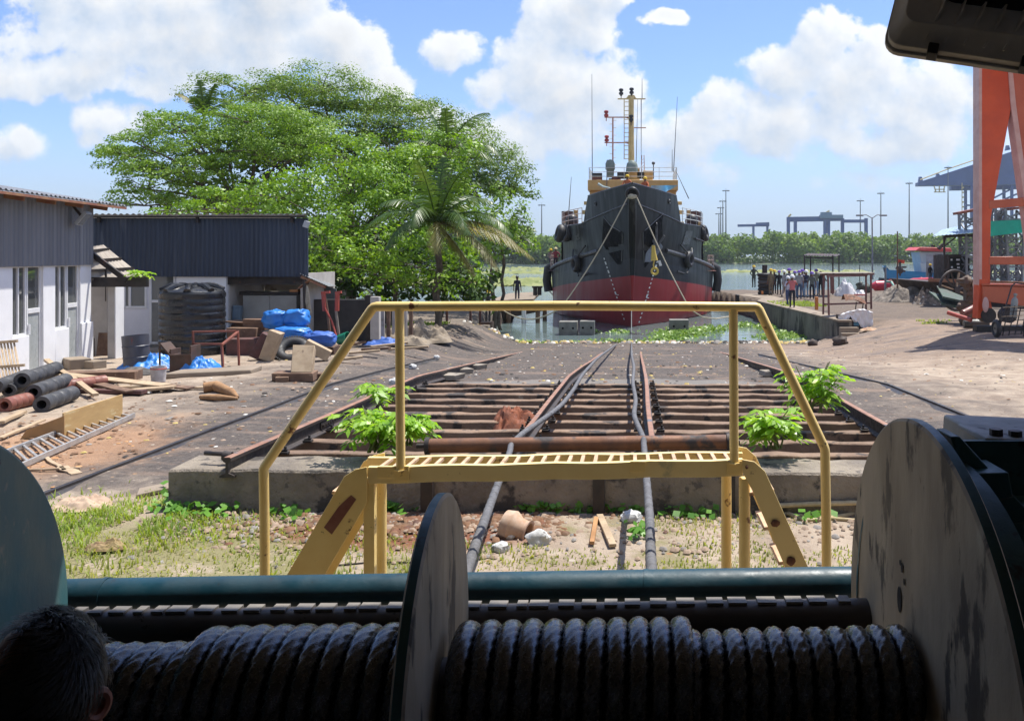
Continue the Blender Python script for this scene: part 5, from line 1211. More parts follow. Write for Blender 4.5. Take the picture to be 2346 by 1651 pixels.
# timber stack and blocks
m_redtimber = mat('red_stained_timber', (.12, .05, .045), (.075, .04, .035), .8, 0, 3, .3, 30)
def block(px, py, w_, d_, h_, rz, tilt, m, label, group=None, name='timber_block', lift=0.0, axis='X'):
    c = G(px, py); q = MB(); Rm = Matrix.Rotation(rz, 3, 'Z') @ Matrix.Rotation(tilt, 3, axis)
    lo = min((Rm @ Vector((i * w_ / 2, j * d_ / 2, k_ * h_ / 2))).z for i in (-1, 1) for j in (-1, 1) for k_ in (-1, 1))
    q.box(c + Z * (lift - lo), (w_, d_, h_), Rm, 0, .012); return tag(q.obj(name, m, None, .015), label, 'timber block', group)
gtb = 'timber blocks piled by the shed'
block(560, 812, .85, .6, .5, .05, 0, m_redtimber, 'dark red timber crate at the left foot of the stack', gtb)
block(610, 806, .9, .6, .55, -.04, 0, m_redtimber, 'dark red timber block under the blue bundles', gtb)
block(560, 808, .9, .5, .3, .03, 0, m_timber, 'brown timber on the dark red crate', gtb, lift=.5)
block(592, 806, .8, .5, .26, -.1, .05, m_timber, 'brown timber topping the stack left of the blue bundles', gtb, lift=.78)
q = MB(); 
for i in range(2): pbox(q, 530, 742 + 20 * i, 600, 758 + 20 * i, 27.5, .5)
q.box(P(565, 738, 27.7), (1.05, .7, .05), Matrix.Rotation(R(4), 3, 'Y')); tag(q.obj('wooden_crate', m_timber, None, .008), 'old wooden crate behind the timber stack', 'crate')
block(600, 826, .35, .35, .75, .2, .5, m_redtimber, 'reddish timber block leaning left of the tyre', gtb, axis='Y')
block(622, 828, .34, .4, .85, .1, .35, m_plank, 'pale timber block leaning on the tyre', gtb, axis='Y')
block(727, 826, .75, .34, .3, .2, .5, m_plank, 'pale timber block tilted right of the tyre', gtb, axis='Y')
block(752, 812, .6, .3, .25, -.3, .2, m_timber, 'brown timber block behind the tilted pale one', gtb)
block(677, 872, .95, .5, .22, .1, 0, m_timber, 'dark flat timber under the leaning block', gtb)
block(722, 868, .45, .4, .16, .0, 0, m_timber, 'dark timber offcut right of the leaning block', gtb)
block(695, 871, .5, .25, .72, .18, -.55, m_plank, 'pale timber block propped up in front of the tyre', gtb, lift=.1, axis='X')
block(648, 874, .3, .4, .14, .3, 0, m_timber, 'small dark timber offcut left of the leaning block', gtb)
c = G(670, 824); ty = thing('tyre', 'big worn black tyre lying tilted against the timber blocks', 'tyre', c)
ax_t = Vector((.12, -.62, .78)).normalized(); cc = P(670, 803, c.y + .32)
q = MB(); q.torus(cc, ax_t, .36, .155, 40, 14, 0, .95); q.obj('casing', m_black, ty)
q = MB()
for i in range(44):
    t_ = 2 * math.pi * i / 44; d_, s_, u_ = frame(ax_t); e = s_ * math.cos(t_) + u_ * math.sin(t_); q.box(cc + e * .51, (.045, .04, .2), Matrix((e.cross(d_), e, d_)).transposed())
q.obj('tread', m_black, ty)
# hand trucks with red handles, rope on the post, dark wall
m_redp = mat('red_handle', (.42, .07, .045), (.3, .06, .04), .5, 0, 4, .1)
for k_, (px, lb_) in enumerate(((748, 'red-handled steel hand lever leaning on the dark wall, left one'), (768, 'red-handled steel hand lever leaning on the dark wall, right one'))):
    ht = thing('hand_truck', lb_, 'hand lever', G(px, 780), 'red-handled hand levers'); Y = 27.6
    q = MB(); q.tube([P(px + 8, 765, Y), P(px + 2, 712, Y), P(px - 4 + 8 * k_, 676, Y)], .045, 8); q.obj('shaft', m_conc if k_ else m_timber, ht)
    q = MB(); q.tube([P(px - 4 + 8 * k_, 712, Y - .02), P(px - 7 + 12 * k_, 672, Y - .02)], .075, 8); q.bar(P(px - 12 + 12 * k_, 671, Y), P(px + 8 + 6 * k_, 669, Y), .08, .08); q.obj('handle', m_redp, ht)
q = MB(); q.tube([P(744, 705, 27.5), P(760, 735, 27.5), P(770, 768, 27.4)], .03, 6); tag(q.obj('red_bar', m_redp), 'thin curved red bar leaning among the hand levers', 'bar')
q = MB(); c = P(705, 700, 28.4)
for i in range(5): q.tube([P(703, 655, 28.4), P(701 + i * 3, 690 + 6 * i, 28.4), P(704, 715 + 5 * i, 28.4), P(706 + i, 690, 28.4), P(704, 655, 28.4)], .022, 5)
tag(q.obj('hung_rope', m_ropepale), 'coil of pale rope hung on the shed corner post', 'rope')
dw = thing('dark_wall', 'stained black boundary wall right of the shed, with a timber post', 'wall', P(790, 770, 30))
m_dwall = mat('black_wall', (.035, .034, .034), (.055, .05, .048), .9, 0, 1.4, .2, 20, stain=[((.10, .035, .035), .66, 1.6)])
q = MB(); pbox(q, 700, 686, 842, 782, 30, .2); q.obj('panel', m_dwall, dw, .01)
q = MB(); pbox(q, 848, 680, 868, 778, 29.4, .25); q.obj('post', m_dirty, dw, .01)
q = MB(); pbox(q, 836, 676, 850, 782, 29.6, .22); q.obj('dark_post', m_darksteel, dw, .01)
for i in range(6): q = MB(); pbox(q, 872 + 13 * i, 700 + 2 * i, 880 + 13 * i, 772, 31 + .2 * i, .1); q.obj('slat', m_timber if i % 2 else m_dirty, dw, .005)
q = MB(); c = G(776, 792); q.lathe([(0, 0), (.17, 0), (.2, .4), (.18, .4), (.16, .05), (0, .05)], c + Z * .2, Vector((.9, -.3, .25)), 16); tag(q.obj('green_bucket', mat('green_plastic', (.02, .22, .14), None, .4)), 'small green bucket lying by the blue sack', 'bucket')
# brown open box and red frame on a slab
bb = thing('brown_cabinet', 'rusty brown open steel bin before the water tank', 'bin', G(405, 852))
m_brownsteel = mat('brown_steel', (.10, .055, .04), (.06, .04, .03), .65, .1, 3, .2, 30)
q = MB(); Y = G(405, 852).y; pbox(q, 388, 812, 438, 852, Y, .04); pbox(q, 388, 800, 392, 852, Y + .04, .5); pbox(q, 434, 792, 438, 852, Y + .04, .5); q.obj('body', m_brownsteel, bb, .006)
q = MB(); q.prism([P(364, 788, Y), P(367, 786, Y), P(391, 814, Y), P(391, 820, Y)], (0, .5, 0)); q.bar(P(366, 790, Y), P(366, 850, Y + .3), .05, .05); q.bar(P(390, 815, Y), P(438, 813, Y), .05, .05); q.obj('hopper_lip', m_brownsteel, bb)
rf = thing('steel_trestle', 'open frame of rusty red steel angle standing on a grey slab', 'frame', G(500, 852))
m_redsteel = mat('red_oxide_steel', (.27, .085, .055), (.18, .06, .04), .6, .1, 4, .15, 30, stain=(.09, .05, .04), sthr=.64)
Y0, Y1 = 23.2, 23.9
for i, (a, b_) in enumerate(((P(442, 758, Y0), P(445, 855, Y0)), (P(508, 787, Y0), P(511, 850, Y0)), (P(545, 757, Y1), P(548, 848, Y1)), (P(442, 760, Y0), P(541, 758, Y1)), (P(442, 788, Y0), P(510, 788, Y0)), (P(508, 790, Y0), P(545, 760, Y1)), (P(445, 853, Y0), P(511, 850, Y0)), (P(511, 850, Y0), P(548, 848, Y1)))):
    q = MB(); q.bar(a, b_, .075 if i in (1, 5) else .05, .05); q.obj('bar', m_redsteel, rf, .004)
q = MB(); a, b_ = G(375, 868), G(575, 858); Y = a.y
q.prism([(a.x, a.y, 0), (b_.x, b_.y, 0), (b_.x - .1, b_.y + .9, 0), (a.x, a.y + .8, 0)], (0, 0, .13)); tag(q.obj('concrete_slab', m_quaytop, None, .03), 'low grey slab under the red steel trestle', 'slab')
bk = thing('paint_bucket', 'white bucket with red rim spattered with grey, by the slab', 'bucket', G(354, 874))
c = G(354, 876); q = MB(); q.lathe([(0, 0), (.155, 0), (.175, .36), (.16, .36), (.145, .05), (0, .05)], c + Vector((0, .17, 0)), Z, 24); q.obj('pail', mat('spattered_white', (.55, .53, .52), (.35, .33, .33), .5, 0, 6, .1), bk)
q = MB(); q.torus(c + Vector((0, .17, .31)), Z, .172, .014, 28, 6); q.obj('rim', m_redp, bk)
q = MB(); q.torus(c + Vector((0, .17, .36)), Vector((.2, .5, .9)), .17, .006, 24, 5); q.obj('handle', m_steelgrey, bk)
# leaning rack, planks, timber beam
rk = thing('leaning_rack', 'weathered wooden duckboard rack leaning on the white office wall', 'rack', G(20, 905))
for i in range(7):
    q = MB(); q.bar(P(-14 + 7.6 * i, 782, 20.1), P(8 + 7.6 * i, 902, 19.3), .035, .03); q.obj('slat', m_plank, rk)
for py, Y, x0, x1 in ((783, 20.05, -16, 40), (838, 19.7, 0, 56), (888, 19.35, 10, 60)): q = MB(); q.bar(P(x0, py + 2, Y), P(x1, py - 2, Y), .05, .06); q.obj('crosspiece', m_plank, rk)
def stick(pa, pb, w_, h_, m, label, cat, name, group=None, za=.03, zb=.03):
    a, b_ = G(*pa) + Z * za, G(*pb) + Z * zb; q = MB(); N_ = 6
    loops = []
    d_, s_, u_ = frame(b_ - a)
    for i in range(N_ + 1):
        c = a.lerp(b_, i / N_) + s_ * .012 * math.sin(i * 1.7 + a.x); loops.append([c + s_ * (w_ / 2 * x) + u_ * (h_ / 2 * y) for x, y in ((-1, -1), (1, -1), (1, 1), (-1, 1))])
    loft(q, loops); return tag(q.obj(name, m, None, .004), label, cat, group)
gp_ = 'planks heaped by the office'
stick((136, 876), (318, 872), .5, .22, m_timber, 'broad dark timber beam lying before the office doors', 'beam', 'timber_beam', gp_, .14, .14)
for pa, pb, w_, h_, mm, lb_, za, zb in (((80, 872), (440, 895), .3, .04, m_timber, 'long dark plank running right from the rack', .2, .06), ((100, 878), (380, 893), .35, .04, m_plank, 'wide weathered plank on the dark heap', .26, .1), ((105, 872), (220, 915), .12, .06, m_plank, 'short pale prop slanting down to the hoses', .5, .1), ((250, 893), (520, 893), .12, .04, m_plank, 'long thin pale plank reaching farthest right', .07, .05), ((280, 900), (400, 896), .3, .05, m_plank, 'pale cut board at the heap edge', .04, .1), ((170, 900), (330, 903), .2, .08, m_redtimber, 'dark red plank under the heap', .05, .05), ((200, 890), (300, 905), .25, .04, m_timber, 'short dark plank across the heap', .16, .08), ((60, 1080), (185, 1075), .03, .03, m_plank, 'thin stick on the orange sawdust', .02, .02), ((100, 1048), (150, 1080), .06, .02, m_plank, 'short yellow slat beside the ladder foot', .02, .02), ((140, 1072), (178, 1088), .14, .02, m_plank, 'pale square offcut on the sawdust', .02, .02), ((0, 1010), (100, 968), .08, .03, m_plank, 'pale batten behind the plywood', .05, .05), ((0, 975), (55, 950), .12, .05, m_plank, 'pale batten at the left edge', .06, .06)):
    stick(pa, pb, w_, h_, mm, lb_, 'plank', 'plank', gp_, za, zb)
# rubber hose rolls
m_hose = mat('grey_black_hose', (.030, .031, .034), (.065, .065, .07), .6, 0, 4, .25, 26)
gh_ = 'thick hose lengths stacked by the office'
m_rusthose = mat('rusty_red_pipe', (.25, .09, .06), (.17, .06, .045), .6, 0, 4, .15, 30)
for (pa, pb, r_, mm, lb_, lift) in (((50, 917), (128, 885), .155, m_hose, 'black hose length, topmost of the stack', .26), ((76, 930), (150, 900), .155, m_hose, 'black hose length, middle of the stack, right', .12), ((95, 945), (165, 918), .155, m_hose, 'black hose length lowest right on the ground', 0), ((-10, 925), (60, 895), .14, m_hose, 'black hose length at the left rear of the stack', .2), ((10, 945), (65, 930), .14, m_rusthose, 'short rusty red pipe at the front of the hose stack', 0), ((130, 905), (240, 890), .13, m_rusthose, 'rusty red pipe behind the hose stack', .05), ((20, 920), (90, 890), .13, m_hose, 'black hose length, upper left of the stack', .1)):
    a, b_ = G(*pa), G(*pb); a = Vector((a.x, a.y, r_ + lift)); b_ = Vector((b_.x, b_.y, r_ + lift)); d_ = (b_ - a).normalized(); q = MB()
    L_ = (b_ - a).length; prof = [(r_ * .55, 0), (r_, 0)]
    for i in range(1, 4): prof += [(r_, L_ * i / 4 - .03), (r_ * .93, L_ * i / 4 - .015), (r_, L_ * i / 4)]
    prof += [(r_, L_), (r_ * .55, L_), (r_ * .55, 0)]
    q.lathe(prof, a, d_, 20); tag(q.obj('hose_length', mm), lb_, 'hose', gh_)
# plywood sheets and ladder
m_ply = mat('plywood', (.50, .33, .14), (.42, .27, .11), .6, 0, 2, .1, 30, stain=(.55, .42, .22), sthr=.6, sscale=3, stretch=(1, 1, 4))
for pts, lb_, mm in ((((45, 1004), (147, 1000), (147, 952), (60, 985)), 'darker plywood sheet standing on edge, tapering to the left', mat('plywood_tan', (.40, .24, .10), (.33, .19, .075), .6, 0, 2, .1)), (((146, 1000), (281, 956), (281, 903), (146, 946)), 'pale plywood sheet standing on edge, the right one', m_ply)):
    a, b_ = G(*pts[0]), G(*pts[1]); c3 = P(*pts[2], b_.y); d3 = P(*pts[3], a.y); q = MB(); nn = (b_ - a).cross(Z).normalized()
    q.prism([a - Z * .02, b_ - Z * .02, c3, d3], -nn * .025); tag(q.obj('plywood_sheet', mm, None, .003), lb_, 'plywood', 'plywood sheets')
ld = thing('ladder', 'aluminium ladder lying on the sawdust beside the plywood', 'ladder', G(170, 1010))
m_alu = mat('aluminium', (.50, .49, .47), (.38, .37, .36), .4, .5, 5, .1)
la, lb2, lc, ld2 = G(30, 1085), G(308, 958), G(0, 1050), G(262, 948)
for a, b_ in ((la, lb2), (lc, ld2)):
    q = MB(); q.bar(a + Z * .06, b_ + Z * .06, .035, .085); q.obj('stile', m_alu, ld, .004)
for i in range(15):
    t_ = (i + .5) / 15; q = MB(); q.bar(la.lerp(lb2, t_) + Z * .06, lc.lerp(ld2, t_) + Z * .06, .035, .03); q.obj('rung', m_alu, ld, .003)
# log and brown paper litter
lg = MB(); c = G(500, 912); 
pts = [G(466, 900) + Z * .12, G(495, 898) + Z * .13, G(530, 905) + Z * .06, G(545, 912) + Z * .02]
lg.tube(pts, [.11, .12, .09, .03], 12); lg.tube([G(460, 915) + Z * .05, G(500, 918) + Z * .07, G(545, 916) + Z * .03], [.05, .07, .03], 10)
tag(lg.obj('palm_log', mat('palm_butt', (.34, .19, .09), (.24, .13, .06), .85, 0, 6, .5, 30)), 'orange-brown palm butt lying on the black ground', 'log')
mound('paper_sack', mat('pale_brown_paper', (.50, .37, .26), (.38, .26, .18), .8, 0, 3, .3, 20), G(190, 1163), .33, .25, .12, 'crumpled pale brown paper sacking beside the winch flange', 'sack', None, 4.4, .6)
mound('paper_sack', mat('dark_leaf_litter', (.22, .14, .08), (.30, .22, .10), .9, 0, 5, .4, 30), G(243, 1260), .22, .1, .07, 'withered brown leaf lying on the bare front ground', 'leaf', None, 1.4, .7)
q = MB(); a = [G(312, 1144), G(395, 1125), G(398, 1112), G(318, 1128)]; q.prism([p + Z * .01 for p in a], (0, 0, .05)); tag(q.obj('stone_slab', m_quaytop, None, .01), 'flat pale slab in the grass left of the end beam', 'slab')
# brown tarpaulin heap by the left bank
m_browntarp = mat('brown_canvas', (.30, .24, .17), (.20, .16, .115), .85, 0, 2, .3, 12, dist=.05)
c = G(985, 784); mound('canvas_heap', m_browntarp, c + Vector((-.75, .7, -.05)), 1.5, 1.0, .62, 'heap of brown canvas on the left bank near the water', 'canvas', None, 2.7, .8, 2.4, 46)
mound('canvas_heap', m_browntarp, G(930, 790), .9, .5, .32, 'low fold of brown canvas left of the large heap', 'canvas', None, 6.6, .6)
mound('blue_netting', m_bluesack, G(880, 790), .75, .45, .22, 'crumpled blue netting on the left bank beside the canvas', 'netting', None, 9.2, .6)
for i, (px, py, l_, rz) in enumerate(((850, 800, 1.2, .5), (830, 806, 1.0, -.3), (800, 815, .9, .2), (770, 800, 1.1, .9), (890, 806, 1.3, .05), (820, 792, .8, 1.3), (780, 830, .6, .4))):
    c = G(px, py); q = MB(); d_ = Vector((math.cos(rz), math.sin(rz), .05)); q.bar(c + Z * .08, c + d_ * l_ + Z * .1, .14, .07); tag(q.obj('driftwood', m_timber if i % 2 else m_plank, None, .008), ('dark' if i % 2 else 'pale') + ' scrap of timber on the left bank, ' + ['behind the leaning block', 'left of the canvas', 'near the green bucket', 'beside the blue sack', 'in front of the blue netting', 'against the dark wall', 'nearest the sooty ground'][i], 'timber scrap', 'timber scraps on the left bank')
# ================================================================== RIGHT SIDE: gantry crane, barge, boat, quay furniture
m_orange = mat('orange_crane_paint', (.62, .085, .022), (.52, .068, .02), .45, 0, 1, .05, 20, stain=[((.34, .12, .08), .68, 1.5)])
m_orangedull = mat('faded_orange_paint', (.50, .12, .055), (.42, .095, .045), .5, 0, 1, .05, 20)
m_flange_p = mat('pale_pink_edge', (.60, .38, .33), (.52, .30, .25), .5, 0, 2, .05)
YC = 37.0
cr = thing('gantry_crane', 'tall orange gantry crane leg with bracing at the right edge', 'crane', P(2260, 730, YC))
def plate(q, pts, Y, t_, m=0): q.prism([P(x, y, Y) for x, y in pts], (0, t_, 0), m); return q
def box_leg(name, l, r_, Y, wid, m1, m2):
    """tapered box member: l, r_ lists of (px,py) down its left and right edges"""
    q = MB(); plate(q, l + r_[::-1], Y, wid); o = q.obj(name, [m1, m2], cr, .02, 20)
    for p in o.data.polygons:
        if p.normal.x < -9: p.material_index = 1
    return o
box_leg('leg', [(2246, 60), (2246, 705)], [(2330, 60), (2318, 240), (2270, 500), (2268, 705)], YC, .5, m_orange, m_flange_p)
q = MB(); plate(q, [(2243, 60), (2250, 60), (2250, 706), (2243, 706)], YC - .08, .66); q.obj('leg_flange', m_flange_p, cr, .01)
box_leg('leg', [(2300, 60), (2318, 240), (2372, 640), (2420, 705)], [(2470, 60), (2480, 240), (2500, 640), (2520, 705)], YC + .05, .45, m_orangedull, m_flange_p)
q = MB(); plate(q, [(2303, 60), (2311, 60), (2328, 240), (2384, 640), (2372, 640), (2316, 240)], YC - .06, .6); q.obj('leg_flange', m_flange_p, cr, .01)
for (y0, y1, y2, y3) in ((459, 478, 440, 460), (588, 606, 586, 606)):
    q = MB(); plate(q, [(2266, y0), (2500, y2), (2500, y3), (2266, y1)], YC - .02, .4); q.obj('brace', m_orangedull, cr, .02)
q = MB(); plate(q, [(2252, 655), (2520, 660), (2520, 705), (2335, 700), (2252, 690)], YC - .25, .9); q.obj('sill_beam', m_orangedull, cr, .02)
q = MB(); plate(q, [(2252, 650), (2520, 654), (2520, 658), (2252, 654)], YC - .3, 1.0); q.obj('sill_flange', m_orangedull, cr, .01)
q = MB(); plate(q, [(2244, 640), (2262, 640), (2275, 720), (2240, 730)], YC - .1, .6); q.obj('foot_plate', m_orange, cr, .01)
c = P(2258, 698, YC - .35); q = MB(); q.ell(c, (.14, .06, .33), 18, 8); q.obj('wheel_cover', m_flange_p, cr)
for px in (2262, 2310, 2400):
    c = P(px, 722, YC); q = MB(); q.cyl(c + Vector((0, -.15, 0)), c + Vector((0, .35, 0)), .32, seg=20); q.obj('wheel', m_darksteel, cr)
q = MB(); a, b_ = P(2235, 745, YC), P(2560, 745, YC); q.box(((a.x + b_.x) / 2, YC + .1, gh(15.5, YC) + .1), (b_.x - a.x, .5, .25)); q.obj('rail_bogie', m_darksteel, cr, .02)
q = MB(); q.bar(P(2300, 50, YC + .2), P(3400, -40, YC - 16), 1.6, 1.8); q.bar(P(2330, -90, YC + .2), P(2330, -90, YC + .2) + Vector((-1.5, 0, 0)), .8, .5); q.obj('girder', m_orange, cr, .03)
for px in (2460, 2780): 
    q = MB(); a = P(px, 700, YC); q.bar((a.x + 6, YC + .2, 14), (a.x + 6, YC + .2, 0), .6, .6); q.obj('leg', m_orange, cr, .03) if px < 2500 else None
# trolley
tr_ = thing('gas_cart', 'steel mesh cart on two rubber wheels holding a gas cylinder, by the crane foot', 'cart', G(2300, 770))
Yt = G(2300, 772).y
for i in range(5): 
    q = MB(); q.bar(P(2283 + 14 * i, 770 - i, Yt), P(2296 + 14.5 * i, 700, Yt + .35), .035, .03); q.obj('mesh_upright', m_darksteel, tr_)
for i in range(7):
    y = 704 + 10.5 * i; q = MB(); q.bar(P(2297 - 2.0 * i, y, Yt + .33 - .05 * i), P(2352 - 1.6 * i, y - 3, Yt + .33 - .05 * i), .05, .025); q.obj('mesh_crossbar', m_plank if i in (0, 2, 4) else m_darksteel, tr_)
q = MB(); q.tube([P(2284, 770, Yt), P(2318, 655, Yt + .6), P(2326, 648, Yt + .6), P(2362, 652, Yt + .6), P(2345, 770, Yt)], .028, 8); q.obj('handle', m_darksteel, tr_)
for px in (2283, 2355):
    c = P(px, 752, Yt + .15); q = MB(); q.torus(c, X0, .26, .095, 26, 10); q.obj('wheel', m_black, tr_); q = MB(); q.cyl(c - X0 * .05, c + X0 * .05, .19, seg=18); q.obj('hub', m_conc, tr_)
q = MB(); q.bar(P(2278, 752, Yt + .15), P(2362, 752, Yt + .15), .05, .05); q.bar(P(2292, 720, Yt - .06), P(2292, 760, Yt - .06), .03, .12); q.obj('axle', m_darksteel, tr_)
gc = MB(); c = P(2321, 715, Yt + .5); gc.lathe([(0, 0), (.13, 0), (.13, .62), (.11, .72), (.05, .78), (.04, .84), (.07, .86), (.07, .93), (0, .95)], c - Z * .2, Vector((.1, 0, 1)), 18); tag(gc.obj('gas_cylinder', mat('cylinder_grey', (.20, .22, .21), (.28, .29, .27), .5, 0, 3, .1)), 'grey gas cylinder standing in the mesh cart', 'gas cylinder')
q = MB(); c = G(2238, 752); q.lathe([(0, 0), (.19, 0), (.2, .02), (.2, 1.05), (.19, 1.07), (0, 1.07)], c + Vector((-.55, .1, .2)), Vector((1, -.1, 0)), 18); tag(q.obj('steel_roller', mat('roller_grey', (.05, .055, .055), (.08, .08, .08), .5), None), 'dark grey cylinder lying at the crane foot', 'cylinder')
q = MB(); c = G(2222, 745)
for i in range(7): q.ell(c + Vector((rnd.uniform(-.25, .25), rnd.uniform(0, .4), .25 + .3 * i)), (rnd.uniform(.2, .38), .3, rnd.uniform(.22, .34)), 12, 8, nz=.6, ns=2.4)
q.box(c + Vector((.1, .3, .9)), (.45, .4, 1.8)); tag(q.obj('scrap_engine', mat('greasy_scrap', (.09, .065, .05), (.14, .10, .075), .75, .2, 3, .5, 20)), 'tall greasy lump of scrap machinery before the orange crane leg', 'machinery')
for (a, b_, r_, mm, lb_) in ((P(2172, 716, 38), P(2225, 733, 37), .09, m_redp, 'thin red pipe slanting to the scrap machinery'), (P(2206, 719, 38), P(2232, 706, 38.3), .17, mat('maroon_pipe', (.20, .07, .06), None, .5), 'short maroon pipe end beside the thin red pipe')):
    q = MB(); q.cyl(a, b_, r_, seg=14); tag(q.obj('red_pipe', mm), lb_, 'pipe')
q = MB(); a, b_ = P(2160, 700, 42), P(2240, 716, 41); q.prism([a, b_, b_ + Vector((0, 2, .3)), a + Vector((0, 2, .5))], (0, 0, .12)); q.prism([a + Z * .35, b_ + Z * .3, b_ + Vector((0, 2, .6)), a + Vector((.4, 2, .8))], (0, 0, .1)); tag(q.obj('green_sheets', mat('dark_green_sheet', (.03, .07, .045), (.05, .06, .05), .6)), 'dark green sheets stacked under the spoked wheel', 'sheet')
# spoked wheel
sw = thing('spoked_wheel', 'big dark spoked wheel leaning on its rim beside the barge', 'wheel', P(2193, 690, 44)); c = P(2190, 665, 44); axw = Vector((.35, -.93, .1)).normalized()
q = MB(); q.torus(c, axw, 1.0, .07, 36, 8); q.obj('rim', m_darksteel, sw)
d_, s_, u_ = frame(axw)
for i in range(6):
    t_ = i * math.pi / 6 + .3; e = s_ * math.cos(t_) + u_ * math.sin(t_); q = MB(); q.bar(c - e, c + e, .09, .06); q.obj('spoke', m_darksteel if i % 3 else m_plank, sw)
q = MB(); q.cyl(c - axw * .12, c + axw * .12, .18, seg=14); q.obj('hub', m_darksteel, sw)
# mud heap
c = G(2092, 694); mound('mud_heap', mat('grey_mud', (.23, .195, .16), (.14, .12, .10), .95, 0, 2, .8, 9, dist=.08), c + Vector((0, 2.2, 0)), 2.3, 2.0, 1.0, 'lumpy heap of grey mud on the quay yard before the blue boat', 'mud heap', None, 3.2, .42, 3.4, 60)
mound('rubbish_heap', mat('rubbish', (.28, .22, .17), (.07, .06, .055), .9, 0, 5, .8, 14, stain=(.6, .58, .52), sthr=.6, sscale=4), G(2150, 700) + Vector((0, 1.2, 0)), 1.3, 1.0, .9, 'heap of mixed rubbish right of the mud heap', 'rubbish', None, 7.2, .9, 3.4, 36)
# barge with lattice towers
bg_ = thing('steel_barge', 'dark steel barge deck with black winch cabin and lattice towers', 'barge', P(2180, 680, 60))
YB2 = 58
m_barge = mat('barge_black', (.04, .032, .03), (.07, .045, .038), .7, .1, 1.5, .2, 15)
m_lat = mat('lattice_grey', (.25, .25, .26), (.18, .18, .19), .6, .1, 2, .05)
q = MB(); a = P(2128, 645, YB2); b_ = P(2430, 660, YB2 - 4); q.prism([a, b_, b_ - Z * 2.2, a - Z * 1.2 + Vector((1.2, 0, 0))], (0, 9, 0)); q.obj('hull', m_barge, bg_, .05)
q = MB(); a, b_ = P(2128, 641, YB2 - .1), P(2430, 653, YB2 - 4.1); q.bar(a, b_, .4, .22); q.obj('deck_edge', m_fascia, bg_)
q = MB(); pbox(q, 2166, 583, 2222, 645, YB2 + .8, 2.4); q.obj('winch_cabin', m_barge, bg_, .04)
q = MB(); pbox(q, 2176, 590, 2219, 640, YB2 + .78, .015); q.obj('cabin_opening', mat('cabin_dark', (.010, .014, .012), None, .9, bump=0), bg_)  # flat near-black plate paints the shade inside the cabin
for px, py, w_ in ((2195, 595, 8), (2195, 605, 6), (2196, 613, 6), (2180, 595, 4), (2181, 612, 4)):
    q = MB(); pbox(q, px - w_ / 2, py - 2, px + w_ / 2, py + 2, YB2 + .75, .02); q.obj('cabin_light_slot', m_white, bg_)  # slots of light drawn as plates in white paint
def lattice(px, pw, py0, py1, Y, wtop):
    q = MB(); N_ = 8
    for lv in range(N_):
        t0, t1 = lv / N_, (lv + 1) / N_
        def cs(t): 
            hw = (pw * (1 - t) + wtop * t) / 2; y = py0 + (py1 - py0) * t
            return [P(px - hw, y, Y), P(px + hw, y, Y), P(px + hw, y, Y) + Vector((0, hw * 2 / F * Y, 0)), P(px - hw, y, Y) + Vector((0, hw * 2 / F * Y, 0))]
        A, B_ = cs(t0), cs(t1)
        for i in range(4):
            q.bar(A[i], B_[i], .14, .14)
            j = (i + 1) % 4; q.bar(A[i] if lv % 2 else A[j], B_[j] if lv % 2 else B_[i], .09, .09)
            q.bar(A[i], A[j], .08, .08)
    return q.obj('lattice_tower', m_lat, bg_)
lattice(2232, 34, 645, 488, YB2, 40); lattice(2292, 26, 650, 470, YB2, 22); lattice(2326, 30, 655, 480, YB2 - 1, 44)
for (x0, y0, x1, y1) in ((2192, 489, 2246, 478), (2306, 480, 2420, 466)):
    q = MB(); q.bar(P(x0, y0, YB2 - .3), P(x1, y1, YB2 - .3), 1.4, .16); q.obj('tower_cap', m_redsteel, bg_)
q = MB(); plate(q, [(2236, 508), (2420, 500), (2420, 532), (2330, 534), (2238, 545)], YB2 - 2.4, .12); q.obj('green_net', mat('green_netting', (.02, .42, .28), (.02, .33, .23), .7, 0, .8, .1), bg_)
q = MB(); plate(q, [(2236, 545), (2244, 543), (2246, 600), (2238, 610)], YB2 - 2.3, .1); q.obj('green_net', mat('teal_netting', (.03, .25, .22), None, .7), bg_)
for px in (2242, 2330): q = MB(); pbox(q, px, 610, px + 9, 650, YB2 - .2, .3); q.obj('deck_post', m_lat, bg_)
aw = thing('blue_awning', 'pale blue sheet awning on a dark post over the barge deck', 'awning', P(2166, 640, YB2))
q = MB(); a, b_, c3, d3 = P(2136, 541, YB2 - 1.5), P(2228, 534, YB2 - 1.5), P(2242, 508, YB2 + 3), P(2156, 527, YB2 + 3)
q.grid(20, 1, lambda u, v_: a.lerp(d3, v_).lerp(b_.lerp(c3, v_), u) + Z * .03 * (round(u * 20) % 2)); q.obj('sheet', mat('blue_awning_sheet', (.32, .42, .52), (.26, .36, .46), .4, 0, 2, .05), aw, 0, 20)
q = MB(); q.bar(P(2164, 645, YB2), P(2163, 540, YB2), .12, .12); q.bar(P(2163, 565, YB2), P(2190, 543, YB2), .08, .08); q.bar(P(2163, 560, YB2), P(2168, 540, YB2 + 1.5), .08, .08); q.bar(P(2165, 541, YB2), P(2240, 538, YB2), .1, .2); q.obj('post', m_darksteel, aw)
q = MB()
for (x0, y0, x1, y1) in ((2172, 645, 2172, 585), (2163, 618, 2178, 618), (2186, 640, 2226, 640)): q.bar(P(x0, y0, YB2 - .2), P(x1, y1, YB2 - .2), .12, .12)
q.box(P(2200, 632, YB2 - .2), (.4, .3, .3)); tag(q.obj('barge_bench', m_barge), 'dark bench and posts on the barge deck before the cabin', 'bench')
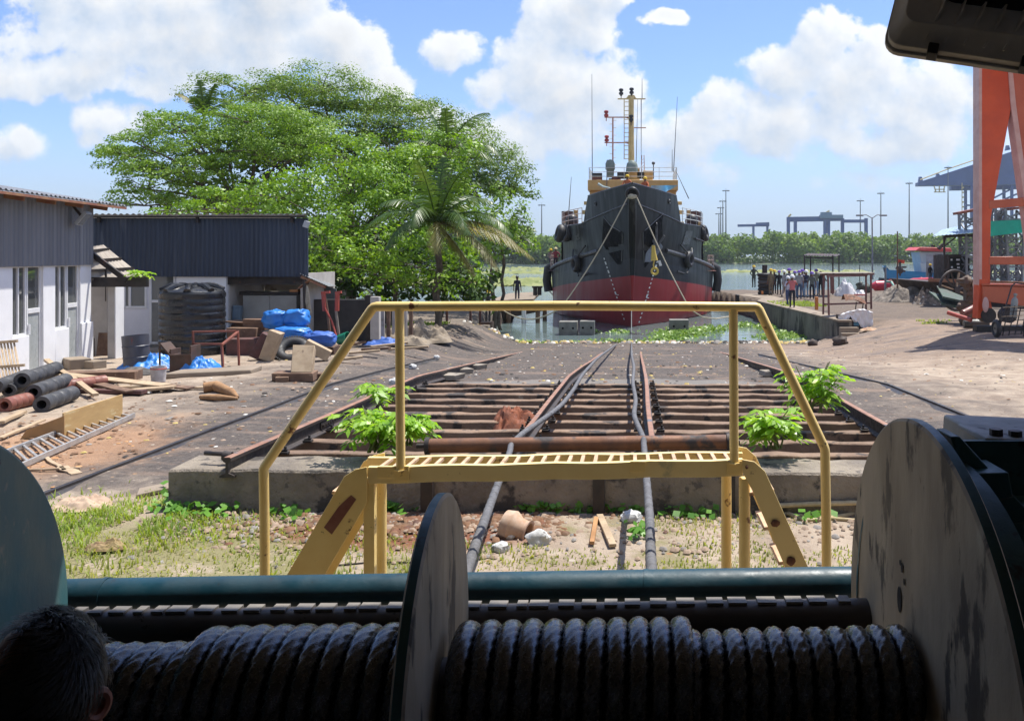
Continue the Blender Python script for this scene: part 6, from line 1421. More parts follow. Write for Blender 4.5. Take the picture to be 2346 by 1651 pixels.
# blue workboat
YBt = 84
wb = thing('workboat', 'blue workboat with grey cabin and red roof moored beyond the quay', 'boat', P(2080, 660, YBt))
m_boat = mat('boat_blue', (.02, .16, .34), (.03, .22, .42), .45, 0, 1, .05, 20, stain=(.3, .4, .45), sthr=.7, sscale=2)
q = MB()
def bh(u, v_):
    px = 2024 + (2175 - 2024) * u; top = 617 + 10 * u if u > .06 else 608; p = P(px, top + (668 - top) * v_, YBt); w_ = 1.6 * min(1, u * 5 + .1)
    return p + Vector((.5 * v_ * (1 - u) * 1.4, 0, 0))
q.grid(30, 6, bh)
def bh2(u, v_): p = bh(u, v_); return p + Vector((0, .4 + 4.2 * min(1, u * 4), 0))
q.grid(30, 6, bh2); q.add([bh(i / 20, .08) for i in range(21)] + [bh2(i / 20, .08) for i in range(20, -1, -1)], [tuple(range(42))]); q.obj('hull', m_boat, wb, 0, 50)
q = MB(); plate(q, [(2019, 636), (2042, 640), (2042, 652), (2019, 654)], YBt - .2, 1); q.obj('fender', m_black, wb, .05)
m_cab = mat('cabin_grey_blue', (.42, .48, .52), (.36, .42, .46), .5, 0, 1, .05)
q = MB(); plate(q, [(2106, 577), (2168, 577), (2166, 640), (2116, 632)], YBt + .8, 2.6); q.obj('cabin', m_cab, wb, .04)
q = MB(); plate(q, [(2108, 602), (2128, 604), (2128, 630), (2112, 630)], YBt + .3, .6); q.obj('lower_cabin', m_cab, wb, .04)
q = MB(); plate(q, [(2098, 574), (2108, 566), (2178, 568), (2182, 577)], YBt + .3, 3.6); q.obj('roof', mat('boat_red', (.62, .10, .10), (.55, .08, .08), .5, 0, 2, .05), wb, .05)
q = MB(); pbox(q, 2142, 582, 2158, 632, YBt + .76, .03); q.obj('door', mat('cabin_door_dark', (.05, .06, .07), None, .5), wb); q = MB(); pbox(q, 2152, 584, 2158, 618, YBt + .72, .03); q.obj('blue_curtain', m_boat, wb)
q = MB(); pbox(q, 2122, 583, 2139, 612, YBt + .77, .03); q.obj('side_panel', mat('cabin_panel', (.36, .38, .44), None, .5), wb, .01)
for x0, y0, x1, y1 in ((2137, 566, 2138, 561), (2150, 570, 2160, 560)): q = MB(); q.bar(P(x0, y0, YBt), P(x1, y1, YBt), .35, .3); q.obj('searchlight', m_barge, wb, .02)
rp = thing('dredge_pipe', 'thick red dredge pipe lying before the blue boat', 'pipe', P(2070, 655, 70))
q = MB(); Yp = 69; q.cyl(P(2006, 655, Yp), P(2072, 652, Yp), .40, seg=18); q.cyl(P(2092, 648, Yp), P(2136, 646, Yp - 1), .38, seg=18); q.cyl(P(2072, 652, Yp), P(2092, 648, Yp), .36, seg=18)
q.tube([P(1996, 654, Yp), P(2006, 655, Yp)], [.15, .4], 18); q.obj('tube', mat('pipe_red', (.50, .04, .07), (.42, .035, .06), .45, 0, 1, .05), rp)
for px in (2040, 2110): q = MB(); c = P(px, 653 - (px - 2006) * .05, Yp); q.cyl(c - X0 * .05, c + X0 * .05, .46, seg=18); q.obj('collar', m_redp, rp)
q = MB(); q.tube([P(2030, 645, 66), P(2042, 646, 66), P(2052, 660, 65), P(2060, 680, 63)], .09, 8); tag(q.obj('green_hose', mat('pale_green_hose', (.22, .42, .36), None, .5)), 'pale green hose arching down over the red dredge pipe', 'hose')
# poles, lamps and posts near the shore
for x0, y0, x1, y1, Y, r_, lb_ in ((1999, 640, 1998, 500, 88, .09, 'thin pale lamp pole rising behind the red table frame'), (2056, 690, 2056, 530, 62, .06, 'thin brown pole rising before the blue boat'), (2028, 680, 2029, 612, 66, .1, 'short grey post before the boat bow'), (2126, 655, 2126, 600, 80, .22, 'grey bollard post on the boat deck')):
    q = MB(); q.cyl(P(x0, y0, Y), P(x1, y1, Y), r_, r_ * .7, seg=10); tag(q.obj('pole', m_lat if 'grey' in lb_ or 'pale' in lb_ else m_timber), lb_, 'pole')
q = MB(); p = P(1998, 500, 88)
for dx_ in (-1.0, .9): q.tube([p, p + Vector((dx_ * .6, 0, .35)), p + Vector((dx_, 0, .3))], .05, 6); q.box(p + Vector((dx_ * 1.25, 0, .28)), (.7, .3, .16))
tag(q.obj('lamp_head', m_lat, None, .02), 'double street lamp head on the thin pale pole', 'lamp')
fg = MB(); fg.grid(8, 5, lambda u, v_: P(2058 + 14 * u, 594 + 2 * u + 8 * v_, 78) + Vector((0, .15 * math.sin(u * 6), 0))); fg.bar(P(2057, 592, 78), P(2058, 625, 78), .05, .05); tag(fg.obj('red_flag', mat('flag_red', (.65, .08, .04), None, .7, bump=0)), 'small red flag on a stick by the blue boat', 'flag')
q = MB(); q.ell(P(2062, 619, 78), .32, 12, 8); q.bar(P(2054, 612, 78), P(2076, 612, 78), .2, .15); q.bar(P(2052, 614, 78), P(2074, 622, 78), .15, .15); q.cyl(P(2062, 632, 78), P(2062, 600, 78), .08); tag(q.obj('deck_fitting', m_barge), 'dark valve fitting with white globe on the boat bow', 'fitting')
# canopy frame, red table frame with wheelbarrow, post
cf = thing('canopy_frame', 'black open-sided shelter with thin corrugated roof behind the crowd', 'shelter', P(1880, 660, 72)); Y0, Y1 = 70.0, 74.0
q = MB(); a, b_, c3, d3 = P(1838, 586, Y0), P(1915, 588, Y0), P(1925, 583, Y1), P(1850, 581, Y1)
q.grid(24, 1, lambda u, v_: a.lerp(d3, v_).lerp(b_.lerp(c3, v_), u) + Z * .07 * (round(u * 24) % 2)); q.obj('roof', m_barge, cf, 0, 20)
for px, Y, py in ((1843, Y0, 675), (1857, Y1, 668), (1908, Y0, 675), (1922, Y1, 668)): q = MB(); q.bar(P(px, py, Y), P(px, 585, Y), .09, .09); q.obj('post', m_darksteel, cf)
q = MB(); q.bar(P(1843, 590, Y0), P(1908, 591, Y0), .08, .1); q.obj('beam', m_darksteel, cf)
tf = thing('table_frame', 'tall red-brown steel table frame at the quay steps', 'frame', P(1940, 720, 47)); Y0, Y1 = 46.4, 49.0
m_rb = mat('red_brown_steel', (.14, .06, .055), (.19, .09, .08), .6, .1, 3, .1)
for a, b_ in ((P(1886, 720, Y0), P(1887, 628, Y0)), (P(1899, 722, Y0 - .4), P(1897, 632, Y0 - .4)), (P(1984, 712, Y1), P(1984, 630, Y1)), (P(1996, 708, Y1), P(1995, 626, Y1)), (P(1882, 629, Y0), P(2002, 628, Y1)), (P(1895, 633, Y0 - .4), P(1986, 631, Y1)), (P(1890, 697, Y0), P(1992, 694, Y1))):
    q = MB(); q.bar(a, b_, .09, .09); q.obj('bar', m_rb, tf)
q = MB(); a, b_ = P(1880, 628, Y0 - .5), P(2004, 627, Y1); q.prism([a, b_, b_ + Vector((0, 1, .03)), a + Vector((0, 1.2, .03))], (0, 0, .05)); q.obj('top', m_conc, tf)
q = MB(); q.bar(P(1907, 672, 52), P(1906, 630, 52), .2, .2); tag(q.obj('red_post', m_rb), 'maroon post standing behind the table frame', 'post')
wbw = thing('wheelbarrow', 'rusty wheelbarrow tray tipped over the bar of the red table frame', 'wheelbarrow', P(1958, 690, 46.5))
q = MB()
def wbf(u, v_):
    a = P(1932 + 48 * u, 688 - 6 * math.sin(u * 3.1) + 4 * u, 46.5); dep = .42 * math.sin(math.pi * min(1, v_)) ; return a + Vector((0, (v_ - .5) * .9, .32 * math.sin(math.pi * v_) * (1 - .3 * u) - .12 * u))
q.grid(14, 10, wbf); q.obj('tray', m_rust, wbw)
for px in (1962, 1978): q = MB(); q.tube([P(px, 692, 46.4), P(px - 2, 708, 46.2), P(px + 4, 712, 46.2)], .03, 6); q.obj('leg', m_darksteel, wbw)
q = MB(); pbox(q, 1868, 680, 1875, 710, 49.5, .22); tag(q.obj('orange_post', mat('orange_post', (.55, .20, .05), (.45, .15, .04), .6), None, .02), 'short square orange post on the quay yard', 'post')
q = MB(); pbox(q, 1744.5, 667, 1749, 673.5, 68, .18); tag(q.obj('orange_stub', bpy.data.materials['orange_post'], None, .01), 'tiny orange stub on the quay corner', 'post')
# white sheeted machine and second white sheet
sm_ = thing('sheeted_machine', 'blue machine half covered by a white sheet beside the quay steps', 'machine', G(1960, 756))
Ym = G(1960, 757).y + .1
q = MB(); pbox(q, 1925, 722, 1968, 752, Ym, 1.0); q.obj('body', m_barge, sm_, .03); q = MB(); pbox(q, 1956, 735, 1968, 746, Ym - .02, .03); q.obj('blue_panel', mat('panel_blue', (.06, .22, .34), None, .5), sm_)
q = MB(); q.bar(P(1944, 746, Ym - .03), P(1948, 740, Ym - .03), .03, .12); q.obj('yellow_mark', m_yrope, sm_)
q = MB(); c0 = P(1925, 724, Ym - .05); 
def shf(u, v_):
    px = 1920 + 80 * u; yt = 724 - 15 * math.sin(min(1, u * 1.15) * math.pi * .62) + 8 * max(0, u - .75) * 3
    drop = (12 + 16 * abs(math.sin(u * 9)) + 28 * sm(.55, .7, u))
    if v_ < .5: p = P(px, yt, Ym + 1.15 - 2.4 * v_) + Z * .05 * noise.noise(Vector((u * 6, v_ * 5, 1)))
    else: p = P(px, yt + drop * (v_ - .5) * 2, Ym - .05 - .12 * abs(noise.noise(Vector((u * 9, v_ * 3, 2)))))
    return p + Vector((0, .1 * noise.noise(Vector((u * 12, v_ * 6, 0))), .06 * noise.noise(Vector((u * 10, v_ * 8, 3)))))
q.grid(46, 24, shf); q.obj('sheet', m_whitetarp, sm_, 0, 70)
mound('blue_tarpaulin', m_bluetarp, G(1921, 752), .35, .3, .3, 'small blue sheet crumpled at the left of the sheeted machine', 'tarpaulin', None, 2.2, .6)
mound('yellow_rags', mat('yellow_rags', (.50, .38, .24), (.42, .22, .14), .9, 0, 8, .4, 20), G(1992, 757), .5, .3, .12, 'pale yellow rags on the ground right of the sheeted machine', 'rags', None, 2.9, .8)
c = P(1946, 676, 71); mound('white_sheet', m_whitetarp, Vector((c.x - .3, c.y, gh(c.x, c.y))), .95, .8, 1.15, 'white sheet over a tall heap at the far shore', 'tarpaulin', None, 6.1, .5); mound('white_sheet', m_whitetarp, Vector((c.x + .7, c.y - .4, gh(c.x, c.y))), .6, .5, .5, 'lower white sheet right of the tall sheeted heap', 'tarpaulin', None, 4.1, .5)
q = MB(); c = P(1978, 668, 71)
for i in range(5): q.ell(c + Vector((rnd.uniform(-.4, .4), rnd.uniform(-.2, .2), rnd.uniform(.0, .6))), (.35, .3, .3), 10, 7, nz=.5)
q.cyl(c + Vector((-.3, 0, .4)), c + Vector((-.3, 0, 2.2)), .03); tag(q.obj('green_engine', mat('dark_green_engine', (.03, .06, .04), (.05, .05, .045), .6)), 'dark green engine at the far shore right of the white sheet', 'engine')
q = MB(); pbox(q, 1958, 674, 1985, 677.5, 66, .3); tag(q.obj('red_beam', m_redp, None, .02), 'low red beam lying on the ground before the far shore', 'beam')
# bollard of stacked tyres and end fender on the quay
bo = thing('tyre_bollard', 'stack of old tyres round a dark post at the quay end', 'tyre stack', P(1752, 655, 73)); zb0 = -.3
c = P(1752, 655, 73)
for i in range(6):
    q = MB(); q.torus((c.x, 73, zb0 + .16 + .30 * i), Z, .42 + .05 * (i == 5), .17, 24, 10); q.obj('tyre', m_black if i != 3 else mat('grey_tyre', (.10, .10, .105), None, .7), bo)
q = MB(); q.cyl((c.x, 73, zb0), (c.x, 73, zb0 + 2.5), .22, seg=12); q.obj('post', m_barge, bo)
ef = thing('quay_fender', 'dark ladder-like rubber fender hung on the quay end', 'fender', P(1708, 680, 72)); 
q = MB(); q.box((8.55, 71.5, -1.3), (.25, .9, 2.2)); q.obj('rubber', m_black, ef, .04)
for i in range(5): q = MB(); q.box((8.9 + .05 * i, 71.0 - .4 * i, -.55 - .25 * i), (.2, .05, .16)); q.obj('chain_link', m_white, ef, .02)
# cranes and light masts beyond the river
m_cblue = mat('port_crane_blue', (.05, .10, .27), (.04, .085, .22), .5, 0, .1, 0)
m_mastgrey = mat('mast_grey', (.20, .21, .22), None, .5, bump=0)
YQ = 720
qc = thing('quay_crane', 'huge blue ship-to-shore crane with raised boom far behind the orange leg', 'crane', P(2230, 520, YQ))
def pbar(q, x0, y0, x1, y1, Y, w_, h_=None, dy=0): a, b_ = P(x0, y0, Y), P(x1, y1, Y + dy); q.bar(a, b_, w_, h_ or w_); return q
q = MB(); plate(q, [(2104, 418), (2122, 412), (2246, 372), (2346, 338), (2460, 300), (2460, 420), (2270, 424), (2104, 426)], YQ, 8); q.obj('boom', m_cblue, qc)
q = MB(); plate(q, [(2180, 424), (2380, 410), (2380, 432), (2180, 436)], YQ + 14, 6); q.obj('rear_boom', m_cblue, qc)
for px, py in ((2110, 405), (2150, 398), (2240, 362), (2310, 333)): q = MB(); plate(q, [(px - 5, py + 12), (px + 5, py + 10), (px + 2, py), (px - 3, py)], YQ + 2, 3); q.obj('boom_tower', m_cblue, qc)
q = MB(); q.tube([P(2108, 412, YQ - 1), P(2170, 388, YQ - 1), P(2246, 362, YQ - 1)], .5, 5); q.obj('stay', m_ivory, qc)
for px in (2212, 2226, 2300, 2318, 2346, 2400): q = MB(); pbar(q, px, 424, px, 560, YQ + (0 if px % 4 else 12), 2.0); q.obj('leg', m_cblue, qc)
for a in ((2226, 480, 2346, 418), (2226, 488, 2360, 432), (2212, 470, 2400, 480), (2240, 520, 2400, 470)): q = MB(); pbar(q, *a, YQ + 3, 1.3); q.obj('brace', m_cblue, qc)
q = MB(); 
for i in range(11): q.bar(P(2204, 540 - 11 * i, YQ - 2), P(2208, 540 - 11 * i, YQ - 2), 1.2, 1.2); q.bar(P(2204, 540 - 11 * i, YQ - 2), P(2204, 529 - 11 * i, YQ - 2), .5, .5)
q.obj('stair_tower', m_ivory, qc)
q = MB()
for (a, b_) in (((2140, 426), (2144, 440)), ((2164, 426), (2162, 440)), ((2140, 440), (2166, 440)), ((2142, 434), (2164, 434)), ((2152, 427), (2152, 440))): pbar(q, *a, *b_, YQ - 1, .8)
q.obj('spreader_cab', m_ivory, qc)
rt = thing('yard_gantry', 'blue yard gantry with bright machinery house above the far trees', 'crane', P(1900, 520, 760)); YR = 760
for px in (1806, 1822, 1890, 1898, 1930, 1984): q = MB(); pbar(q, px, 500, px, 560, YR, 2.6); q.obj('leg', m_cblue, rt)
q = MB(); plate(q, [(1804, 497), (1930, 495), (1930, 506), (1804, 508)], YR - 1, 5); plate(q, [(1930, 503), (1986, 503), (1986, 510), (1930, 510)], YR - 1, 5); q.obj('beam', m_cblue, rt)
q = MB(); plate(q, [(1880, 492), (1932, 492), (1932, 500), (1880, 500)], YR - 3, 7); plate(q, [(1882, 486), (1906, 486), (1906, 492), (1882, 492)], YR - 2, 5); q.obj('machinery_house', mat('house_blue_grey', (.16, .26, .36), None, .5, bump=0), rt)
q = MB(); pbar(q, 1806, 497, 1812, 491, YR, 1.5); pbar(q, 1890, 489, 1900, 483, YR, 1.5); q.obj('rail', m_ivory, rt)
rt2 = thing('yard_gantry', 'low blue gantry half hidden in the far trees right of the ship', 'crane', P(1740, 520, 800)); q = MB(); pbar(q, 1690, 517, 1762, 516, 800, 2.2); pbar(q, 1732, 514, 1762, 513, 800, 3); pbar(q, 1758, 515, 1758, 560, 800, 2.0); pbar(q, 1726, 517, 1726, 560, 800, 2.0); q.obj('frame', m_cblue, rt2)
def light_mast(px, pt, Y, lb_, wd=1.0):
    t_ = thing('light_mast', lb_, 'light mast', P(px, 545, Y), 'port light masts beyond the river'); q = MB(); q.cyl(P(px, 560, Y), P(px, pt, Y), .55 * wd * Y / 600, .28 * wd * Y / 600, seg=10); q.obj('pole', m_mastgrey, t_)
    q = MB(); c = P(px, pt, Y); k_ = Y / 600
    for i in range(8):
        a = i * math.pi / 4; d_ = Vector((math.cos(a), math.sin(a), 0)); q.bar(c, c + d_ * 2.0 * k_ + Z * .2, .22 * k_, .22 * k_); q.box(c + d_ * 2.1 * k_ - Z * .1, (.8 * k_, .5 * k_, .55 * k_))
    q.bar(c, c + Z * 1.6 * k_, .15 * k_, .15 * k_); q.obj('lamp_ring', m_mastgrey, t_)
for px, pt, Y, lb_ in ((1241, 470, 640, 'slim light mast left of the ship above the trees'), (1663, 437, 600, 'tallest light mast of the cluster right of the ship'), (1656, 461, 660, 'second tallest light mast of the cluster right of the ship'), (1651, 476, 760, 'third light mast of the cluster right of the ship'), (1647, 490, 860, 'shortest light mast of the cluster right of the ship'), (1971, 460, 800, 'light mast behind the yard gantry'), (2018, 443, 700, 'light mast just right of the yard gantry'), (2083, 420, 600, 'tall light mast midway to the quay crane'), (2172, 384, 560, 'very tall light mast before the quay crane boom')): light_mast(px, pt, Y, lb_)
# ================================================================== TREES
m_bark = mat('bark', (.11, .085, .06), (.06, .048, .036), .9, 0, 4, .5, 20)
m_rain = leaf_mat('rain_tree_leaves', [(.075, .135, .022), (.145, .24, .032), (.22, .33, .045)], .32, .5, .30)
m_mid = leaf_mat('spreading_tree_leaves', [(.085, .165, .018), (.165, .29, .03), (.26, .40, .04)], .32, .5, .35)
m_bright = leaf_mat('bright_bush_leaves', [(.075, .155, .015), (.165, .30, .024), (.27, .42, .035)], .34, .45, .5)
m_under = leaf_mat('shade_toned_leaves', [(.02, .045, .012), (.04, .085, .018), (.07, .13, .025)], .3, .5, .5)  # dark leaf tone with the crowns' inner shade put into the colour
def pad_cloud(px, py, rx, ry, Y, n, under=.25, lump=1.0, rg=rng):
    """points of one leafy pad: lumpy upper shell, thin ragged underside"""
    c = P(px, py + 11, Y); Rx, Rz = rx / F * Y, ry / F * Y; Ry = Rx * .75
    th = rg.uniform(0, 2 * np.pi, n); u = rg.uniform(-under, 1, n) ; s_ = np.sqrt(np.clip(1 - u * u, 0, 1))
    d = np.stack([s_ * np.cos(th), s_ * np.sin(th), u], 1)
    # lumps: a handful of sub-clusters pull the points towards them
    k = max(16, int(n / 50)); kt = rg.uniform(0, 2 * np.pi, k); ku = rg.uniform(-under, .95, k); ks = np.sqrt(1 - ku * ku)
    kd = np.stack([ks * np.cos(kt), ks * np.sin(kt), ku], 1) * rg.uniform(.82, 1.12, (k, 1))
    idx = np.argmax(d @ kd.T + rg.normal(0, .06, (n, k)), axis=1)
    loc = rg.normal(0, 1, (n, 3)); loc /= np.linalg.norm(loc, axis=1, keepdims=True); rad = rg.uniform(.1, 1, (n, 1)) ** .5
    lr = lump * .34
    pos = kd[idx] + loc * rad * lr
    nor = loc * .6 + d * .6 + np.array([0, 0, .55])
    pos = pos * np.array([Rx, Ry, Rz]) + np.array(c)
    return pos, nor, kd * np.array([Rx, Ry, Rz]) + np.array(c)
def limb(q, a, b_, r0, r1, sag=.15, n=6):
    a, b_ = Vector(a), Vector(b_); L_ = (b_ - a).length; pts = []
    for i in range(n + 1):
        t_ = i / n; p = a.lerp(b_, t_); p.z += sag * L_ * math.sin(math.pi * t_) * .6
        p += Vector((noise.noise(p * .6), noise.noise(p * .6 + Vector((9, 0, 0))), 0)) * .12 * L_ * t_ * (1 - t_) * 3; pts.append(p)
    q.tube(pts, [r0 + (r1 - r0) * i / n for i in range(n + 1)], 7)
def tree(name, label, pads, base, mleaf, leaf, asp, dens, trunk_r, fork, group='trees on the left bank', under=.25, jit=.5, twigs=True):
    t_ = thing(name, label, 'tree', base, group)
    q = MB(); base = Vector(base); fk = Vector(fork)
    limb(q, base - Z * .3, fk, trunk_r, trunk_r * .75, .02)
    V_, F_, off = [], [], 0
    for (px, py, rx, ry, Y) in pads:
        area = (rx / F * Y) * (ry / F * Y) * 3.2 + (rx / F * Y) ** 2 * .8; rx *= 1.12; ry *= 1.12; n = int(dens * 3.6 * area / (leaf * leaf))
        pos, nor, kc = pad_cloud(px, py, rx, ry, Y, n, under)
        v, f = leaf_quads(pos, nor, leaf, asp, jit); V_.append(v); F_.append(f + off); off += len(v)
        c = P(px, py + ry * .25, Y); (len(V_) > 14) or limb(q, fk + Vector((rnd.uniform(-.2, .2), rnd.uniform(-.2, .2), 0)), c, trunk_r * .30, trunk_r * .10, .12)
        if twigs and len(V_) < 16:
            for j in range(0, len(kc), max(1, len(kc) // 7)): limb(q, c, Vector(kc[j]), trunk_r * .09, .015, .05, 4)
    q.obj('trunk', m_bark, t_, 0, 60)
    np_obj('crown', np.concatenate(V_), np.concatenate(F_), mleaf, t_)
    return t_
def in_poly(x, y, poly):
    r_ = False
    for i in range(len(poly)):
        (x1, y1), (x2, y2) = poly[i - 1], poly[i]
        if (y1 > y) != (y2 > y) and x < (x2 - x1) * (y - y1) / (y2 - y1) + x1: r_ = not r_
    return r_
def fill(poly, n, Y0, Y1, rx, ry, seed):
    rr = random.Random(seed); out = []; xs_ = [p[0] for p in poly]; ys_ = [p[1] for p in poly]
    while len(out) < n:
        x, y = rr.uniform(min(xs_), max(xs_)), rr.uniform(min(ys_), max(ys_))
        if in_poly(x, y, poly): k_ = rr.uniform(.7, 1.3); t_ = (y - min(ys_)) / (max(ys_) - min(ys_)); out.append((x, y, rx * k_, ry * k_, Y1 + (Y0 - Y1) * min(1, max(0, t_ + rr.uniform(-.3, .3)))))
    return out
def gz(px, Y): x = (px - CX) / F * Y; return Vector((x, Y, gh(x, Y)))
tree('rain_tree', 'tallest dark green umbrella-crowned tree rising at the back of the clump',
     [(560, 206, 105, 40, 60), (735, 200, 105, 48, 60), (690, 238, 110, 42, 61), (850, 240, 105, 44, 60), (930, 268, 100, 42, 60), (830, 300, 130, 40, 59), (1010, 305, 95, 48, 59), (1080, 350, 90, 48, 58), (1135, 390, 70, 46, 58), (1170, 425, 52, 42, 57), (640, 195, 50, 22, 61), (980, 360, 100, 60, 60), (1100, 440, 70, 50, 58)] + fill([(470, 225), (570, 185), (740, 182), (880, 215), (1000, 270), (1100, 350), (1195, 440), (1160, 470), (1050, 430), (900, 390), (700, 330), (560, 260)], 46, 57, 62, 55, 17, 1),
     gz(800, 62), m_rain, .175, .5, 1.35, .48, P(800, 420, 61), under=.2)
tree('rain_tree', 'wide flat-crowned tree with layered pads reaching out over the blue shed on the left',
     [(330, 330, 72, 30, 50), (440, 300, 105, 34, 51), (600, 282, 120, 42, 51), (700, 322, 110, 44, 50), (520, 338, 120, 38, 50), (300, 378, 66, 26, 49), (400, 388, 95, 28, 49), (270, 345, 34, 18, 49), (340, 425, 70, 34, 49), (330, 462, 62, 34, 49), (640, 360, 110, 42, 51), (385, 268, 55, 22, 52), (450, 455, 80, 44, 50)] + fill([(262, 340), (340, 290), (450, 268), (640, 240), (710, 290), (760, 370), (620, 400), (450, 460), (300, 475), (280, 400)], 52, 48, 53, 46, 15, 2),
     gz(560, 52), m_mid, .165, .5, 1.35, .40, P(560, 500, 51.5), under=.15)
tree('bush_tree', 'bright green broad-leaved tree directly behind the right end of the blue shed',
     [(800, 430, 130, 55, 43), (650, 440, 110, 50, 43), (540, 470, 110, 36, 43), (440, 478, 80, 26, 44), (930, 400, 110, 60, 44), (1030, 350, 75, 50, 45), (720, 510, 105, 50, 42), (850, 505, 110, 60, 42), (760, 575, 80, 52, 41), (900, 330, 80, 36, 46), (960, 480, 90, 60, 43), (820, 360, 90, 40, 45), (380, 500, 60, 22, 44)] + fill([(490, 475), (600, 425), (760, 395), (920, 345), (1010, 345), (1060, 430), (1020, 520), (1000, 610), (880, 640), (740, 640), (715, 560), (700, 490)], 60, 40.5, 46, 46, 18, 3),
     gz(800, 44), m_bright, .18, .62, .95, .22, P(800, 580, 44), under=.3)
tree('bush_tree', 'leafy bush tree in front of the coconut palm, hanging low over the jetty',
     [(880, 560, 100, 48, 39), (800, 600, 80, 48, 38.5), (960, 600, 85, 44, 38.5), (1035, 605, 62, 40, 39), (910, 640, 60, 34, 38), (985, 650, 62, 30, 38), (1020, 560, 60, 40, 40), (740, 560, 50, 40, 39), (860, 620, 60, 40, 38), (1060, 640, 34, 22, 38.5)],
     gz(905, 40.5), m_bright, .19, .62, .85, .14, P(905, 650, 40), under=.35)
tree('bush_tree', 'round green tree right of the coconut palm near the ship', [(1150, 500, 55, 50, 52), (1115, 470, 60, 50, 53), (1190, 540, 34, 50, 52), (1160, 570, 40, 34, 52), (1120, 540, 50, 50, 52)], gz(1130, 53), m_mid, .21, .62, .95, .16, P(1130, 600, 53), under=.3)
tree('shade_thicket', 'dark understorey thicket in the shade below the bright bush tree',
     [(860, 650, 110, 60, 42), (980, 660, 90, 50, 42), (760, 640, 60, 60, 42), (1050, 640, 60, 60, 43), (460, 470, 90, 40, 53), (900, 590, 110, 60, 44)] + fill([(560, 280), (900, 280), (1080, 380), (1130, 470), (700, 480), (500, 470), (380, 440), (430, 350)], 56, 55, 58, 60, 26, 5) + fill([(720, 560), (1090, 560), (1100, 690), (860, 690), (760, 680)], 40, 40.5, 43, 45, 26, 4), gz(880, 43), m_under, .34, .6, .7, .12, P(880, 680, 43), under=.5)  # upper group of pads added to darken the inside of the crowns
tree('small_bush', 'small round pale green bush behind the dark boundary wall', [(856, 672, 26, 20, 33)], gz(856, 33), m_bright, .14, .55, .9, .05, P(856, 690, 33), under=.5)
# coconut palms
m_frond = leaf_mat('palm_frond', [(.03, .065, .014), (.06, .115, .022), (.11, .16, .04)], .3, .4, .8)
m_fronddry = leaf_mat('dry_palm_frond', [(.10, .11, .03), (.19, .18, .055), (.30, .25, .11)], .35, .5, .8)
def frond(V_, F_, root, d0, L_, droop, wl_, nleaf=40):
    """one arching frond: rachis + two rows of hanging leaflets; appended to the arrays"""
    d = Vector(d0).normalized(); p = Vector(root); seg = L_ / nleaf; side = d.cross(Z)
    if side.length < .1: side = Vector((1, 0, 0))
    side.normalize(); pts = [p.copy()]
    for i in range(nleaf):
        d = (d - Z * (droop / nleaf) * (0.4 + 1.4 * i / nleaf)).normalized(); q0 = p.copy(); p = p + d * seg; pts.append(p.copy())
        a = i / nleaf
        if a < .08: continue
        ll = wl_ * (math.sin(math.pi * min(1, .12 + a * .86)) ** .7); up = side.cross(d).normalized()
        for s_ in (-1, 1):
            tip_d = (side * s_ * .75 + d * .62 - Z * (.35 + .5 * abs(d.z) * 0 + .35 * rnd.random()) + up * .1).normalized()
            t0 = q0 + d * seg * .3; w_ = d * .038; mid = t0 + tip_d * ll * .5 + Z * .04 * ll; tip = t0 + tip_d * ll - Z * .12 * ll
            n0 = len(V_); V_.extend([t0 - w_, t0 + w_, mid + w_ * .9, mid - w_ * .9, tip + w_ * .15, tip - w_ * .15]); F_.extend([(n0, n0 + 1, n0 + 2, n0 + 3), (n0 + 3, n0 + 2, n0 + 4, n0 + 5)])
    return pts
def palm(label, crown, base, specs, tr=.14, group='coconut palms'):
    t_ = thing('coconut_palm', label, 'palm tree', base, group); crown = Vector(crown)
    q = MB(); limb(q, Vector(base) - Z * .3, crown, tr * 1.2, tr, .0, 10); q.obj('trunk', m_bark, t_)
    for (d0, L_, droop, wl_, dry) in specs:
        V_, F_ = [], []; pts = frond(V_, F_, crown, d0, L_, droop, wl_)
        r_ = MB(); r_.tube(pts[::4], [.05 - .004 * i for i in range(len(pts[::4]))], 5); n0 = len(V_); V_ += [Vector(v) for v in r_.v]; 
        fr = [f for f in r_.f if len(f) == 4]; F_ += [tuple(i + n0 for i in f) for f in fr]
        np_obj('frond', [tuple(v) for v in V_], F_, m_fronddry if dry else m_frond, t_)
pc = P(1000, 510, 37.4)
palm('coconut palm with arching and dried drooping fronds between the bush trees and the ship', pc, gz(1000, 37.4),
     [((-.15, -.3, 1.0), 2.86, .7, 0.82, 0), ((.05, .2, 1.1), 2.98, .6, 0.82, 0), ((.35, -.2, .95), 2.98, 1.1, 0.82, 0), ((.7, -.1, .8), 2.86, 1.4, 0.82, 0), ((-.6, -.3, .75), 2.74, 1.5, 0.77, 0), ((-.8, 0, .5), 3.53, 1.7, 0.77, 0), ((.9, -.3, .45), 4.03, 1.5, 0.82, 0),
      ((.95, -.2, .15), 4.20, 1.1, 0.77, 1), ((.85, -.5, -.15), 4.03, 1.0, 0.77, 1), ((.5, -.7, .5), 3.53, 1.8, 0.77, 0), ((-.1, -.8, .6), 3.36, 1.9, 0.77, 0), ((1.0, .1, -.05), 4.54, .75, 0.82, 1), ((.2, -.9, .1), 3.02, 1.6, 0.77, 1), ((-.45, -.6, .2), 3.19, 1.8, 0.77, 0), ((-.3, .5, .8), 2.61, 1.2, 0.77, 0), ((.3, .6, .7), 3.53, 1.2, 0.77, 0), ((.75, -.35, -.7), 3.02, .5, 0.69, 1)])
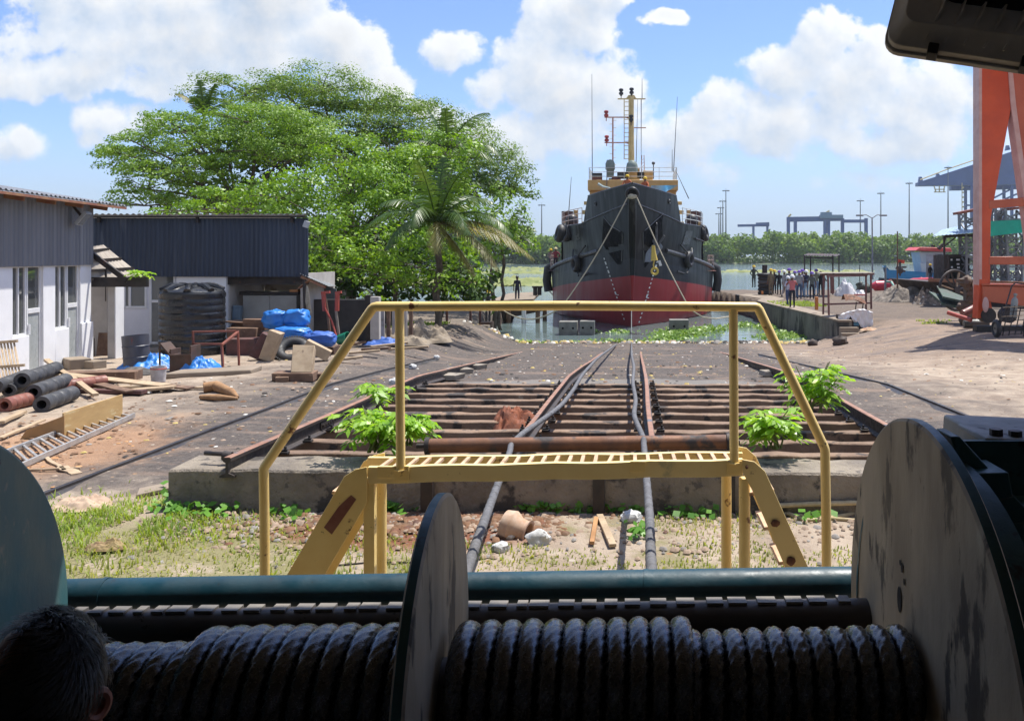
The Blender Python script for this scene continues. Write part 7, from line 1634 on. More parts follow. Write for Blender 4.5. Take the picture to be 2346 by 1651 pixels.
palm('palm with upright fronds at the top of the right slope of the clump', P(1025, 345, 50), gz(1010, 50), [((.0, -.2, 1), 2.4, .5, .7, 0), ((.5, -.2, .9), 3.6, 1.3, .8, 0), ((.9, -.1, .5), 3.8, 1.7, .8, 0), ((-.3, 0, 1), 2.6, .9, .7, 0), ((.3, -.6, .5), 3.2, 1.7, .8, 0), ((.7, .2, .2), 3.6, 1.5, .8, 0), ((-.6, -.3, .5), 2.6, 1.5, .7, 0)], .1)
palm('small palm top poking out of the layered crowns at upper left', P(468, 268, 54), gz(468, 54), [((-.1, 0, 1), 2.3, .5, .6, 0), ((.3, -.1, 1), 2.2, .7, .6, 0), ((-.5, 0, .8), 2.3, 1.0, .6, 1), ((.6, 0, .7), 2.2, 1.3, .6, 0), ((.0, -.5, .8), 2, 1.4, .6, 0)], .09)
palm('short palm at the water edge with one frond hanging beside the jetty', P(1150, 545, 55), gz(1148, 55), [((.7, -.2, .7), 2.6, 1.5, .7, 0), ((.9, -.1, .2), 2.8, 1.3, .7, 0), ((.4, -.2, 1), 2.2, 1.0, .7, 0), ((-.4, -.3, .8), 2.2, 1.4, .7, 0), ((.8, -.2, -.2), 2.6, 1.0, .7, 1)], .1)
# old tiled house behind the shed
th_ = thing('tiled_house', 'old mossy tile-roofed house half hidden behind the blue shed', 'house', P(760, 700, 44))
m_tile = mat('mossy_roof_tile', (.11, .085, .06), (.06, .05, .038), .9, 0, 2, .4, 12, stain=[((.10, .13, .05), .6, 1.4)])
q = MB(); a, b_ = P(700, 640, 43.5), P(772, 640, 43.5)
q.grid(10, 24, lambda u, v_: a.lerp(b_, u) + Vector((0, 3 * v_, 1.5 * v_ + .06 * ((v_ * 12) % 1)))); q.obj('roof', m_tile, th_, 0, 20)
q = MB(); pbox(q, 690, 634, 745, 720, 44.6, .2); q.obj('wall', mat('dark_green_wall', (.05, .07, .05), (.035, .05, .035), .8), th_)
q = MB(); pbox(q, 776, 640, 788, 720, 43.2, .3); q.obj('post', m_dirty, th_)
# weeds between the sleepers: pinnate saplings
m_weed = leaf_mat('weed_leaves', [(.12, .26, .025), (.26, .46, .04), (.42, .60, .09)], .45, .35, 3.5)
m_stem = mat('weed_stem', (.16, .20, .06), None, .7, bump=0)
def sapling(name, label, px, py, hgt, wid, nst, nl, Y=None, seed=1, ll=.13, lean=0):
    rr = random.Random(seed); base = P(px, py, Y); t_ = thing(name, label, 'weed', base, 'leafy weeds among the sleepers')
    q = MB(); V_, F_ = [], []
    for s_ in range(nst):
        a = rr.uniform(0, 2 * math.pi); d = Vector((math.cos(a) * wid * .5 + lean, math.sin(a) * wid * .35, hgt * rr.uniform(.6, 1.0))); p0 = base + Vector((rr.uniform(-.1, .1), rr.uniform(-.06, .06), 0)); p1 = p0 + d * .75
        q.tube([p0, p0.lerp(p1, .5) + Z * .08, p1], [.014, .010, .006], 5)
        for k_ in range(nl):
            t0 = .25 + .75 * k_ / nl; r0 = p0.lerp(p1, t0) + Z * .08 * math.sin(math.pi * t0); a2 = a + rr.uniform(-1.6, 1.6) + (k_ % 2) * 2.5; dd = Vector((math.cos(a2), math.sin(a2) * .8, rr.uniform(.1, .6))).normalized(); L_ = rr.uniform(.18, .36) * (1.1 - .3 * t0)
            prev = r0
            for j in range(5):
                dd = (dd - Z * .16).normalized(); cur = prev + dd * L_ / 5; sd = dd.cross(Z).normalized()
                for sg in ((-1, 1) if j < 4 else (0,)):
                    ld_ = (dd * .45 + sd * sg * .9 - Z * .2).normalized() if sg else dd; wv = ld_.cross(sd if not sg else dd).normalized(); wv = ld_.cross(Z).normalized() * .21 * ll + Z * rr.uniform(-.02, .02)
                    le = ll * rr.uniform(.5, 1.3); n0 = len(V_); V_.extend([cur, cur + ld_ * le * .5 + wv, cur + ld_ * le - Z * .015, cur + ld_ * le * .5 - wv]); F_.append((n0, n0 + 1, n0 + 2, n0 + 3))
                prev = cur
    q.obj('stem', m_stem, t_); np_obj('foliage', [tuple(v) for v in V_], F_, m_weed, t_)
sapling('weed_sapling', 'biggest leafy weed, growing left of the roller between the sleepers', 862, 1035, .72, 1.05, 12, 7, 10.75, 3, .13)
sapling('weed_sapling', 'second clump of the leafy weed beside the left stair post, paler and lower', 930, 1020, .55, .5, 8, 7, 10.8, 13, .11)
sapling('weed_sapling', 'single bright sprig growing beside the left outer rail farther back', 868, 930, .55, .6, 3, 7, 13.4, 5, .15)
sapling('weed_sapling', 'leafy weed right of the right stair post between the sleepers', 1772, 1028, .75, .8, 9, 7, 10.8, 7, .14)
sapling('weed_sapling', 'tall leafy weed against the right outer rail', 1868, 945, 1.05, .75, 8, 7, 13.2, 9, .16)
sapling('weed_sapling', 'little green weed growing on the porch beam', 325, 636, .3, .3, 4, 4, 25.1, 15, .13)

print('crown faces', sum(len(o.data.polygons) for o in COL.objects if o.type == 'MESH' and o.name.startswith('crown')))
# ================================================================== GROUND COVER, LITTER, WATER WEED
m_grass = leaf_mat('grass_blades', [(.14, .19, .04), (.27, .31, .08), (.42, .40, .17)], .4, .6, 1.2)
def blades(n, fn, h0, h1, mname, obj_name, label, wd=.007):
    V_, F_ = [], []
    for _ in range(n):
        r = fn()
        if r is None: continue
        x, y, k = r; z = gh(x, y) + .0; hh = rnd.uniform(h0, h1) * k; a = rnd.uniform(0, 6.28); d = Vector((math.cos(a), math.sin(a), 0)); w_ = Vector((-d.y, d.x, 0)) * wd * rnd.uniform(.7, 1.6); b_ = Vector((x, y, z)); le = rnd.uniform(.2, 1.1) * hh
        m1 = b_ + d * le * .35 + Z * hh * .62; t_ = b_ + d * le + Z * hh * .9; n0 = len(V_); V_.extend([b_ - w_, b_ + w_, m1 + w_ * .7, m1 - w_ * .7, t_ + w_ * .1, t_ - w_ * .1]); F_.extend([(n0, n0 + 1, n0 + 2, n0 + 3), (n0 + 3, n0 + 2, n0 + 4, n0 + 5)])
    return tag(np_obj(obj_name, [tuple(v) for v in V_], F_, mname), label, 'grass', None, 'stuff')
def patch():
    for _ in range(6):
        x, y = rnd.uniform(-5.8, 3.4), rnd.uniform(7.3, 10.35)
        d = noise.fractal(Vector((x * .55, y * .8, 3.3)), 1, 2, 4) + .25 * (1 if x < -2.6 else 0) - .1 * (x > 1)
        if y > 9.0 and -4 < x < -.2: d -= .25
        if d > .0: return x, y, .5 + min(1, d)
    return None
blades(7500, patch, .03, .075, m_grass, 'grass', 'thin dry yellowish grass on the bare ground before the end beam')
m_grassg = leaf_mat('green_grass', [(.12, .20, .03), (.25, .34, .06), (.40, .45, .14)], .4, .6, 1.2)
def patch2():
    x, y = rnd.gauss(-5.7, .75), rnd.gauss(9.9, .55)
    if x > -5.35 and y > 10.15: return None
    return (x, y, 1) if noise.noise(Vector((x * 1.2, y * 1.2, 8))) > -.25 else None
blades(3600, patch2, .04, .11, m_grassg, 'grass', 'greener tuft of grass at the left end of the end beam')
def patch3():
    k = rnd.random()
    if k < .5: x, y = rnd.uniform(9.5, 12.5), rnd.uniform(56, 62)
    elif k < .6: x, y = rnd.uniform(14, 16), rnd.uniform(42, 44)
    else: x, y = rnd.uniform(-12, -9), rnd.uniform(36, 44)
    return (x, y, 1) if noise.noise(Vector((x * .8, y * .8, 1))) > -.1 else None
blades(3600, patch3, .05, .16, m_grassg, 'grass', 'short green grass in patches on the quay and the left bank', .03)
# broad-leaved creepers at the foot of the beam
m_creep = leaf_mat('creeper_leaves', [(.05, .14, .02), (.11, .27, .035), (.2, .4, .06)], .3, .35, 3)
cs, nr = [], []
for (px, py, sx, sy, n) in ((1310, 1135, 45, 12, 70), (1440, 1140, 45, 14, 80), (1290, 1110, 20, 10, 24), (1560, 1165, 35, 10, 46), (1600, 1175, 30, 8, 30), (450, 1168, 45, 12, 90), (395, 1150, 14, 16, 40), (660, 1175, 25, 8, 30), (1460, 1225, 16, 8, 18), (1400, 1150, 18, 8, 30), (900, 1150, 25, 14, 60), (1230, 1160, 20, 6, 18), (1860, 1190, 20, 6, 14)):
    for _ in range(n):
        p = G(px + rnd.gauss(0, sx), py + rnd.gauss(0, sy) + 8)
        if -5.4 < p.x < 4.6 and p.y > 10.2: p.y = 10.2 - rnd.uniform(0, .1)
        cs.append(p + Z * rnd.uniform(.02, .13)); nr.append((rnd.gauss(0, .3), -.35, .8))
v, f = leaf_quads(np.array([tuple(c) for c in cs]), np.array(nr), .095, .85, .35); tag(np_obj('creeper', v, f, m_creep), 'round-leaved green creeper along the foot of the end beam', 'creeper', None, 'stuff')
# floating water weed: near mat, shoreline fringe and far drifts
m_hya = leaf_mat('water_weed', [(.09, .17, .03), (.18, .30, .05), (.32, .42, .12)], .35, .4, 1.5)
cs, nr = [], []
def wp(px, py): return onz(px, py, WZ)
for (px, py, sx, sy, n, k) in ((1560, 764, 52, 8, 1100, .8), (1620, 756, 50, 5, 300, .8), (1530, 778, 40, 4, 300, 1), (1700, 748, 40, 3, 260, 1), (1790, 772, 45, 5, 600, 1), (1760, 752, 20, 6, 160, 1), (1400, 786, 120, 1.5, 240, .8), (1180, 787, 70, 1.5, 140, .8), (1360, 762, 14, 3, 50, .8), (1420, 762, 24, 2.5, 80, .8)):
    for _ in range(n):
        x_, y_ = rnd.gauss(0, sx * .62), rnd.gauss(0, sy * .62)
        p = wp(px + x_, py + y_); cs.append(p + Z * (rnd.uniform(.02, .30) * k * math.exp(-(x_ / sx) ** 2))); nr.append((rnd.gauss(0, .4), -.3, .8))
v, f = leaf_quads(np.array([tuple(c) for c in cs]), np.array(nr), .20, .75, .45); tag(np_obj('water_weed', v, f, m_hya), 'floating green water weed along the slip edge and before the bow', 'water weed', None, 'stuff')
m_drift = leaf_mat('far_water_weed', [(.17, .21, .06), (.27, .30, .10), (.36, .36, .15)], .3, .6, .02)
cs = []
for (x0, x1, y0, y1, n) in ((-70, 160, 215, 262, 4500), (-80, -10, 130, 180, 1500), (-80, 20, 280, 330, 1200)):
    for _ in range(n):
        x, y = rnd.uniform(x0, x1), rnd.uniform(y0, y1)
        if noise.noise(Vector((x * .018, y * .09, 5))) > .14: cs.append((x, y, WZ + rnd.uniform(.04, .2)))
v, f = leaf_quads(np.array(cs), np.tile([0, -.25, 1.0], (len(cs), 1)), 1.9, .9, .15); tag(np_obj('water_weed', v, f, m_drift), 'yellow-green drifts of water weed far out on the river', 'water weed', None, 'stuff')
# litter, leaves, pebbles
def scatter(name, label, cat, mats, n, fn, s0, s1, flat=.4):
    V_, F_, mi = [], [], []
    for _ in range(n):
        r = fn()
        if r is None: continue
        x, y = r; s = rnd.uniform(s0, s1) * rnd.choice((.6, 1, 1, 1.5)); z = gh(x, y) + .01; n0 = len(V_); a = rnd.uniform(0, 6.28); ca, sa = math.cos(a), math.sin(a); el = rnd.uniform(.4, 1)
        pts = [(-1, -el, 0), (1, -el * .8, 0), (.9, el, 0), (-.8, el * .9, 0), (-.6, -el * .6, flat), (.7, -el * .5, flat * .9), (.6, el * .6, flat), (-.5, el * .5, flat * .8)]
        for (u, w_, t_) in pts: V_.append((x + s * (u * ca - w_ * sa) * .5, y + s * (u * sa + w_ * ca) * .5, z + s * t_))
        F_ += [tuple(n0 + i for i in q_) for q_ in ((0, 1, 5, 4), (1, 2, 6, 5), (2, 3, 7, 6), (3, 0, 4, 7), (4, 5, 6, 7))]; mi += [rnd.randrange(len(mats))] * 5
    return tag(np_obj(name, V_, F_, mats, None, mi), label, cat, None, 'stuff')
m_p1 = mat('pebble_tan', (.34, .25, .18), (.25, .18, .13), .9, 0, 8, .1); m_p2 = mat('pebble_grey', (.27, .25, .23), (.18, .165, .15), .9, 0, 8, .1); m_p3 = mat('chip_white', (.62, .60, .56), (.5, .47, .42), .8, 0, 8, .05); m_p4 = mat('chip_brown', (.20, .10, .05), (.12, .07, .04), .9, 0, 8, .05); m_p5 = mat('leaf_yellow', (.48, .38, .12), (.36, .26, .08), .8, 0, 8, .05); m_p6 = mat('chip_dark', (.04, .035, .032), None, .9, bump=0); m_p7 = mat('chip_red', (.28, .08, .05), None, .8, bump=0)
def near_beam():
    x = rnd.choice((rnd.gauss(1.6, 1.0), rnd.gauss(-1.6, 1.4), rnd.gauss(-3.9, .8), rnd.uniform(-5, 4))); y = 10.15 - abs(rnd.gauss(0, .75)); return (x, y) if y > 7.2 and x < 3.6 else None
scatter('pebbles', 'tan and grey pebbles scattered before the end beam', 'pebbles', [m_p1, m_p1, m_p2, m_p1], 1300, near_beam, .02, .065, .35)
scatter('wood_chips', 'heap of red-brown bark chips at the foot of the end beam', 'wood chips', [m_p4, m_p4, m_rust, m_p4, m_p1], 1100, lambda: (rnd.gauss(-2.1, .8), 10.1 - abs(rnd.gauss(0, .38))), .03, .10, .25)
def yard():
    k = rnd.random()
    if k < .45: x, y = rnd.uniform(-13, 12), 10.5 + 34 * rnd.random() ** 1.3
    elif k < .7: x, y = rnd.gauss(-10, 3), rnd.gauss(17, 4)
    elif k < .85: x, y = rnd.uniform(4.5, 16), rnd.uniform(13, 40)
    else: x, y = rnd.uniform(-9, 10), 46.6 - abs(rnd.gauss(0, 1.2))
    if -5.2 < x < 4 and 10 < y < 19.6: return None
    return (x, y) if y > 10 else None
scatter('litter', 'pale chips, brown scraps and dry leaves littering the yard', 'litter', [m_p3, m_p1, m_p4, m_p5, m_p6, m_p2, m_p1, m_p4, m_p6, m_p4], 3000, yard, .02, .085, .18)
scatter('shore_stones', 'dark and pale lumps along the edge of the slip water', 'stones', [m_p6, m_p2, m_p1, m_p5, m_p3], 700, lambda: (rnd.uniform(-9, 10), 46.9 - abs(rnd.gauss(0, .5))), .08, .25, .4)
def slipl(): return (rnd.uniform(-4.6, 3.6), rnd.choice((rnd.uniform(19.8, 44), rnd.uniform(19.5, 28))))
scatter('slip_litter', 'white and brown scraps on the sooty lower slip between the rails', 'litter', [m_p3, m_p4, m_p5, m_p6, m_p1, m_p6, m_p6, m_p4], 420, slipl, .03, .10, .25)
scatter('sawdust_sticks', 'orange wood shavings strewn round the ladder', 'shavings', [m_p4, mat('shaving_orange', (.42, .19, .07), (.5, .28, .12), .9, 0, 6, .05), m_p4, m_p4], 420, lambda: (rnd.gauss(-9.3, 1.1), rnd.gauss(13.4, 1.3)), .02, .08, .12)
# larger loose things one can point to
def lump(name, m, px, py, r, label, cat, nz=.35, sq=.7, group=None, seed=0):
    c = G(px, py); q = MB(); q.ell(c + Z * r * sq * .55 + Vector((0, 0, 0)), (r, r * .8, r * sq), 18, 12, nz=nz, ns=1.6 + seed); return tag(q.obj(name, m, None, 0, 40), label, cat, group)
m_whiterock = mat('white_rubble', (.62, .62, .60), (.45, .45, .43), .85, 0, 6, .5, 20, stain=(.2, .19, .18), sthr=.62, sscale=7)
for px, py, r, lb_ in ((1446, 1196, .115, 'largest white stone, beside the right hauling rope'), (1147, 1262, .08, 'white stone left below the broken earthen pot'), (1232, 1245, .12, 'white spiky lump of rubble right of the broken pot'), (1170, 1232, .055, 'small white stone near the broken pot'), (975, 1175, .10, 'tan stone beside the middle winch flange'), (1290, 1170, .09, 'pale stone under the creepers'), (1345, 1160, .10, 'grey stone at the edge of the creepers'), (905, 880, .14, 'white lump on the sooty yard left of the left rail'), (945, 845, .12, 'white plastic scrap near the foot of the slip, left'), (1000, 822, .11, 'white scrap highest up the left shore'), (1862, 792, .25, 'dark stone on the right shore near the quay steps'), (1925, 790, .35, 'brown clod right of the dark shore stone')):
    lump('stone', m_whiterock if 'white' in lb_ or 'pale' in lb_ else (m_p1 if 'tan' in lb_ else m_p2 if 'grey' in lb_ else mat('clod', (.08, .06, .05), None, .9) if 'dark' in lb_ else m_p4), px, py, r, lb_, 'stone', .4, .75, 'loose stones and white scraps', px % 7 * .2)
c = G(1180, 1222); q = MB(); q.lathe([(.05, 0), (.15, .04), (.17, .14), (.12, .22), (.11, .30), (.13, .33), (.10, .33), (.09, .2)], c + Vector((-.15, 0, .12)), Vector((.92, -.3, -.22)), 22); tag(q.obj('earthen_pot', mat('pale_terracotta', (.52, .38, .28), (.40, .22, .12), .8, 0, 5, .2, 30)), 'broken pale earthen pot lying on its side before the end beam', 'pot')
for (pa, pb, w_, lb_, mm) in (((1374, 1190), (1404, 1258), .075, 'pale sawn batten lying before the end beam, the longer of two', m_plank), ((1366, 1196), (1356, 1252), .05, 'orange-brown batten beside the longer pale one', mat('orange_batten', (.42, .22, .09), (.3, .15, .06), .8)), ((1240, 1155), (1290, 1150), .03, 'thin stick across the creepers', m_plank)):
    a, b_ = G(*pa) + Z * .05, G(*pb) + Z * .04; q = MB(); q.bar(a, b_, w_, .035); tag(q.obj('batten', mm, None, .004), lb_, 'batten', 'battens before the beam')
for pts, r_, lb_ in ([(1740, 1115), (1800, 1128), (1880, 1134), (1990, 1140)], .03, 'upper pale twisted rope along the foot of the end beam'), ([(1690, 1165), (1780, 1178), (1860, 1188), (1960, 1196)], .022, 'middle pale rope on the ground right of the stair'), ([(1800, 1178), (1850, 1196), (1905, 1190), (1960, 1180)], .025, 'lower looped pale rope on the ground right of the stair'):
    cp = [G(*p) + Z * r_ for p in pts]
    if 'upper' in lb_: cp = [Vector((p.x, 10.05 - .02 * i, .12 + .02 * i)) for i, p in enumerate(cp)]
    q = rope_mesh(run_out(cp, r_), r_, .13, 8); tag(q.obj('loose_rope', mat('straw_rope', (.50, .40, .24), (.38, .30, .17), .9, 0, 14, .2) if 'straw_rope' not in bpy.data.materials else bpy.data.materials['straw_rope'], None, 0, 80), lb_, 'rope', 'loose straw ropes by the beam')
q = MB(); q.tube([G(735, 1300) + Z * .01, G(850, 1292) + Z * .02, G(960, 1290) + Z * .01, G(1010, 1293) + Z * .01], .009, 5); tag(q.obj('thin_cable', m_darksteel), 'thin black cable on the ground behind the stair legs', 'cable')
# red rust heap on the sleepers, shovel by the beam, broken slabs by the left rail
mound('rust_heap', mat('rust_flakes', (.26, .085, .04), (.16, .055, .03), .9, 0, 6, .8, 20), Vector((-1.95, 14.3, top_at(14.3) - .12)), .42, .5, .24, 'heap of red rust flakes on the sleepers left of the inner rail', 'rust heap', None, 5.1, .8, 3)
q = MB(); c = G(1080, 1135); q.grid(8, 6, lambda u, v_: c + Vector((-.16 + .32 * u, .1 * v_, .34 - .30 * v_ + .05 * math.sin(u * 3.14)))); tag(q.obj('shovel_blade', m_darksteel), 'dark shovel blade lying in the bark chips', 'shovel')
for px, py, s_, rz, lb_ in ((1015, 870, .55, .4, 'broken grey slab beside the left rail, nearest'), (1045, 856, .5, -.3, 'broken grey slab beside the left rail, middle'), (1080, 846, .45, .2, 'broken grey slab beside the left rail, farthest'), (1775, 862, .5, .2, 'broken dark slab beside the right rail, left one'), (1822, 870, .5, -.4, 'broken dark slab beside the right rail, right one')):
    c = G(px, py); q = MB(); q.prism([c + Vector((math.cos(rz + a) * s_ * k_, math.sin(rz + a) * s_ * k_ * .7, .02)) for a, k_ in ((0, 1), (1.2, .8), (2.3, 1), (3.6, .75), (5, .95))], (.03, .02, .13)); tag(q.obj('broken_slab', m_conc, None, .012), lb_, 'slab', 'broken slabs beside the rails')
# bits in the lower right foreground behind the flange
q = MB(); q.tube([P(2165, 990, 12.8), P(2200, 986, 12.8), P(2270, 1000, 12.6)], .03, 6); tag(q.obj('green_hose', mat('mint_hose', (.2, .45, .36), None, .5)), 'mint green hose end behind the right flange', 'hose')
mound('blue_tarpaulin', m_bluetarp, G(2235, 1022), .3, .3, .14, 'scrap of blue sheet behind the gearbox', 'tarpaulin', None, 1.3, .7)
mound('pale_cloth', mat('pale_cloth', (.55, .42, .32), (.62, .55, .48), .8), G(2205, 1012), .45, .3, .16, 'pale orange cloth behind the right flange', 'cloth', None, 5.3, .8)

# ================================================================== PEOPLE
SKIN = (.19, .095, .06)
_pm = {}
def cmat(c):
    k = tuple(round(x, 3) for x in c)
    if k not in _pm: _pm[k] = mat('cloth_%d' % len(_pm), c, tuple(x * .75 for x in c), .8, 0, 6, .1, 30)
    return _pm[k]
m_skin = mat('brown_skin', SKIN, tuple(x * .8 for x in SKIN), .55, 0, 6, .02)
m_hair = mat('black_hair', (.012, .011, .010), (.02, .018, .016), .5, 0, 30, .3, 120)
POSE = {  # joint offsets for a body 1.70 m tall, facing +Y is 'away'; x right
    'stand': dict(), 'hands_up': dict(lh=(-.13, .25, 1.42), le=(-.30, .12, 1.22), rh=(.13, .25, 1.42), re=(.30, .12, 1.22)),
    'stride': dict(lf=(-.10, -.16, .04), lk=(-.11, -.02, .47), rf=(.10, .20, .04), rk=(.10, .12, .48)),
    'hips': dict(lh=(-.17, -.02, .98), le=(-.36, -.10, 1.15), rh=(.17, -.02, .98), re=(.36, -.10, 1.15)),
    'crossed': dict(lh=(.06, -.20, 1.18), le=(-.27, -.08, 1.14), rh=(-.06, -.19, 1.14), re=(.27, -.08, 1.14)),
    'point': dict(rh=(.52, .20, 1.36), re=(.36, .06, 1.32)),
    'lean': dict(lh=(-.20, .30, 1.05), le=(-.30, .10, 1.14), rh=(.20, .30, 1.05), re=(.30, .10, 1.14)),
}
_bodies = {}
def body_mesh(pose, wide):
    key = (pose, wide)
    if key in _bodies: return _bodies[key]
    J = dict(pel=(0, 0, .94), sp=(0, .01, 1.14), ch=(0, 0, 1.33), nk=(0, .0, 1.45), hd0=(0, -.005, 1.53), hd=(0, -.01, 1.62), ls=(-.17, 0, 1.39), rs=(.17, 0, 1.39), le=(-.24, -.02, 1.12), re=(.24, -.02, 1.12), lh=(-.25, .04, .86), rh=(.25, .04, .86), lp=(-.09, 0, .90), rp=(.09, 0, .90), lk=(-.10, .015, .48), rk=(.10, .015, .48), lf=(-.105, -.01, .06), rf=(.105, -.01, .06))
    J.update(POSE[pose]); names = list(J); ix = {n: i for i, n in enumerate(names)}; ext = []
    V_ = [Vector(J[n]) for n in names]
    E = [(ix[a], ix[b_]) for a, b_ in (('pel', 'sp'), ('sp', 'ch'), ('ch', 'nk'), ('nk', 'hd0'), ('hd0', 'hd'), ('ch', 'ls'), ('ch', 'rs'), ('ls', 'le'), ('rs', 're'), ('le', 'lh'), ('re', 'rh'), ('pel', 'lp'), ('pel', 'rp'), ('lp', 'lk'), ('rp', 'rk'), ('lk', 'lf'), ('rk', 'rf'))]
    rad = dict(pel=.135, sp=.125, ch=.145, nk=.055, hd0=.078, hd=.088, ls=.068, rs=.068, le=.046, re=.046, lh=.032, rh=.032, lp=.092, rp=.092, lk=.062, rk=.062, lf=.045, rf=.045)
    R_ = [rad[n] * (wide if n not in ('hd', 'hd0', 'nk', 'lh', 'rh', 'lf', 'rf') else 1) for n in names]
    for s_ in 'lr':   # toes and a small hand with fingers
        f_ = Vector(J[s_ + 'f']); V_.append(f_ + Vector((0, .13, -.02))); R_.append(.036); E.append((ix[s_ + 'f'], len(V_) - 1))
        h_ = Vector(J[s_ + 'h']); d_ = (h_ - Vector(J[s_ + 'e'])).normalized(); V_.append(h_ + d_ * .09); R_.append(.030); hm = len(V_) - 1; E.append((ix[s_ + 'h'], hm))
        sx_ = d_.orthogonal().normalized()
        for k_ in (-1.4, -.5, .5, 1.3): V_.append(h_ + d_ * (.175 - .012 * abs(k_)) + sx_ * .017 * k_); R_.append(.0085); E.append((hm, len(V_) - 1))
        V_.append(h_ + d_ * .09 + sx_ * .06); R_.append(.010); E.append((ix[s_ + 'h'], len(V_) - 1))
    me = bpy.data.meshes.new('tmp'); me.from_pydata([tuple(v) for v in V_], E, []); o = bpy.data.objects.new('tmp', me); COL.objects.link(o)
    md = o.modifiers.new('skin', 'SKIN'); md.use_smooth_shade = True
    try: sv = me.skin_vertices[0].data
    except Exception: sv = None
    if sv is None or len(sv) == 0:
        bpy.context.view_layer.objects.active = o; o.select_set(True); bpy.ops.object.modifier_remove(modifier='skin'); bpy.ops.object.modifier_add(type='SKIN'); sv = me.skin_vertices[0].data
    for i, r_ in enumerate(R_):
        sv[i].radius = (r_, r_ * (.78 if i < len(names) and names[i] in ('pel', 'sp', 'ch') else 1)); sv[i].use_root = (i == 0)
    ss = o.modifiers.new('sub', 'SUBSURF'); ss.levels = 2; ss.render_levels = 2
    dg = bpy.context.evaluated_depsgraph_get(); out = bpy.data.meshes.new_from_object(o.evaluated_get(dg)); bpy.data.objects.remove(o)
    for v in out.vertices:   # nose and chin on the head
        if v.co.z > 1.5 and v.co.y > .07 and abs(v.co.x) < .02 and 1.56 < v.co.z < 1.62: v.co.y += .02
    _bodies[key] = out; return out
def person(px, py, Y, hpx, label, shirt, pants, pose='stand', rz=0.0, helmet=None, hair=True, sleeves='short', wide=1.0, group=None, z=None):
    foot = P(px, py, Y)
    if z is not None: foot.z = z
    hm = hpx / F * Y; s_ = hm / 1.74
    t_ = thing('person', label, 'person', foot, group)
    me = body_mesh(pose, wide).copy(); me.materials.clear()
    for q_ in (m_skin, cmat(shirt), cmat(pants), cmat((.02, .018, .016))): me.materials.append(q_)
    hand = [Vector(POSE[pose].get(k_, d_)) for k_, d_ in (('lh', (-.25, .04, .86)), ('rh', (.25, .04, .86)))]
    for p in me.polygons:
        c = p.center; k_ = 0
        if c.z < .09: k_ = 3
        elif c.z < .96 and abs(c.x) < .22: k_ = 2
        elif c.z < 1.455: k_ = 1
        if k_ == 1:
            dh = min((c - h_).length for h_ in hand)
            if dh < (.30 if sleeves == 'short' else .13) and (abs(c.x) > .19 or c.y > .13): k_ = 0
        if k_ == 2 and min((c - h_).length for h_ in hand) < .16 and abs(c.x) > .17: k_ = 0
        p.material_index = k_; p.use_smooth = True
    b_ = link('body', me, t_); b_.matrix_parent_inverse = Matrix.Identity(4); b_.scale = (s_,) * 3
    def sub(q_, nm, mm):
        o = q_.obj(nm, mm, None, 0, 50); o.parent = t_; o.scale = (s_,) * 3
    q_ = MB(); hc = Vector((0, -.008, 1.63))
    if helmet is not None:
        q_.lathe([(.0, .155), (.05, .148), (.10, .115), (.128, .06), (.132, .01), (.15, .0), (.15, -.012), (.125, -.008)], hc + Z * .005, Z, 20); q_.box(hc + Vector((0, .16, 0)), (.15, .06, .012)); sub(q_, 'helmet', cmat(helmet))
    elif hair:
        q_.ell(hc + Vector((0, -.015, .03)), (.102, .115, .10), 16, 10, nz=.06, ns=5); sub(q_, 'hair', m_hair)
    t_.rotation_euler = (0, 0, rz); return t_
PUR, YEL, WHT = (.16, .08, .42), (.72, .48, .03), (.78, .78, .78)
JE, DK, BK = (.16, .26, .40), (.02, .022, .035), (.018, .017, .018); gq = 'visitors and workers standing on the quay'
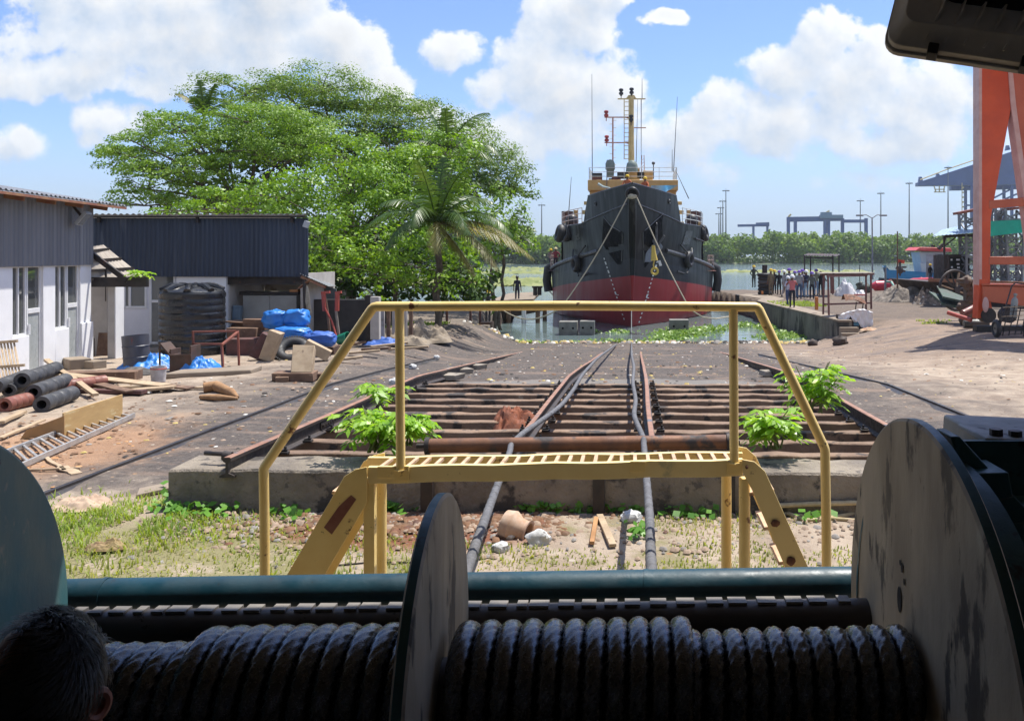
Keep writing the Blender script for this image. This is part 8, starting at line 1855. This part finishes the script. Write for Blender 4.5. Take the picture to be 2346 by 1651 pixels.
QP = [(1727, 659, 50, 'worker in dark green with yellow helmet at the far left end of the quay', (.05, .06, .045), (.045, .055, .04), 'hips', .3, YEL, 'long'),
 (1766, 677, 60, 'worker in khaki overalls and yellow helmet beside the tyre stack', (.22, .17, .10), (.20, .15, .09), 'stand', .5, YEL, 'long'),
 (1774, 674, 55, 'worker in black with yellow helmet right of the khaki one', BK, DK, 'crossed', -2.6, YEL, 'short'),
 (1785, 676, 55, 'broad visitor all in black with purple helmet', BK, BK, 'stand', .2, PUR, 'long'),
 (1797, 680, 60, 'visitor in pale grey with white helmet behind the man in pink', (.42, .45, .50), (.40, .40, .42), 'stride', -1.2, WHT, 'long'),
 (1808, 682, 66, 'tallest visitor in a grey hooded jacket, purple helmet', (.24, .25, .27), (.10, .16, .26), 'stand', .1, PUR, 'long'),
 (1821, 682, 60, 'visitor in white shirt with purple helmet behind the pink shirt', (.55, .56, .58), JE, 'stand', -.4, PUR, 'short'),
 (1831, 686, 65, 'visitor in grey T-shirt and dark jeans, purple helmet', (.30, .31, .32), (.06, .10, .18), 'stand', .0, PUR, 'short'),
 (1838, 681, 63, 'visitor in lilac top with purple helmet', (.36, .30, .36), JE, 'stand', .7, PUR, 'short'),
 (1847, 683, 63, 'visitor in navy waistcoat with white helmet and light jeans', (.03, .035, .07), (.22, .33, .46), 'crossed', .3, WHT, 'short'),
 (1860, 686, 62, 'visitor in black and grey with purple helmet, dark trousers', (.12, .14, .13), DK, 'stand', -.2, PUR, 'short'),
 (1870, 677, 59, 'visitor in olive shirt and light blue jeans, rightmost purple helmet', (.25, .26, .18), (.26, .40, .56), 'stand', .2, PUR, 'short'),
 (1880, 677, 55, 'visitor in black standing at the right end of the group', BK, BK, 'stand', -.5, None, 'long'),
 (1888, 676, 50, 'visitor in black and white at the right edge of the group, seen side-on', (.05, .05, .05), (.22, .22, .24), 'crossed', 1.2, None, 'short'),
 (1805, 700, 66, 'man in white and blue half hidden by the man in the pink shirt', (.50, .48, .56), (.05, .07, .16), 'stride', .5, WHT, 'short')]
for (px, py, hpx, lb_, sh, pa, po_, rz, hel, sl_) in QP:
    Y = 3.3 * F / (py - CY); person(px, py, Y, hpx, lb_, sh, pa, po_, rz, hel, True, sl_, 1.0, gq, -.285)
Y = 3.27 * F / (705 - CY); person(1815, 705, Y, 74, 'man in pink shirt and white helmet taking a picture at the quay edge', (.62, .17, .17), (.018, .02, .035), 'hands_up', .0, WHT, True, 'short', 1.06, gq, -.262)
person(2131, 650, 60.5, 45, 'barge hand in dark clothes and yellow helmet on the barge deck', (.03, .03, .035), (.10, .14, .2), 'stand', .4, YEL)
gs = 'crew at the ship rails'
person(1437, 452, 57.6, 64, 'crewman in orange with yellow helmet looking over the bow, left one', (.55, .16, .06), (.05, .06, .10), 'lean', math.pi, YEL, True, 'long', 1, gs, 6.45)
person(1478, 452, 57.9, 62, 'crewman in orange with yellow helmet looking over the bow, right one', (.55, .14, .05), (.05, .06, .10), 'lean', math.pi - .5, YEL, True, 'long', 1, gs, 6.38)
person(1262, 617, 75.5, 47, 'crewman in grey with yellow helmet at the left side rail, outer one', (.30, .22, .20), (.06, .06, .08), 'lean', math.pi + .4, YEL, True, 'long', 1, gs, 1.78)
person(1273, 615, 75.0, 50, 'crewman in dark red with cream helmet at the left side rail, inner one', (.28, .05, .06), (.04, .03, .05), 'hips', math.pi - .3, (.70, .60, .35), True, 'long', 1, gs, 1.78)
person(1118, 737, 49.0, 71, 'worker in dark clothes and yellow helmet on the left bank steps', (.035, .03, .03), (.03, .028, .03), 'hips', .4, YEL, True, 'short', 1, 'workers on the left jetty', None)
person(1185, 692, 62, 60, 'man in dark blue standing on the jetty, head behind the palm frond', (.025, .03, .055), (.02, .022, .05), 'stand', -.2, None, True, 'long', 1, 'workers on the left jetty', None)
# jetty, steps and posts on the left bank
jt = thing('jetty', 'old timber jetty with plank deck running to the ship on the left', 'jetty', P(1180, 700, 62))
q = MB(); q.prism([P(1120, 694, 61), P(1222, 690, 61), P(1240, 672, 72), P(1165, 676, 72)], (0, 0, .16)); q.obj('deck', m_quaytop, jt, .02)
q = MB(); q.prism([P(1118, 697, 60.8), P(1238, 690, 61), P(1244, 712, 61), P(1130, 735, 60.8)], (0, .3, 0)); q.obj('fender_wall', m_barge, jt, .02)
for px, Y in ((1134, 60.6), (1165, 60.6), (1200, 60.7), (1232, 60.8), (1248, 63)): q = MB(); q.cyl(P(px, 690, Y), Vector((P(px, 690, Y).x, Y, -3)), .16, seg=10); q.obj('pile', m_timber if px != 1200 else m_white, jt)
for px in (1226, 1236): q = MB(); c = P(px, 676, 66); q.cyl(c, c + Z * .6, .16, seg=10); q.cyl(c + Z * .55, c + Z * .68, .24, seg=10); q.obj('bollard', m_darksteel, jt)
bs = thing('bank_steps', 'low plank and concrete steps at the left water edge', 'steps', P(1080, 755, 49))
for i in range(5):
    q = MB(); a = P(1035 + 16 * i, 770 - 8 * i, 46.5 + .8 * i); b_ = P(1095 + 8 * i, 764 - 9 * i, 46.5 + .8 * i); q.box(((a.x + b_.x) / 2, a.y + .35, a.z - .5), (b_.x - a.x, .8, 1.0)); q.obj('step', m_quaytop if i % 2 else m_timber, bs, .02)
for px, py, Y in ((1078, 738, 48), (1100, 730, 50), (1024, 740, 46), (1145, 735, 58)): q = MB(); c = P(px, py, Y); q.box((c.x, c.y, c.z + .25), (.12, .12, 1.3)); tag(q.obj('mooring_post', m_redtimber, None, .01), {1078: 'red-brown post on the left bank beside the worker', 1100: 'red-brown post behind the worker on the steps', 1024: 'red-brown post nearest the canvas heap', 1145: 'post standing in the water by the jetty'}[px], 'post', 'posts on the left bank')
# man in the dark foreground, seen from behind
mn = thing('person', 'dark-haired man with a thinning crown seen from behind at the lower left corner', 'person', (xat(104, 1.40), 1.40, .75))
hc = Vector((xat(104, 1.40), 1.40, 3 - (1568 - CY) / F * 1.40)); sc_ = 1.32 / F
m_skind = mat('foreground_skin', (.20, .09, .06), (.15, .065, .045), .5, 0, 8, .05, 60)
q = MB(); vs_ = []
def headf(a, b_):
    th_, ph = math.pi * b_, 2 * math.pi * a; d_ = Vector((math.sin(th_) * math.cos(ph), math.sin(th_) * math.sin(ph), math.cos(th_)))
    k_ = Vector((.078, .096, .108)); p = Vector((d_.x * k_.x, d_.y * k_.y, d_.z * k_.z))
    if d_.z < 0: p.x *= 1 - .22 * d_.z * d_.z; p.y *= 1 - .1 * d_.z * d_.z
    if d_.y > .75 and -.25 < d_.z < .05 and abs(d_.x) < .2: p.y += .022
    return hc + p
q.grid(32, 24, headf)
# neck, shoulders and trunk carried down to the floor in the same surface
prof = [(.060, .062, -.085), (.056, .06, -.12), (.062, .066, -.155), (.12, .085, -.185), (.19, .11, -.215), (.215, .12, -.28), (.20, .125, -.42), (.175, .115, -.60), (.165, .11, -.75), (.18, .12, -.9)]
loft(q, [[hc + Vector((rx_ * math.cos(t_), ry_ * math.sin(t_) - .01, z_)) for t_ in [2 * math.pi * i / 28 for i in range(28)]] for rx_, ry_, z_ in prof])
q.obj('body', m_skind, mn, 0, 60)
for s_ in (-1, 1):
    q = MB(); sh_ = hc + Vector((s_ * .20, 0, -.24)); q.tube([sh_, sh_ + Vector((s_ * .05, .02, -.27)), sh_ + Vector((s_ * .03, .16, -.45))], [.055, .045, .035], 10)
    hd_ = sh_ + Vector((s_ * .03, .16, -.45)); q.ell(hd_ + Vector((0, .05, -.02)), (.035, .055, .025), 10, 8)
    for k_ in range(4): q.tube([hd_ + Vector((-.024 + .016 * k_, .09, -.02)), hd_ + Vector((-.026 + .017 * k_, .125 + .01 * (k_ in (1, 2)), -.03)), hd_ + Vector((-.026 + .017 * k_, .145 + .01 * (k_ in (1, 2)), -.05))], [.009, .008, .007], 6)
    q.tube([hd_ + Vector((-s_ * .03, .03, -.01)), hd_ + Vector((-s_ * .055, .07, -.02)), hd_ + Vector((-s_ * .05, .10, -.03))], [.011, .010, .008], 6); q.obj('arm', m_skind, mn, 0, 60)
    q = MB(); lg_ = hc + Vector((s_ * .09, 0, -.88)); zf = .76 - hc.z; q.tube([lg_, lg_ + Vector((s_ * .01, .02, (zf + .88) * .5)), Vector((lg_.x, lg_.y - .01, .80))], [.095, .07, .05], 12); q.tube([Vector((lg_.x, lg_.y - .04, .79)), Vector((lg_.x, lg_.y + .16, .78))], [.045, .035], 10); q.obj('leg', cmat((.03, .03, .04)), mn, 0, 60)
    # ear
    q = MB(); e = hc + Vector((s_ * .077, .005, -.035)); q.torus(e, Vector((1, -.35 * s_, 0)), .020, .009, 18, 8, 0, 1.0); q.ell(e + Vector((0, .006, -.026)), (.006, .010, .012), 8, 6); q.ell(e + Vector((-s_ * .002, .004, 0)), (.004, .018, .025), 10, 6); q.obj('ear', mat('ear_skin', (.36, .12, .08), None, .5, bump=0) if s_ < 0 else bpy.data.materials['ear_skin'], mn)
q = MB(); loft(q, [[hc + Vector((rx_ * 1.05 * math.cos(t_), ry_ * 1.06 * math.sin(t_) - .01, z_)) for t_ in [2 * math.pi * i / 28 for i in range(28)]] for rx_, ry_, z_ in prof[2:]]); q.obj('shirt', cmat((.02, .022, .028)), mn, 0, 60)
# hair: a cap and several thousand short strands, thin at the crown
V_, F_ = [], []
q = MB()
def capf(a, b_):
    p = headf(a, b_ * .62); d_ = (p - hc); z_ = d_.z
    return hc + d_ * (1.035 + .02 * noise.noise(d_ * 60))
q.grid(40, 22, capf); ho = q.obj('hair', [m_hair, m_skind], mn, 0, 60)
for p in ho.data.polygons:
    if (p.center - hc).normalized().dot(Vector((-.35, -.62, .70)).normalized()) > .915: p.material_index = 1
for _ in range(5200):
    th_ = math.acos(rnd.uniform(-.28, 1)); ph = rnd.uniform(0, 6.283); a = ph / 6.283; b_ = th_ / math.pi; p = headf(a, b_); d_ = (p - hc).normalized()
    if math.sin(ph) > .35 and d_.z < .35: continue
    if d_.dot(Vector((-.35, -.62, .70)).normalized()) > .90 and rnd.random() < .93: continue
    tl = Vector((-.3, -.6, -.5)) * .4 + Vector((math.cos(ph * 3) * .3, .1, 0)); t_ = (tl - d_ * tl.dot(d_)).normalized() if tl.length else d_
    L_ = rnd.uniform(.014, .034); base = hc + (p - hc) * 1.03; sd_ = d_.cross(t_).normalized() * .0007; m1 = base + d_ * L_ * .30 + t_ * L_ * .5; tp = base + d_ * L_ * .34 + t_ * L_; n0 = len(V_); V_.extend([base - sd_, base + sd_, m1 + sd_, m1 - sd_, tp + sd_ * .3, tp - sd_ * .3]); F_.extend([(n0, n0 + 1, n0 + 2, n0 + 3), (n0 + 3, n0 + 2, n0 + 4, n0 + 5)])
np_obj('hair_strands', [tuple(v) for v in V_], F_, m_hair, mn)
# ================================================================== HAZE: thin even air over the whole place
hm = bpy.data.materials.new('haze_air'); hm.use_nodes = True; t = hm.node_tree; t.nodes.clear()
vo = t.nodes.new('ShaderNodeVolumePrincipled'); out = t.nodes.new('ShaderNodeOutputMaterial'); t.links.new(vo.outputs[0], out.inputs['Volume'])
vo.inputs['Color'].default_value = (.82, .90, 1.0, 1); vo.inputs['Density'].default_value = .00014; vo.inputs['Anisotropy'].default_value = .2
q = MB(); q.box((0, 1000, 55), (5200, 2300, 130)); tag(q.obj('haze', hm, None, 0, 0), 'thin pale humid haze over the river and the yard', 'haze', None, 'stuff')
